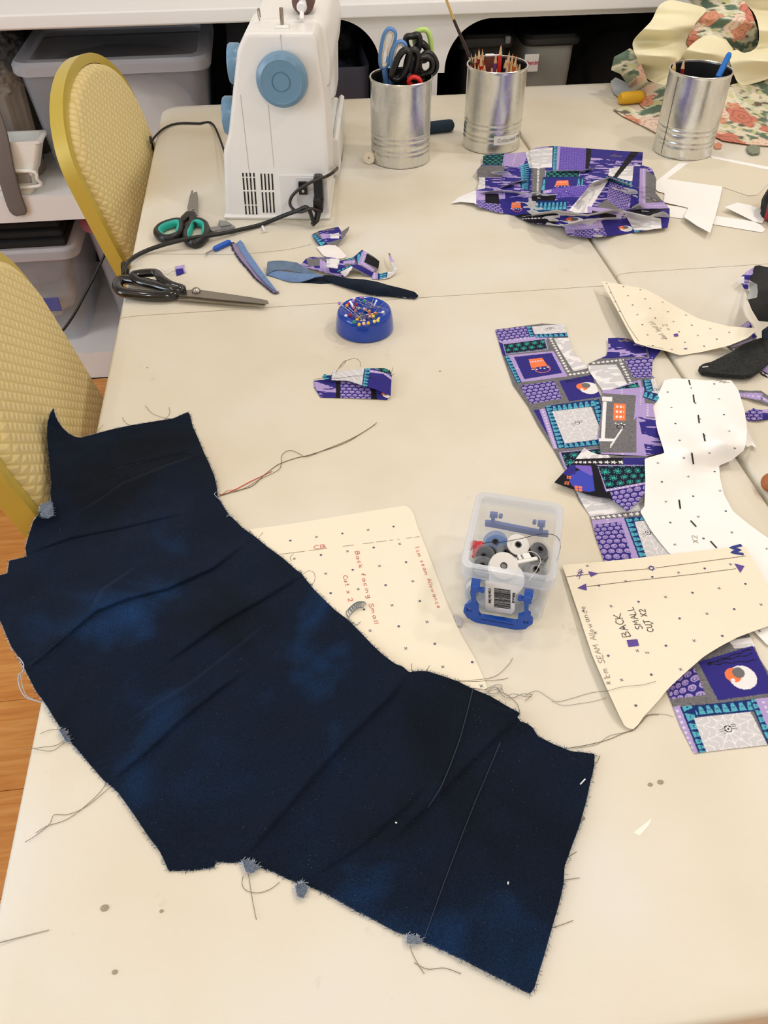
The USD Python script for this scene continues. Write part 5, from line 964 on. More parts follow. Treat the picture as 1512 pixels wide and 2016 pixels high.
def denim_mat(name, dark, mid, bright, amount=.62):
    nodes = {'g': ('geometry', {}), 'n': ('noise_texture', dict(scale=7, detail=3, roughness=.5, distortion=.6)), 'r': ('rgb_ramp', {'ramp': [(.34, srgb(dark)), (.52, srgb(mid)), (amount - .04, srgb(mid)), (amount + .16, srgb(bright))]}),
             'f': ('noise_texture', dict(scale=900, detail=1)), 'fr': ('rgb_ramp', {'ramp': [(.35, (.55, .55, .55)), (.65, (1.25, 1.25, 1.25))]}), 'm': ('mix', dict(mix_type='multiply', fac=.8)),
             's': ('voronoi_texture', dict(scale=330, feature='f1')), 'sr': ('rgb_ramp', {'ramp': [(.05, (1, 1, 1)), (.11, (0, 0, 0))]}), 's2': ('noise_texture', dict(scale=60, detail=0)), 'sm': ('math', dict(math_type='greater_than', value2=.62)), 's3': ('math', dict(math_type='multiply')), 's4': ('math', dict(math_type='multiply', value2=.35)),
             'lint': ('mix', dict(color2=srgb(150, 160, 176))), 'mp': ('mapping', dict(rotation=(0, 0, .7))), 'w': ('wave_texture', dict(wave_type='bands', bands_direction='x', scale=260, detail=0)), 'b': ('bump', dict(strength=.35, distance=.0006)),
             'p': ('principled_bsdf', dict(roughness=.92, specular_ior_level=.12, sheen_weight=.06, sheen_tint=(.5, .65, 1)))}
    return usdkit.material(stage, '/World/Looks/' + name, nodes, [('g.position', 'n.vector'), ('n.fac', 'r.fac'), ('g.position', 'f.vector'), ('f.fac', 'fr.fac'), ('r.color', 'm.color1'), ('fr.color', 'm.color2'), ('g.position', 's.vector'), ('s.distance', 'sr.fac'), ('g.position', 's2.vector'), ('s2.fac', 'sm.value1'),
        ('sr.color', 's3.value1'), ('sm.value', 's3.value2'), ('s3.value', 's4.value1'), ('s4.value', 'lint.fac'), ('m.color', 'lint.color1'), ('lint.color', 'p.base_color'), ('g.position', 'mp.vector'), ('mp.vector', 'w.vector'), ('f.fac', 'b.height'), ('b.normal', 'p.normal')], surface='p.BSDF')
DENIM = denim_mat('navy_denim', (11, 17, 26), (14, 25, 42), (22, 54, 96), .585)
dxy = flat(DEN)
DT = thing('denim_piece', 'large dark navy denim cut piece with raw edges, in the foreground', 'fabric', (*dxy.mean(0), ZT))
dm, _, _ = sheet(dxy, .0018, hden, .0013, seed=4)
part(DT, 'cloth', dm, DENIM, True)
FRAY = mat('pale_fray', (176, 184, 196), .95); FRAYD = mat('dark_fray', (70, 80, 96), .95); THR = mat('grey_thread', (128, 116, 98), .9)
def fray(xy, h, n, seed, l0=.0015, l1=.004, r=.00017, inset=.0004, which=None):
    poly = sg.Polygon(xy).buffer(0).exterior; L = poly.length; g = np.random.default_rng(seed); out = []
    for s in g.uniform(0, L, n):
        p = np.array(poly.interpolate(s).coords[0]); q = np.array(poly.interpolate((s + .0008) % L).coords[0]); t = (q - p) / max(np.linalg.norm(q - p), 1e-9)
        if which is not None and not which(p, g): continue
        nn = np.array([t[1], -t[0]]) * (1 if poly.is_ccw else -1); d = nn + t * g.normal(0, .8); d /= np.linalg.norm(d); l = g.uniform(l0, l1)
        a = p - nn * inset; P = np.array([a, a + d * l * .5, a + d * l * .95 + t * g.normal(0, .0008)]); hh = np.maximum(h(P), .0006)
        hh = hh[0] * np.array([1, .85, .6]) + .0003
        out.append(tube(lift(P, hh - .0003), [r, r, r * .5], 3, caps=False))
    return cat(*out)
pale = lambda p, g: g.random() < (.95 if p[0] < .05 else .5)
part(DT, 'frayed_edge', fray(dxy, hden, 2600, 5, .0008, .0028, which=pale), FRAY, False, kind='stuff', label='pale frayed raw edge'); part(DT, 'dark_fringe', fray(dxy, hden, 900, 6, .0015, .0042), FRAYD, False, kind='stuff')
GREYD = denim_mat('grey_denim', (70, 80, 94), (104, 114, 128), (150, 156, 164))
for q, hh in ((Z7(198, 540, 250, 520, 262, 545, 266, 590, 236, 606, 206, 596, 200, 560), .030), (ZB(1030, 890, 1060, 892, 1106, 920, 1072, 948, 1044, 940), .0042), (ZC_(0, 1130, 12, 1160, -6, 1204, -34, 1196, -44, 1150), .004), (ZC_(470, 1366, 540, 1392, 530, 1414, 466, 1410), .0038), (ZB(250, 336, 272, 336, 300, 386, 280, 388), .004)):
    x = flat(q); ms, _, _ = sheet(x, .0015, (lambda v: lambda p: v + .0012 * meshkit.noise(np.c_[p * 260, p[:, :1] * 0], 3))(hh), .0006, seed=9)
    pc = part(DT, 'turned_corner', ms, GREYD, True, label='faded grey turned-over corner'); part(pc, 'frayed_threads', fray(x, (lambda v: lambda p: np.full(len(p), v))(hh), 60, 12, .001, .004, .0002), FRAY, False, kind='stuff')
def thr(parent, pts, r=.00022, m=None, n=24, name='loose_thread'): return part(parent, name, tube(curve([at(*q) for q in pts], n), r, 5), m or THR, True)
def ppx(Z, *v): return [(*q, .0009) for q in Z(*v)]
for q in (ppx(Z7, 840, 112, 790, 100, 752, 82, 720, 46), ppx(Z7, 822, 112, 842, 84, 838, 54), ppx(Z7, 646, 146, 620, 128, 608, 104), ppx(Z7, 470, 186, 496, 160, 512, 142), ppx(ZB, 290, 372, 240, 404, 170, 414, 90, 426), ppx(ZB, 280, 388, 220, 428, 150, 420, 130, 410), ppx(ZB, 260, 336, 210, 340, 170, 356), ppx(ZB, 450, 572, 410, 620, 330, 690, 270, 726, 200, 748, 152, 778), ppx(ZB, 470, 580, 400, 640, 340, 680, 280, 700, 230, 700, 210, 740, 150, 790, 106, 816),
          ppx(ZB, 1054, 940, 1062, 990, 1075, 1070, 1090, 1146), ppx(ZB, 1190, 986, 1150, 1016, 1100, 1032, 1050, 1024, 1030, 996, 1034, 960), ppx(ZC_, 1190, 1122, 1260, 1112), ppx(ZC_, 1130, 1342, 1180, 1326, 1228, 1308), ppx(ZC_, 1200, 1020, 1246, 992), ppx(ZC_, 1315, 612, 1340, 580, 1352, 552), ppx(ZC_, 480, 1400, 490, 1450, 520, 1510, 548, 1552), ppx(ZC_, 500, 1500, 560, 1530, 640, 1526, 716, 1552),
          ppx(ZC_, 690, 210, 780, 206, 870, 190, 930, 140, 952, 106), ppx(ZC_, 700, 214, 800, 212, 900, 204, 930, 196), ppx(ZC_, 986, 372, 975, 320, 930, 276, 890, 258, 880, 240), ppx(ZC_, 490, 164, 490, 130), ppx(ZC_, 556, 166, 572, 140), ppx(Z6, 470, 390, 462, 372, 480, 350), ppx(Z6, 300, 260, 318, 236), ppx(Z6, 530, 462, 560, 442, 590, 456, 592, 496, 570, 522)): thr(DT, q)
thr(DT, ppx(ZB, 1040, 900, 1046, 930, 1052, 952), .0003, mat('red_thread', (206, 72, 62), .8)); thr(DT, [(*q, .006) for q in ZB(80, 30, 100, 60, 96, 90, 78, 110, 84, 160, 110, 200, 150, 214, 176, 222)], .0005, FRAY, 40); thr(DT, [(*q, .005) for q in ZB(88, 96, 92, 140, 110, 190, 140, 208)], .0004, FRAY, 30)
thr(DT, [(*q, .006) for q in Z6(70, 24, 60, 34, 72, 50, 92, 66)], .0003, FRAY); thr(DT, [(*q, .005) for q in Z6(124, 156, 134, 146, 148, 154)], .0003, FRAY)
part(DT, 'lint', cat(*[tube(lift(flat([a, b]), hden(flat([a, b])) + .0006), .0006, 5) for a, b in ([ZC_(932, 1130)[0], ZC_(930, 1142)[0]], [ZC_(1262, 684)[0], ZC_(1284, 660)[0]], [ZC_(415, 858)[0], ZC_(422, 862)[0]])]), mat('white_lint', (232, 232, 232), .9), False, kind='stuff')

for k_, nm in ((5, 'stitched_seam'), (6, 'stitched_seam'), (7, 'stitched_seam')):
    ln = curve(CRE[k_][0], 40); hs = lambda q: hden(np.asarray(q)) + .0002
    part(DT, nm, ribbon(ln, (.0009, .0007, .0006)[k_ - 5], hs, .0004), mat('seam_thread', (40, 52, 72), .9), False, label='paler seam line')
# ================================================================== loose threads
def lthread(label, cols, name='loose_thread'):
    t = thing(name, label, 'thread', at(*cols[0][1][0]))
    for cname, pts, r in cols: part(t, 'strand', tube(curve([at(*q) for q in pts], 60), r, 5), mat(cname, {'thread_red': (214, 84, 70), 'thread_brown': (110, 96, 72), 'thread_grey': (150, 146, 136), 'thread_black': (48, 44, 42), 'thread_white': (226, 224, 216)}[cname], .85), True)
V = lambda Z, h, *v: [(*q, h) for q in Z(*v)]
lthread('tangle of red and brown thread ends right of the denim piece', [('thread_red', V(Z7, .0006, 1086, 488, 1120, 484, 1180, 456, 1240, 424, 1300, 396, 1350, 372), .0004), ('thread_brown', V(Z7, .001, 1090, 494, 1170, 470, 1250, 446, 1300, 400, 1360, 352, 1400, 330, 1470, 306, 1540, 290, 1700, 236, 1790, 186, 1860, 140), .0004), ('thread_brown', V(Z7, .0012, 1104, 486, 1200, 462, 1290, 412, 1380, 366, 1396, 330, 1400, 290, 1440, 268, 1490, 288, 1520, 300, 1600, 270, 1740, 212, 1830, 160, 1870, 130), .0003), ('thread_red', V(Z7, .0012, 1100, 490, 1130, 468, 1170, 462, 1230, 430, 1290, 400), .0003)])
lthread('long fine grey thread curling from the denim onto the right pattern', [('thread_grey', [(*q, .0008) for q in A4(-160, 1080, -80, 1050, 0, 1096, 60, 1124, 160, 1102, 280, 1066, 380, 1052)] + [(*q, .0095) for q in A4(420, 1046, 520, 1020, 640, 1010, 740, 984)], .00022), ('thread_grey', [(*q, .0008) for q in A4(20, 1120, 100, 1150, 200, 1140, 320, 1120, 400, 1096)], .00018)])
lthread('fine brown thread trailing below the tip of the purple arrow pattern', [('thread_brown', [(*q, .0008) for q in A4(100, 1450, 250, 1426, 400, 1390, 520, 1340, 590, 1318, 640, 1262, 680, 1220, 760, 1214)], .00025), ('thread_grey', [(*q, .0007) for q in A4(180, 1446, 330, 1420, 420, 1360, 560, 1326, 640, 1270, 700, 1214, 800, 1212, 860, 1230)], .0002)])
lthread('ball of grey loose thread curls by the denim fold', [('thread_grey', V(ZC_, .002, 826, 250, 846, 240, 880, 228, 904, 234, 890, 262, 862, 270, 840, 262, 850, 246, 880, 240, 910, 280, 950, 288, 1000, 270, 1040, 276, 1010, 300), .0003), ('thread_grey', V(ZC_, .003, 830, 262, 870, 250, 900, 244, 920, 276, 960, 270, 1020, 284, 1046, 270), .00025)])
_co = []
for s in np.linspace(0, 1, 90):
    cx, cy = 768 + 84 * s, 672 - 50 * math.sin(min(1, s * 1.25) * 1.57); a = s * 2 * math.pi * 8
    _co.append((*Z6(cx + 13 * math.cos(a), cy + 17 * math.sin(a))[0], .0024 + .0012 * math.sin(a)))
t = thing('thread_coil', 'coil of blue grey thread on the cream pattern with red handwriting', 'thread', at(*_co[0])); part(t, 'strand', tube(curve([at(*q) for q in _co], 260), .00032, 5), mat('thread_slate', (112, 120, 130), .85), True)
part(t, 'loose_end', tube(curve([at(*q, .0022) for q in Z6(766, 676, 780, 706, 800, 720, 816, 730, 836, 712)], 24), .0003, 5), mat('thread_slate', (112, 120, 130), .85), True)
lthread('thin straight thread across the table behind the seam ripper', [('thread_grey', [(258, 500, .0006), (330, 500, .0006), (405, 500, .0006), (470, 500, .0006), (560, 492, .0006), (612, 481, .0006)], .00022)])
lthread('fine white thread trailing from the foot of the bobbin box', [('thread_white', V(zq(860, 960, 5.04), .0006, 300, 1330, 360, 1370, 440, 1400, 500, 1430, 560, 1490, 600, 1560, 660, 1610), .00025)])

# ================================================================== small clear box of bobbins
ZX = zq(860, 960, 5.04)
BL, BR = np.array([.3804, -.5956]), np.array([.4602, -.6255]); be = (BR - BL) / np.linalg.norm(BR - BL); bd = np.array([-be[1], be[0]]); BW, BLn, BH = .0858, .104, .0645
BC = (BL + BR) / 2 + bd * BLn / 2
def bxy(u, v, zz): return np.array([*(BC + be * u + bd * v), ZT + zz])
def bring(hu, hv, r, zz): return np.array([bxy(*q, zz) for q in rrect(hu, hv, r, 6)])
BOXM = clear('bobbin_box_plastic', (226, 232, 240), .78, .12)
BX = thing('bobbin_box', 'small clear plastic box of bobbins with blue clip handles', 'box', bxy(0, 0, 0))
hu, hv = BW / 2, BLn / 2
part(BX, 'body', loft([bring(hu - .006, hv - .006, .008, .0006), bring(hu - .0045, hv - .0045, .008, .002), bring(hu - .0025, hv - .0025, .008, BH - .006), bring(hu - .0042, hv - .0042, .007, BH - .006), bring(hu - .0065, hv - .0065, .007, .0032), bring(hu - .009, hv - .009, .006, .0024)]), BOXM, 40)
part(BX, 'rim', loft([bring(hu - .0024, hv - .0024, .008, BH - .014), bring(hu, hv, .009, BH - .013), bring(hu + .0006, hv + .0006, .009, BH - .001), bring(hu, hv, .009, BH), bring(hu - .006, hv - .006, .006, BH), bring(hu - .0064, hv - .0064, .006, BH - .004)], False), clear('bobbin_box_rim', (226, 232, 242), .6, .15), 40)
HBLUE = mat('handle_blue', (12, 70, 160), .35)
def face_poly(geom, sign, depth0, depth1):
    g = [prism(q, depth0, depth1) for q in getattr(geom, 'geoms', [geom])]; m = cat(*g); v = m.vertices
    m.vertices = np.array([bxy(a, sign * (hv + c), b) for a, b, c in v]); 
    if m.volume < 0: m.invert()
    return m
FP0, FN, FH = bxy(0, -hv - .0005, 0), np.array([-bd[0], -bd[1], 0]), bxy(0, -hv - .0095, 0)
ONH = [True]
def uvface(pts, back=False):
    o = bxy(0, hv + .001, 0) if back else FH if ONH[0] else FP0; out = []
    for q in pts:
        w = onp(*q, o, FN) - np.array([*BC, ZT]); out.append((w[:2] @ be, w[2]))
    return np.array(out)
def circ(c, r): return sg.Point(*uvface(ZX(*c))[0]).buffer(r, 10)
fp = lambda *v: sg.Polygon(uvface(ZX(*v)))
hp = fp(262, 1230, 300, 1290, 380, 1335, 450, 1362, 600, 1398, 760, 1412, 880, 1404, 944, 1350, 900, 1310, 800, 1330, 790, 1342, 600, 1310, 430, 1282, 420, 1264).union(circ((325, 1215), .0056)).union(circ((888, 1330), .0060)).union(fp(330, 1040, 386, 1040, 384, 1150, 412, 1190, 412, 1270, 330, 1240, 300, 1160, 345, 1130)).union(fp(866, 1140, 912, 1146, 904, 1250, 930, 1270, 900, 1350, 800, 1340, 806, 1280, 868, 1262)).union(fp(338, 990, 412, 996, 412, 1046, 338, 1040)).union(fp(864, 1096, 938, 1104, 936, 1156, 862, 1148)).union(circ((450, 1034), .0019)).union(circ((824, 1112), .0021)).union(fp(405, 1014, 450, 1026, 450, 1040, 405, 1034)).union(fp(824, 1106, 870, 1114, 868, 1132, 824, 1120))
hp = hp.difference(circ((322, 1216), .0028)).difference(circ((884, 1336), .0028)).buffer(.0006).buffer(-.0006).intersection(sg.box(-1, .0006, 1, 1))
part(BX, 'front_handle', face_poly(hp, -1, .0052, .0095), HBLUE, 30, label='blue clip handle'); part(BX, 'grip_groove', face_poly(fp(440, 1300, 600, 1330, 760, 1362, 758, 1368, 600, 1338, 440, 1310), -1, .0095, .0098), mat('handle_dark', (8, 44, 110), .4), False)
for q in ((372, 1016), (900, 1126)): u_ = uvface(ZX(*q))[0]; part(BX, 'hinge', rbox([-.004, -.006, -.003], [.004, .0, .003], .001, 0).apply_transform(trimesh.transformations.identity_matrix()) if 0 else face_poly(sg.box(u_[0] - .004, u_[1] - .0025, u_[0] + .004, u_[1] + .0025), -1, -.003, .0052), HBLUE, False)
ONH[0] = False
bp = lambda *v: sg.Polygon(uvface(ZX(*v), True))
hb = bp(478, 338, 560, 344, 1000, 432, 1106, 446, 1104, 488, 1000, 478, 560, 392, 478, 380).union(bp(540, 300, 576, 300, 574, 360, 540, 356)).union(bp(526, 256, 602, 262, 602, 300, 526, 294)).union(bp(1018, 380, 1054, 386, 1050, 450, 1014, 444)).union(bp(1000, 340, 1076, 346, 1072, 390, 998, 382)).union(sg.Point(*uvface(ZX(632, 290), True)[0]).buffer(.002)).union(sg.Point(*uvface(ZX(968, 350), True)[0]).buffer(.002))
part(BX, 'back_handle', face_poly(hb, 1, .0002, .0042), HBLUE, 30, label='blue clip handle on the far side')
lp = fp(480, 940, 780, 970, 846, 1000, 780, 1060, 768, 1240, 740, 1272, 500, 1240, 478, 1220)
part(BX, 'label_sticker', face_poly(lp, -1, -.0018, -.0015), mat('sticker_white', (232, 230, 228), .6), False)
g = np.random.default_rng(5); bars = []; y = 1012
while y < 1196:
    w = g.choice([3, 5, 8]); bars.append(face_poly(fp(566, y, 728, y + 20, 728, y + 20 + w, 566, y + w), -1, -.0014, -.0011)); y += w + g.choice([4, 6])
part(BX, 'barcode', cat(*bars), mat('ink_dark', (40, 40, 42), .7), False)
def ftext(s, p0, p1, hgt):
    a, b = uvface(ZX(*p0, *p1)); d = (b - a); L = np.linalg.norm(d); d /= L; n = np.array([-d[1], d[0]]); m = meshkit.text_mesh(s, hgt, .0003); k = L / m.bounds[1][0]; v = m.vertices
    p = a + np.outer(v[:, 0] * k, d) + np.outer(v[:, 1], n); m.vertices = np.array([bxy(q[0], -(hv - .0014 + zz), q[1]) for q, zz in zip(p, v[:, 2])]); return m
part(BX, 'label_lettering', cat(ftext('3 Litre Box Clear', (508, 1012), (512, 1160), .0026), ftext('Made in UK', (750, 1056), (742, 1158), .0026)), _mats['ink_dark'], False)
def bobbin(label, c, nrm, col, cname, r=.0102, hh=.0055, flange=None, wound=.0085, cat_='bobbin'):
    R = np.stack(axes(nrm), 1); t = thing('bobbin', label, cat_, c); fm = flange or clear('bobbin_clear', (200, 204, 208), .82, .1)
    fl = lathe([(.003, -.0006), (r, -.0006), (r, .0006), (.003, .0006)], 32)
    for s in (-1, 1): part(t, 'flange', move(fl, np.asarray(c) + R[:, 2] * s * hh, R), fm, 40)
    part(t, 'wound_thread', move(lathe([(.0032, -hh + .0007), (wound, -hh + .0007), (wound, hh - .0007), (.0032, hh - .0007)], 28), c, R), mat('bobbin_' + cname, col, .75, bump=.6, bscale=1500), 40)
    part(t, 'core', move(lathe([(.0024, -hh), (.0034, -hh), (.0034, hh + .001), (.0024, hh + .001)], 20), c, R), mat('core_grey', (60, 60, 62), .5), 40)
    return t
U = lambda x, y, h: at(*ZX(x, y)[0], h)
bobbin('white bobbin wound with grey thread at the back middle of the bobbin box', U(790, 590, .030), (.1, -.35, .9), (128, 112, 106), 'taupe', .0112, flange=mat('bobbin_white', (222, 218, 212), .4))
bobbin('black wound bobbin at the back right of the bobbin box', U(1000, 640, .030), (.25, -.25, .9), (34, 32, 32), 'black'); bobbin('dark bobbin lower at the right side of the bobbin box', U(1010, 690, .016), (.1, -.3, .9), (40, 38, 38), 'coal')
bobbin('black bobbin tipped on its side at the left of the bobbin box', U(492, 668, .030), (-.55, -.6, .5), (26, 26, 26), 'jet', .0115, .0062); bobbin('dark grey bobbin at the front left of the bobbin box', U(446, 800, .034), (0, -.25, .95), (50, 50, 54), 'charcoal', .0105)
bobbin('grey bobbin in the middle of the bobbin box behind the white reel', U(656, 672, .026), (.3, -.2, .8), (110, 112, 118), 'slate'); bobbin('clear empty bobbin standing at the front right of the bobbin box', U(966, 836, .036), (.12, -.3, .9), (178, 172, 164), 'pale', .0112, .006, wound=.005); bobbin('light grey bobbin under the clear one at the front right of the box', U(985, 880, .017), (-.1, -.2, .95), (150, 146, 138), 'fog')
bobbin('clear blue bobbin at the back left of the bobbin box', U(585, 560, .026), (-.25, -.3, .9), (170, 190, 212), 'sky', .0122, .005, clear('bobbin_blue', (110, 150, 205), .6, .1), .006)
bobbin('large white reel on top at the front of the bobbin box', U(655, 790, .042), (.02, -.42, .9), (236, 236, 236), 'white', .0136, .004, mat('bobbin_white', (222, 218, 212), .4), .011)
t = thing('white_disc', 'plain white plastic disc below the large reel in the bobbin box', 'disc', U(690, 880, .04)); part(t, 'disc', move(lathe([(0, -.001), (.0165, -.001), (.017, 0), (.0165, .001), (0, .001)], 40), U(695, 905, .036), np.stack(axes((.05, -.5, .85)), 1)), mat('disc_white', (238, 238, 236), .4), 40)
bobbin('white wound bobbin pressed against the front wall of the bobbin box, lower left', U(380, 1010, .018), (-.2, -.9, .2), (236, 234, 230), 'snow', .0102)
bobbin('pale wound bobbin at the bottom of the bobbin box, lower right', U(900, 1050, .014), (.1, -.4, .8), (196, 194, 188), 'stone')
t = thing('plastic_foot_clip', 'white slotted plastic piece lying on the bobbins in the clear box', 'clip', U(880, 720, .042)); ex = U(1010, 720, .042) - U(765, 770, .042); ex /= np.linalg.norm(ex); ey = np.cross([0, 0, 1], ex); o = U(768, 772, .044)
def ob(a0, a1, b0, b1, c0, c1): m = rbox([a0, b0, c0], [a1, b1, c1], .0005, 0); return move(m, o, np.stack([ex, ey, [0, 0, 1]], 1))
PWT = mat('clip_white', (232, 230, 224), .4)
part(t, 'rail', ob(0, .024, 0, .004, 0, .0022), PWT, False); part(t, 'plate', ob(.011, .0185, .003, .0105, .001, .003), PWT, False); part(t, 'tab', ob(.006, .0092, .003, .009, .001, .0035), PWT, False); part(t, 'tab', ob(.0005, .0045, .003, .0065, .001, .003), PWT, False)
for k, (x, y, hh) in enumerate(((428, 574, .028), (400, 640, .026), (372, 566, .018))):
    c = U(x, y, hh); t = thing('red_bead', ['bright red toggle at the back left corner of the bobbin box, beside the blue bobbin', 'lower red toggle in the bobbin box above the grey bobbin', 'red toggle seen through the left wall of the bobbin box'][k], 'toggle', c)
    part(t, 'cap', sphere(c, .0046, 2), mat('toggle_red', (206, 44, 52), .3), True); part(t, 'stem', tube([c, c + [-.003, .002, -.008]], .002, 8), _mats['toggle_red'])
lthread('dark thread looping over the right rim of the bobbin box', [('thread_black', [(*q, .04) for q in ZX(460, 560, 520, 540, 640, 540, 760, 520)] + [(*q, .055) for q in ZX(860, 500, 980, 470)] + [(*q, .066) for q in ZX(1080, 460, 1160, 470, 1210, 510)] + [(*q, .055) for q in ZX(1226, 580, 1210, 660, 1186, 730)], .0003), ('thread_white', [(*q, .048) for q in ZX(830, 650, 900, 632, 980, 650, 1030, 720, 1000, 800, 960, 860, 916, 920)], .0003)])
single('foil_scrap', plate([ZX(165, 1250)[0], ZX(245, 1290)[0], ZX(262, 1310)[0], ZX(240, 1380)[0], ZX(200, 1360)[0]], .001, .0025), mat('grey_foil', (176, 172, 172), .4, .3), 'small grey foil scrap beside the foot of the bobbin box', 'scrap', False)
# ================================================================== crumpled printed cotton at the back
Z5 = zq(850, 270, 2.284)
CR1 = Z5(230, 85, 262, 75, 330, 74, 430, 66, 470, 46, 520, 42, 560, 40, 700, 50, 830, 60, 950, 68, 945, 126, 990, 140, 1010, 190, 1006, 250, 1040, 290, 1070, 322, 1068, 370, 1060, 406, 1000, 412, 930, 425, 830, 440, 720, 452, 660, 446, 610, 438, 590, 400, 540, 396, 440, 384, 400, 366, 370, 350, 300, 338, 210, 312, 192, 296, 130, 290, 85, 298, 128, 266, 206, 236, 214, 190, 200, 152, 228, 120)
HC = [(*q, h) for (q, h) in zip(Z5(230, 85, 330, 74, 470, 46, 560, 40, 700, 50, 830, 60, 950, 68, 945, 126, 1010, 190, 1006, 250, 1070, 322, 1060, 406, 930, 425, 720, 452, 610, 438, 540, 396, 440, 384, 370, 350, 210, 312, 192, 296, 85, 298, 206, 236, 200, 152, 320, 130, 450, 130, 580, 100, 700, 120, 850, 110, 600, 190, 720, 180, 850, 190, 960, 220, 300, 200, 380, 180, 330, 270, 420, 240, 500, 260, 620, 280, 700, 330, 800, 280, 900, 300, 980, 360, 850, 400, 720, 400, 600, 350, 520, 330, 270, 290),
      (.008, .012, .030, .038, .042, .040, .034, .028, .030, .026, .014, .004, .003, .004, .006, .006, .005, .004, .003, .004, .001, .012, .006, .022, .036, .050, .056, .050, .058, .060, .056, .044, .016, .026, .016, .034, .046, .050, .040, .044, .034, .012, .010, .018, .030, .028, .012))]
hcr0 = ctrl(HC, lo=.0012)
FOLD = [(flat(Z5(*p)), a, w, s) for p, a, w, s in (((440, 70, 450, 150, 440, 260, 450, 340), .012, .022, 1), ((640, 320, 720, 210, 800, 180, 910, 220), .012, .014, 1), ((450, 350, 560, 330, 700, 350, 800, 330, 870, 325), .014, .016, 1), ((880, 330, 960, 350, 1064, 320), .012, .018, -1), ((590, 400, 700, 370, 860, 360), .008, .012, 1), ((300, 230, 380, 200, 440, 190), .010, .012, 1), ((250, 150, 330, 150, 430, 100), .010, .014, -1), ((930, 130, 930, 240, 950, 320), .010, .014, -1), ((210, 250, 300, 240, 430, 250), .008, .010, 1), ((540, 150, 680, 150, 760, 130), .006, .014, 1))]
def hcr(xy):
    h = hcr0(xy)
    for ln, a, w, s in FOLD:
        d, sd, al = seg_dist(xy, ln); e = np.minimum(1, np.minimum(al, 1 - al) * 5 + .1); q = sd * s * d
        h = h + 1.5 * a * e * np.exp(-np.maximum(q, 0) / w) / (1 + np.exp(-np.clip(q / .0016, -40, 40)))
    return np.maximum(h + .014 * (meshkit.fbm(np.c_[xy * 22, xy[:, :1] * 0], 3, 16) - .5), .001)
BC1 = [('camo', Z5(200, 60, 460, 60, 450, 250, 200, 240)), ('spider', Z5(228, 80, 330, 72, 320, 130, 226, 128)), ('lav', Z5(330, 72, 440, 62, 410, 130, 322, 130)), ('tweed', Z5(210, 130, 330, 130, 330, 180, 200, 180)), ('ghost', Z5(390, 130, 450, 110, 440, 240, 400, 230)), ('camo', Z5(330, 130, 400, 130, 400, 200, 310, 200)), ('cloud', Z5(420, 60, 556, 44, 548, 136, 440, 140)), ('ghost', Z5(544, 40, 576, 40, 568, 150, 540, 150)), ('lav', Z5(566, 38, 706, 46, 700, 156, 560, 156)), ('pumpkin_l', Z5(578, 44, 694, 52, 690, 148, 570, 148)), ('blk', Z5(694, 50, 722, 52, 720, 160, 690, 160)), ('bat', Z5(718, 48, 960, 66, 950, 128, 714, 116)), ('camo', Z5(712, 104, 830, 104, 800, 200, 700, 200)),
       ('cloud', Z5(800, 140, 940, 124, 920, 200, 790, 190)), ('star', Z5(450, 140, 510, 140, 500, 270, 450, 270)), ('spider', Z5(512, 150, 670, 150, 664, 184, 508, 184)), ('ghost', Z5(500, 180, 680, 176, 680, 250, 490, 250)), ('orange' if 0 else 'bag', Z5(516, 186, 660, 184, 650, 238, 506, 244)), ('lav', Z5(500, 240, 690, 214, 690, 226, 500, 256)), ('pumpkin_l', Z5(540, 232, 716, 214, 700, 264, 530, 276)), ('blk', Z5(450, 262, 560, 262, 550, 300, 450, 300)), ('ghost', Z5(446, 288, 612, 284, 606, 332, 440, 340)), ('wht', Z5(616, 330, 730, 196, 800, 186, 690, 356)), ('cloud', Z5(640, 316, 730, 206, 770, 196, 680, 340)), ('starb', Z5(690, 350, 700, 340, 806, 192, 810, 210)), ('ghost', Z5(780, 170, 940, 210, 930, 240, 790, 196)),
       ('pumpkin', Z5(800, 196, 912, 240, 866, 344, 786, 286)), ('tweed', Z5(786, 280, 870, 340, 850, 370, 740, 310)), ('ind', Z5(908, 130, 950, 130, 940, 320, 890, 320)), ('lav', Z5(936, 140, 970, 144, 980, 320, 930, 320)), ('tweed', Z5(962, 150, 1016, 180, 1036, 300, 962, 300)), ('lav', Z5(930, 298, 1070, 290, 1070, 320, 930, 322)), ('blk', Z5(880, 326, 1070, 320, 1066, 360, 960, 384)), ('ind', Z5(1030, 330, 1074, 320, 1066, 412, 1026, 412)), ('lav', Z5(700, 310, 860, 330, 850, 372, 700, 350)), ('blk', Z5(720, 330, 830, 350, 830, 370, 720, 362)),
       ('fox', Z5(480, 340, 760, 340, 740, 400, 500, 396)), ('lav', Z5(596, 396, 764, 376, 780, 404, 600, 436)), ('pumpkin', Z5(640, 420, 800, 404, 800, 446, 640, 454)), ('ind', Z5(760, 376, 880, 366, 930, 430, 790, 446)), ('fox', Z5(800, 376, 910, 376, 920, 436, 810, 440)), ('ghost', Z5(896, 380, 936, 380, 944, 430, 906, 430)), ('cloud', Z5(860, 330, 1030, 366, 1034, 414, 910, 420)), ('cloud', Z5(120, 180, 240, 180, 240, 230, 190, 240)), ('lav', Z5(190, 240, 330, 250, 330, 346, 190, 316)), ('pumpkin', Z5(192, 280, 330, 290, 330, 350, 192, 320)), ('blk', Z5(240, 254, 300, 254, 306, 300, 240, 296)), ('ind', Z5(300, 280, 440, 270, 440, 372, 330, 356)), ('bag', Z5(326, 280, 430, 284, 430, 344, 326, 344)), ('starb', Z5(380, 350, 560, 330, 560, 390, 390, 386)), ('wht', Z5(70, 260, 200, 240, 200, 306, 70, 304))]
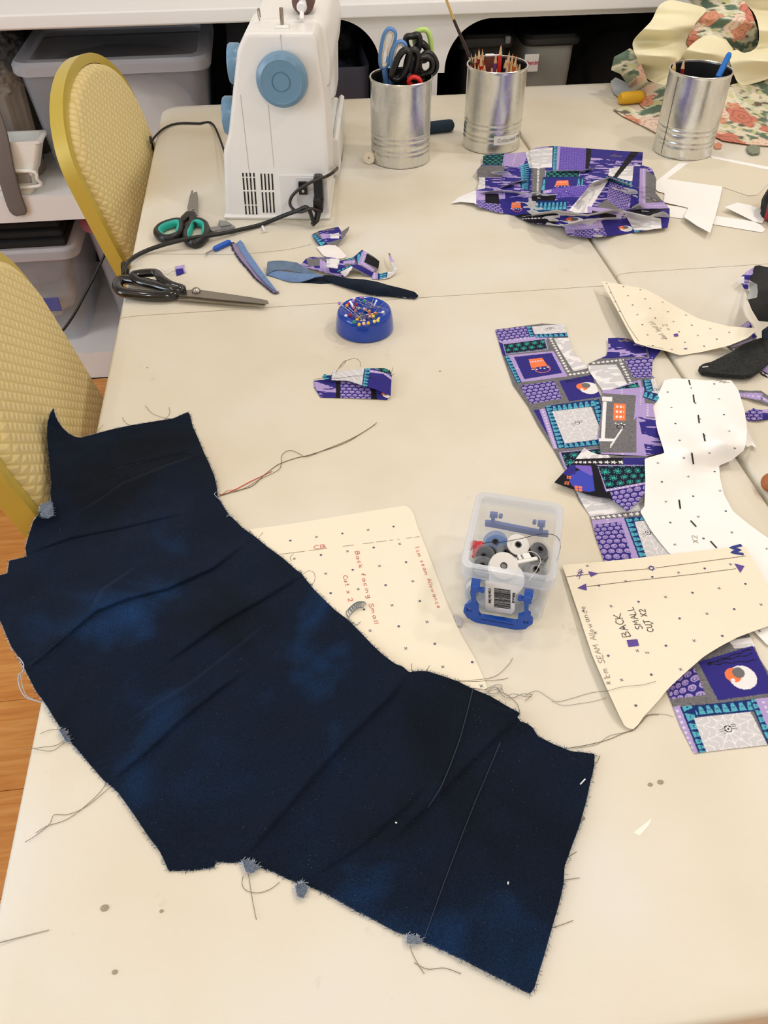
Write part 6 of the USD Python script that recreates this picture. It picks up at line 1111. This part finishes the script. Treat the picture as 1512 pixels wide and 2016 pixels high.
cloth('crumpled_print', 'crumpled heap of purple patchwork printed cotton near the three cans', CR1, .0010, hcr, BC1, base='camo', thick=.0006, seed=6)

# ================================================================== scraps of print and denim between the machine and the pin dish
Z7b = zq(590, 430, 6.05); ZD = zq(400, 420, 3.36); ZE = zq(380, 420, 8.4)
FR_ = lambda xy, v=.0015: np.full(len(xy), v)
cloth('print_scrap', 'small print scrap with navy clouds and a teal striped edge, right of the machine base', Z7b(145, 190, 230, 150, 340, 124, 460, 98, 480, 130, 500, 160, 548, 124, 592, 95, 580, 140, 545, 196, 490, 262, 440, 326, 330, 300, 240, 330, 180, 260), .0009, ctrl([(614, 461, .003), (630, 484, .003), (666, 447, .008), (687, 446, .012), (673, 470, .010), (663, 484, .004), (645, 466, .011)], lo=.002),
      [('camo', Z7b(220, 150, 480, 100, 500, 240, 300, 300)), ('bat', Z7b(230, 140, 490, 100, 490, 150, 240, 180)), ('ghost', Z7b(140, 190, 180, 180, 330, 300, 240, 336)), ('cloud', Z7b(360, 190, 470, 170, 470, 240, 370, 240))], base='tweed')
single('interfacing_strip', sheet(flat(Z7b(200, 340, 300, 312, 400, 300, 480, 360, 560, 450, 520, 476, 450, 480, 360, 470, 280, 440, 240, 390)), .002, ctrl([(623, 486, .002), (656, 480, .004), (682, 504, .003), (636, 503, .002), (655, 493, .006)], lo=.001), .0004)[0], mat('interfacing', (236, 230, 226), .85), 'white interfacing strip between two print scraps', 'fabric', True)
cloth('print_scrap', 'longer twisted print scrap with lavender swirls and a black window, above the denim strip', Z7b(0, 560, 40, 520, 80, 474, 150, 458, 300, 460, 420, 470, 500, 500, 570, 480, 640, 460, 700, 410, 742, 372, 800, 404, 880, 452, 950, 512, 936, 600, 900, 642, 870, 692, 820, 690, 760, 680, 720, 640, 640, 616, 600, 622, 560, 690, 480, 690, 300, 644, 180, 610, 100, 590, 40, 590), .0009, ctrl([(590, 522, .004), (615, 506, .010), (640, 506, .012), (673, 513, .012), (696, 506, .010), (712, 492, .014), (747, 514, .012), (744, 530, .008), (716, 542, .003), (690, 533, .010), (679, 544, .003), (640, 537, .005), (606, 528, .004), (655, 522, .017), (720, 518, .015)], lo=.002),
      [('camo', Z7b(0, 460, 520, 460, 560, 700, 0, 640)), ('tweed', Z7b(80, 480, 330, 470, 280, 560, 100, 570)), ('lav', Z7b(240, 480, 340, 540, 360, 660, 240, 600)), ('cloud', Z7b(320, 480, 480, 480, 450, 600, 320, 580)), ('wht', Z7b(360, 500, 450, 500, 440, 590, 370, 580)), ('ghost', Z7b(440, 620, 640, 540, 640, 560, 440, 650)), ('wht', Z7b(480, 640, 640, 560, 600, 640, 540, 700)), ('ghost', Z7b(520, 500, 700, 410, 720, 440, 600, 500)), ('lav', Z7b(520, 510, 660, 490, 650, 540, 520, 540)), ('ghost', Z7b(640, 440, 760, 370, 760, 400, 690, 560)), ('lav', Z7b(756, 380, 812, 410, 770, 560, 690, 550)), ('lav', Z7b(700, 530, 780, 530, 900, 610, 870, 640)), ('blk', Z7b(800, 420, 960, 510, 940, 600, 768, 520)), ('ind', Z7b(600, 560, 690, 546, 880, 646, 860, 700))], base='tweed', seed=3)
cloth('print_curl', 'thin curled print sliver at the right of the twisted print scrap', Z7b(1058, 405, 1078, 420, 1100, 470, 1140, 540, 1160, 590, 1140, 650, 1080, 700, 1010, 720, 940, 726, 920, 716, 860, 726, 860, 690, 885, 640, 960, 660, 1040, 636, 1100, 636, 1118, 600, 1090, 530, 1066, 460), .0009, ctrl([(765, 498, .012), (780, 525, .010), (775, 538, .004), (762, 549, .002), (733, 548, .002), (740, 538, .005)], lo=.0012), [('tweed', Z7b(1000, 400, 1200, 400, 1200, 480, 1000, 480)), ('lav', Z7b(1040, 440, 1160, 440, 1160, 520, 1040, 520)), ('ghost', Z7b(930, 640, 1050, 630, 1040, 700, 930, 730)), ('lav', Z7b(850, 630, 930, 630, 930, 740, 850, 740))], base='cloud', seed=4)
cloth('print_snippet', 'tiny purple print snippet with loose threads above the black shears', [(344, 524), (353, 523), (363, 521), (362, 528), (366, 536), (356, 540), (347, 543)], .0008, .0014, [('ind', [(345, 530), (360, 528), (364, 540), (348, 544)])], base='lav')
lthread('white thread tuft at the left of the tiny purple snippet', [('thread_white', [(345, 534, .001), (336, 528, .004), (326, 531, .003), (318, 529, .002), (312, 533, .001)], .0004), ('thread_white', [(344, 538, .001), (338, 541, .003), (328, 533, .004), (320, 534, .001)], .0004), ('thread_grey', [(346, 533, .001), (338, 535, .003), (330, 540, .002), (322, 538, .001)], .0003)])
DLT = mat('light_denim', (112, 140, 182), .9, var=.5, vscale=140, rgb2=(84, 112, 158), bump=.5, bscale=1500); DMAU = mat('mauve_denim', (152, 132, 158), .9, var=.6, vscale=120, rgb2=(120, 112, 160), bump=.5, bscale=1500); DGRB = mat('slate_denim', (104, 124, 148), .9, var=.6, vscale=90, rgb2=(78, 96, 122), bump=.5, bscale=1500)
t = thing('denim_strip', 'short frayed blue denim strip with a pinkish half beside the seam ripper', 'fabric', at(500, 525, .003))
qa = ZE(720, 490, 780, 440, 832, 490, 900, 622, 1050, 830, 1200, 1040, 1300, 1165, 1392, 1290, 1340, 1270, 1230, 1180, 1060, 1000, 900, 800, 800, 640); qb = ZE(640, 486, 690, 512, 720, 490, 800, 640, 900, 800, 1060, 1000, 1230, 1180, 1392, 1290, 1400, 1312, 1330, 1308, 1200, 1200, 1040, 1070, 930, 930, 790, 770, 680, 610)
ha = ctrl([(466, 478, .003), (473, 472, .004), (505, 519, .006), (547, 574, .004), (535, 558, .006), (487, 515, .003), (475, 496, .003)], lo=.002)
part(t, 'blue_half', sheet(flat(qa), .0014, lambda p: ha(p) + .0014, .001, seed=2)[0], DLT, True); part(t, 'pink_half', sheet(flat(qb), .0014, lambda p: np.full(len(p), .0032), .001, seed=3)[0], DMAU, True, label='pinkish worn half')
part(t, 'frayed_edge', fray(flat(qb), lambda p: np.full(len(p), .003), 1100, 8, .0015, .0052, .0004, which=lambda p, g: seg_dist(p[None], flat(ZE(640, 486, 680, 610, 790, 770, 930, 930, 1040, 1070, 1200, 1200, 1330, 1308, 1400, 1312)))[0][0] < .002), mat('indigo_fray', (34, 38, 66), .95), False, kind='stuff')
t = thing('denim_strip', 'long twisted denim strip, pale left end and dark right end, above the pin dish', 'fabric', at(670, 550, .004))
DBLK = denim_mat('dark_denim', (16, 22, 30), (22, 30, 42), (30, 42, 60))
q1 = ZD(425, 320, 470, 313, 520, 312, 570, 318, 620, 325, 700, 372, 760, 402, 700, 402, 620, 388, 540, 372, 470, 374, 440, 392, 416, 404)
q2 = ZD(416, 404, 440, 376, 500, 380, 560, 388, 640, 396, 760, 402, 800, 412, 740, 420, 700, 436, 640, 452, 580, 450, 520, 436, 460, 416)
q3 = ZD(770, 408, 830, 408, 900, 418, 960, 430, 1060, 436, 1150, 452, 1230, 476, 1300, 492, 1360, 508, 1400, 520, 1424, 544, 1402, 562, 1300, 552, 1200, 542, 1120, 536, 1050, 520, 990, 500, 950, 490, 900, 474, 850, 458)
q4 = ZD(520, 436, 640, 452, 700, 436, 780, 410, 850, 458, 780, 462, 700, 456, 600, 452)
part(t, 'pale_upper_fold', sheet(flat(q1), .0016, ctrl([(526, 515, .010), (555, 513, .013), (585, 517, .012), (626, 540, .008), (560, 531, .006), (524, 540, .003), (600, 534, .006)], lo=.002), .0012, seed=2)[0], DGRB, True); part(t, 'pale_lower_fold', sheet(flat(q2), .0016, ctrl([(524, 540, .002), (545, 533, .004), (590, 537, .007), (637, 542, .010), (620, 545, .009), (590, 553, .003), (555, 550, .002), (575, 545, .008)], lo=.0016), .0012, seed=3)[0], DLT, True)
part(t, 'dark_end', sheet(flat(q3), .0016, ctrl([(630, 541, .009), (686, 548, .010), (742, 554, .010), (787, 566, .009), (817, 575, .007), (823, 582, .005), (757, 581, .004), (712, 575, .004), (683, 566, .004), (653, 556, .004), (760, 568, .012), (700, 560, .012)], lo=.002), .0014, seed=4)[0], DBLK, True, label='dark navy end'); part(t, 'dark_underside', sheet(flat(q4), .0016, .0016, .0012, seed=5)[0], DBLK, True)
part(t, 'frayed_edge', fray(flat(q3), lambda p: np.full(len(p), .0035), 360, 9, .0008, .0025, .00025, which=lambda p, g: seg_dist(p[None], flat(ZD(850, 458, 950, 490, 1050, 520, 1200, 542, 1402, 562)))[0][0] < .003), FRAY, False, kind='stuff')
t = thing('folded_scrap', 'folded purple print scrap lying below the pin dish', 'fabric', at(695, 757, .003))
def cpart(nm, q, res, h, bl, base, seed=1):
    m, p, un = sheet(flat(q), res, h, .0006, seed=seed); part(t, nm, m, PRINT, True, col=paint(p, bl, base, 'grey', un))
cpart('lower_layer', ZD(730, 1108, 770, 1102, 850, 1098, 960, 1100, 1060, 1110, 1244, 1110, 1238, 1205, 1216, 1232, 1120, 1226, 960, 1220, 775, 1216, 760, 1190, 735, 1150), .0008, ctrl([(617, 750, .002), (653, 748, .004), (769, 750, .006), (769, 778, .006), (763, 786, .002), (690, 784, .0015), (631, 782, .001), (700, 768, .005)], lo=.0012), [('pumpkin', ZD(905, 1110, 1130, 1116, 1120, 1226, 905, 1220)), ('camo', ZD(720, 1100, 880, 1100, 880, 1220, 770, 1220)), ('blk', ZD(878, 1110, 908, 1110, 908, 1222, 878, 1222)), ('blk', ZD(1110, 1150, 1250, 1170, 1240, 1236, 1110, 1226)), ('ghost' if 0 else 'fox', ZD(1140, 1140, 1270, 1150, 1260, 1240, 1150, 1230))], 'camo')
cpart('upper_flap', ZD(786, 1080, 800, 1064, 846, 1072, 858, 1044, 880, 1030, 884, 1050, 950, 1036, 1080, 1026, 1200, 1024, 1236, 1040, 1248, 1070, 1242, 1150, 1240, 1205, 1200, 1190, 1150, 1166, 1100, 1150, 1060, 1140, 1010, 1122, 960, 1106, 850, 1102, 800, 1096), .0008, ctrl([(634, 742, .008), (653, 740, .012), (662, 729, .014), (721, 725, .016), (757, 725, .014), (770, 735, .010), (769, 778, .007), (742, 767, .012), (715, 759, .013), (686, 749, .011), (653, 748, .009), (730, 745, .018)], lo=.006), [('webx', ZD(850, 1030, 1080, 1020, 1060, 1140, 850, 1110)), ('ghost', ZD(1066, 1020, 1116, 1020, 1090, 1150, 1050, 1140)), ('ind', ZD(1110, 1050, 1250, 1060, 1250, 1200, 1090, 1160)), ('lav', ZD(1100, 1034, 1200, 1050, 1206, 1064, 1100, 1052)), ('lav', ZD(1200, 1050, 1256, 1090, 1250, 1104, 1196, 1066)), ('spider', ZD(1120, 1010, 1260, 1020, 1260, 1074, 1160, 1046)), ('ghost', ZD(780, 1060, 860, 1030, 846, 1100, 780, 1100))], 'ind', 2)
part(t, 'loose_threads', cat(*[tube(curve([at(*q, hh) for q in ZD(*p)], 40), .00025, 5) for p, hh in (((880, 1050, 900, 1020, 940, 980, 1000, 960, 1036, 980, 1040, 1016), .02), ((876, 1056, 920, 990, 946, 974, 930, 1000, 900, 1030), .018), ((800, 1086, 900, 1090, 1000, 1076, 1100, 1080, 1160, 1110), .019), ((1240, 1070, 1250, 1040, 1254, 1020), .012), ((1240, 1080, 1256, 1066, 1262, 1060), .01), ((730, 1100, 780, 1092, 840, 1096), .006))]), mat('thread_black', (48, 44, 42), .85), True)

# ================================================================== dark pieces and scraps at the right edge
ZR, ZS = zq(1340, 600, 5.6), zq(1352, 330, 6.72)
DRIB = usdkit.material(stage, '/World/Looks/black_ribbed_cloth', {'g': ('geometry', {}), 'n': ('noise_texture', dict(scale=300, detail=3)), 'r': ('rgb_ramp', {'ramp': [(.35, srgb(14, 16, 16)), (.7, srgb(40, 42, 40))]}), 'b': ('bump', dict(strength=.6, distance=.001)), 'p': ('principled_bsdf', dict(roughness=.9))}, [('g.position', 'n.vector'), ('n.fac', 'r.fac'), ('r.color', 'p.base_color'), ('n.fac', 'b.height'), ('b.normal', 'p.normal')], surface='p.BSDF')
t = thing('black_sleeve', 'flat pointed black ribbed fabric piece right of the propped paper pattern', 'fabric', at(1450, 710, .01))
q = ZR(204, 684, 250, 650, 340, 628, 560, 520, 780, 398, 880, 366, 1000, 356, 1050, 500, 1000, 600, 900, 690, 790, 764, 700, 776, 400, 756, 240, 734)
part(t, 'upper_layer', sheet(flat(q), .003, ctrl([(1376, 721, .008), (1400, 712, .011), (1479, 671, .012), (1510, 666, .012), (1512, 710, .016), (1481, 737, .012), (1411, 735, .010), (1383, 731, .008), (1450, 705, .015)], lo=.006), .006, seed=3)[0], DRIB, True); part(t, 'white_tag', tube([at(*ZR(240, 688)[0], .012), at(*ZR(304, 680)[0], .0135)], .0007, 5), WHITE, True)
t = thing('black_garment', 'black fabric heap at the right edge beyond the ribbed piece', 'fabric', at(1500, 590, .02))
q = ZS(900, 1300, 960, 1290, 1040, 1312, 1200, 1330, 1260, 1700, 1200, 2050, 950, 2030, 860, 1880, 806, 1748, 930, 1716, 940, 1640, 928, 1540, 840, 1500, 830, 1470)
part(t, 'cloth', sheet(flat(q), .003, ctrl([(1489, 523, .03), (1507, 525, .05), (1476, 552, .02), (1491, 570, .05), (1530, 560, .09), (1472, 592, .012), (1493, 632, .010), (1515, 630, .03), (1500, 600, .05), (1535, 600, .08)], lo=.004), .004, seed=4, away=True)[0], DKF, True)
t = thing('black_lining', 'black quilted fabric tail hanging low at the right edge beside the ribbed piece', 'fabric', at(1508, 660, .02))
part(t, 'cloth', sheet(flat(ZR(900, 280, 963, 236, 1060, 230, 1060, 380, 963, 380, 900, 360)), .003, ctrl([(1500, 650, .012), (1512, 642, .03), (1528, 640, .04), (1512, 668, .02), (1502, 664, .010)], lo=.004), .002)[0], denim_mat('quilt_denim', (30, 40, 52), (52, 66, 82), (120, 134, 150), .5), True)
cloth('print_scrap', 'blue and white print scrap sticking out left of the black heap at the right edge', ZS(668, 1506, 720, 1440, 800, 1370, 905, 1306, 900, 1380, 840, 1440, 826, 1520, 812, 1606, 760, 1600, 730, 1540), .0012, ctrl([(1452, 553, .012), (1486, 525, .022), (1473, 568, .008), (1478, 545, .024)], lo=.004), [('camo', ZS(660, 1380, 860, 1380, 860, 1610, 660, 1610)), ('lav', ZS(720, 1300, 920, 1300, 880, 1420, 720, 1420)), ('wht', ZS(660, 1440, 760, 1440, 760, 1530, 660, 1530))], base='lav')
single('grey_scrap', sheet(flat(ZS(818, 1504, 924, 1530, 936, 1640, 938, 1690, 850, 1742, 800, 1730, 840, 1640)), .002, ctrl([(1474, 554, .010), (1490, 558, .014), (1491, 581, .010), (1478, 589, .004)], lo=.003), .0005)[0], mat('pale_grey_cloth', (178, 180, 178), .85), 'pale grey fabric tab in front of the black heap at the right edge', 'fabric', True)
cloth('print_scrap', 'grey and lavender print strip under the right tip of the propped paper pattern', ZR(500, 440, 570, 392, 640, 250, 740, 178, 776, 210, 802, 300, 842, 352, 780, 396, 660, 450, 590, 500, 560, 492), .0012, ctrl([(1429, 679, .002), (1454, 645, .003), (1475, 632, .004), (1490, 662, .003), (1445, 688, .002)], lo=.0012), [('ind', ZR(740, 170, 800, 200, 850, 350, 790, 370)), ('lav', ZR(640, 240, 740, 180, 770, 220, 660, 290)), ('lav', ZR(560, 460, 800, 370, 790, 392, 580, 490)), ('star', ZR(560, 480, 760, 400, 760, 440, 590, 510))], base='tweed')
cloth('print_scrap', 'narrow lavender and grey print strip right of the buckled paper pattern', ZR(618, 936, 760, 948, 886, 946, 963, 1000, 1040, 1060, 1040, 1140, 963, 1100, 870, 1070, 760, 1034, 650, 1016), .0012, ctrl([(1450, 768, .003), (1499, 770, .010), (1512, 779, .006), (1495, 791, .004), (1456, 780, .002)], lo=.0015), [('lav', ZR(620, 966, 900, 976, 880, 1050, 630, 1010)), ('lav', ZR(900, 1010, 1040, 1090, 1040, 1120, 900, 1050))], base='tweed')
cloth('print_scrap', 'purple pumpkin print scrap at the right edge beside the buckled pattern', ZR(704, 1190, 800, 1140, 880, 1160, 963, 1150, 1040, 1150, 1040, 1260, 963, 1262, 860, 1274, 750, 1284, 722, 1250), .0012, ctrl([(1466, 812, .002), (1483, 804, .005), (1512, 806, .005), (1512, 826, .002), (1475, 829, .001), (1490, 816, .008)], lo=.0012), [('pumpkin', ZR(700, 1130, 900, 1130, 900, 1290, 700, 1290)), ('lav', ZR(900, 1150, 1040, 1120, 1040, 1200, 900, 1190))], base='ind')
cloth('print_scrap', 'dark print edge peeping out under the black ribbed piece', ZR(850, 720, 900, 690, 963, 640, 1040, 600, 1040, 800, 963, 800, 900, 770), .0012, .0015, [('starb', ZR(850, 700, 963, 760, 963, 810, 850, 740))], base='lav')
t = thing('black_pouch', 'black pouch with a red stripe cut off by the right edge, beside the white offcuts', 'pouch', at(1530, 430, 0))
c = at(1540, 432, .0); m = lump(c + [0, 0, .022], (.036, .05, .045), 31, .12); m.vertices[:, 2] = np.maximum(m.vertices[:, 2], ZT + .0004); part(t, 'body', m, DKF, True)
m2 = lump(c + [-.0015, -.006, .022], (.0365, .012, .042), 31, .1); m2.vertices[:, 2] = np.maximum(m2.vertices[:, 2], ZT + .0008); part(t, 'red_stripe', m2, mat('stripe_red', (176, 30, 48), .8), True)
single('wooden_knob', move(trimesh.creation.icosphere(3, .011), at(1519, 950, .0105)), mat('knob_wood', (168, 96, 52), .5), 'round brown wooden knob at the right edge, level with the black dashes', 'knob', True)

# ================================================================== floral fabric with cream lining at the back right
def floral(xy):
    n = len(xy); x, y = xy[:, 0] * 72, xy[:, 1] * 72; c = np.repeat(srgb(226, 216, 192)[None], n, 0); z0 = x * 0
    leaf = meshkit.fbm(np.c_[x * .55 + y * .3, y * .8, z0], 3, 40); c[leaf > .55] = srgb(158, 166, 140); c[leaf > .62] = srgb(98, 118, 100); c[leaf < .4] = srgb(196, 200, 172); c[leaf < .3] = srgb(112, 100, 86)
    lf = np.abs(np.sin(x * 1.3 + 2.2 * np.sin(y * .6))) * np.abs(np.sin(y * 1.1 + x * .5)); c[lf > .86] = srgb(200, 198, 146)
    g = np.random.default_rng(11); x0, x1, y0, y1 = x.min(), x.max(), y.min(), y.max()
    for k in range(int((x1 - x0) * (y1 - y0) / 17) + 2):
        cx, cy, r = g.uniform(x0, x1), g.uniform(y0, y1), g.uniform(1.0, 2.3); a = np.arctan2(y - cy, x - cx); d = np.hypot(x - cx, y - cy); e = r * (1 + .16 * np.cos(5 * a + k)); m = d < e
        col = [srgb(218, 152, 124), srgb(236, 196, 172), srgb(204, 128, 108), srgb(234, 206, 186)][k % 4]; c[m] = col; c[m & (np.abs(((d / r * 2.3 + .12 * np.cos(5 * a)) % 1) - .5) < .1)] = col * .62
    return c
FLO = printed('floral_cotton', .85, 900, .3); CRL_ = mat('cream_lining', (240, 232, 196), .8, bump=.2, bscale=600)
def yh(pts):
    """control points given as pixel and depth (world y), or as pixel and 'h' height above the table"""
    out = []
    for px, py, v in pts: out.append((px, py, v[0] if isinstance(v, tuple) else max(.002, onp(px, py, (0, v, 0), (0, 1, 0))[2] - ZT)))
    return out
FG = thing('floral_fabric', 'heap of floral fabric with puffed cream lining at the back right of the tables', 'fabric', at(1400, 240, 0))
def drape(nm, q, cp, res, m, th=.003, smo=0, fl=False, seed=1, amp=.006):
    xy = flat(q); xy = curve(xy, smo, True) if smo else xy; f = ctrl(yh(cp), lo=.002)
    def h(p):
        hh = f(p); w = lift(p, hh); d = w - EYE; k = d @ _fw; s = np.c_[(d @ RT) / k, (d @ UP) / k, 0 * k] * 8
        return hh + amp * (meshkit.fbm(s, 2, seed + 50) - .5) * np.minimum(1, hh / .03)
    ms, p, un = sheet(xy, res, h, th, seed=seed, away=True)
    part(FG, nm, ms, FLO if fl else m, True, col=floral(np.c_[ms.vertices[:, 0] * 1.0, ms.vertices[:, 2] + ms.vertices[:, 1] * .6]) if fl else None)
drape('floral_front', [(1405, 268), (1424, 277), (1450, 281), (1477, 285), (1512, 287), (1560, 292), (1570, 200), (1560, 150), (1500, 158), (1456, 162), (1436, 168), (1410, 200)], [(1405, 268, (.003,)), (1477, 285, (.003,)), (1560, 292, (.003,)), (1410, 200, .70), (1440, 168, .74), (1500, 158, .76), (1560, 150, .78), (1470, 230, .64), (1530, 230, .66)], .004, None, fl=True, seed=2)
drape('floral_left', [(1207, 215), (1233, 209), (1254, 218), (1275, 214), (1310, 200), (1325, 250), (1318, 270), (1296, 263), (1262, 246), (1225, 228)], [(1207, 215, (.003,)), (1233, 209, (.012,)), (1296, 263, (.004,)), (1310, 200, (.05,)), (1262, 246, (.003,)), (1320, 265, (.006,))], .004, None, fl=True, seed=3)
drape('floral_side', [(1203, 138), (1209, 112), (1240, 95), (1256, 104), (1264, 130), (1275, 160), (1310, 168), (1325, 200), (1312, 222), (1290, 226), (1262, 208), (1246, 184), (1236, 168), (1222, 146)], [(1203, 138, .84), (1209, 112, .84), (1240, 95, .84), (1264, 130, .80), (1246, 180, .84), (1290, 226, .72), (1312, 190, .70), (1275, 165, .78)], .004, None, fl=True, seed=4)
drape('lace_frill', [(1202, 160), (1212, 152), (1224, 158), (1236, 164), (1246, 186), (1240, 200), (1224, 196), (1208, 184)], [(1202, 160, .88), (1224, 158, .86), (1246, 186, .84), (1240, 200, .82), (1208, 184, .87)], .003, mat('lace_grey', (176, 180, 184), .85), seed=5, amp=.02)
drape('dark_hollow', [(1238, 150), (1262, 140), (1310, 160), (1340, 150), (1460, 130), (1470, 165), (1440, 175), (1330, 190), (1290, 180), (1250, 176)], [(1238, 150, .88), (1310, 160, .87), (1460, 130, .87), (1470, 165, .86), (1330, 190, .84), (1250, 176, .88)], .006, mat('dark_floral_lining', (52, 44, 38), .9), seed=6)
drape('cream_lobe', [(1309, 3), (1296, 13), (1284, 38), (1273, 51), (1256, 68), (1246, 82), (1247, 98), (1254, 114), (1257, 134), (1264, 147), (1286, 162), (1311, 168), (1322, 142), (1330, 126), (1345, 111), (1357, 92), (1362, 64), (1371, 43), (1391, 19), (1369, 10), (1339, 3), (1322, 0)],
      [(1309, 3, .86), (1284, 38, .84), (1246, 85, .84), (1257, 134, .82), (1286, 162, .78), (1311, 168, .76), (1345, 111, .80), (1362, 64, .84), (1391, 19, .86), (1300, 60, .76), (1290, 110, .72), (1320, 110, .74), (1330, 50, .79), (1340, 20, .84)], .004, CRL_, smo=70, seed=7, amp=.012)
drape('floral_middle', [(1340, -14), (1455, -14), (1480, 25), (1492, 60), (1494, 94), (1466, 106), (1436, 92), (1420, 74), (1386, 76), (1358, 94), (1352, 84), (1360, 60), (1368, 43), (1388, 19), (1364, 8)], [(1340, -14, .88), (1455, -14, .87), (1494, 94, .83), (1466, 106, .82), (1420, 74, .82), (1358, 94, .84), (1388, 19, .88), (1430, 40, .82), (1400, 50, .85)], .004, None, fl=True, seed=8, amp=.02)
drape('cream_middle', [(1340, 114), (1360, 89), (1386, 72), (1420, 71), (1437, 88), (1446, 104), (1440, 128), (1410, 134), (1370, 134), (1336, 130)], [(1340, 114, .80), (1386, 72, .82), (1420, 71, .82), (1446, 104, .80), (1440, 128, .78), (1336, 130, .78), (1390, 105, .74)], .004, CRL_, smo=50, seed=9, amp=.015)
drape('cream_right', [(1455, -16), (1560, -20), (1590, 60), (1580, 140), (1530, 150), (1488, 163), (1458, 167), (1443, 142), (1436, 108), (1450, 98), (1466, 104), (1490, 92), (1494, 60), (1484, 25)], [(1455, -16, .87), (1560, -20, .86), (1590, 60, .84), (1580, 140, .82), (1488, 163, .76), (1443, 142, .77), (1436, 108, .80), (1490, 92, .80), (1484, 25, .86), (1500, 120, .72), (1530, 60, .78)], .004, CRL_, smo=60, seed=10, amp=.018)
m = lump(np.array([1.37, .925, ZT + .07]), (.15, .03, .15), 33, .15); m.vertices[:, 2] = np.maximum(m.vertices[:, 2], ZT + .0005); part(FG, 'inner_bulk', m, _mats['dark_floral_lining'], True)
single('yellow_reel', move(lathe([(0, -.028), (.010, -.028), (.013, -.02), (.013, .02), (.010, .028), (0, .028)], 24), at(1243, 192, .0135), np.stack(axes((1, .15, 0)), 1)), mat('reel_yellow', (226, 176, 40), .6), 'yellow thread reel under the left side of the floral heap', 'reel', 40)
cloth('floral_snippet', 'tiny coral floral snippet at the foot of the right hand can', [(1404, 284), (1414, 280), (1422, 284), (1420, 292), (1408, 293)], .001, .002, [], base='ind'); 
p_ = stage.GetPrimAtPath('/World/floral_snippet'); UsdGeom.PrimvarsAPI(UsdGeom.Mesh(p_)).GetPrimvar('print').Set(Vt.Vec3fArray.FromNumpy(np.repeat(srgb(214, 146, 116)[None], len(UsdGeom.Mesh(p_).GetPointsAttr().Get()), 0).astype(np.float32)))
single('green_snippet', sheet(flat([(1470, 288), (1482, 284), (1497, 288), (1496, 300), (1482, 302), (1473, 297)]), .002, .006, .003)[0], mat('sage_cloth', (132, 138, 120), .9), 'small sage green fabric snippet in front of the floral heap', 'fabric', True)
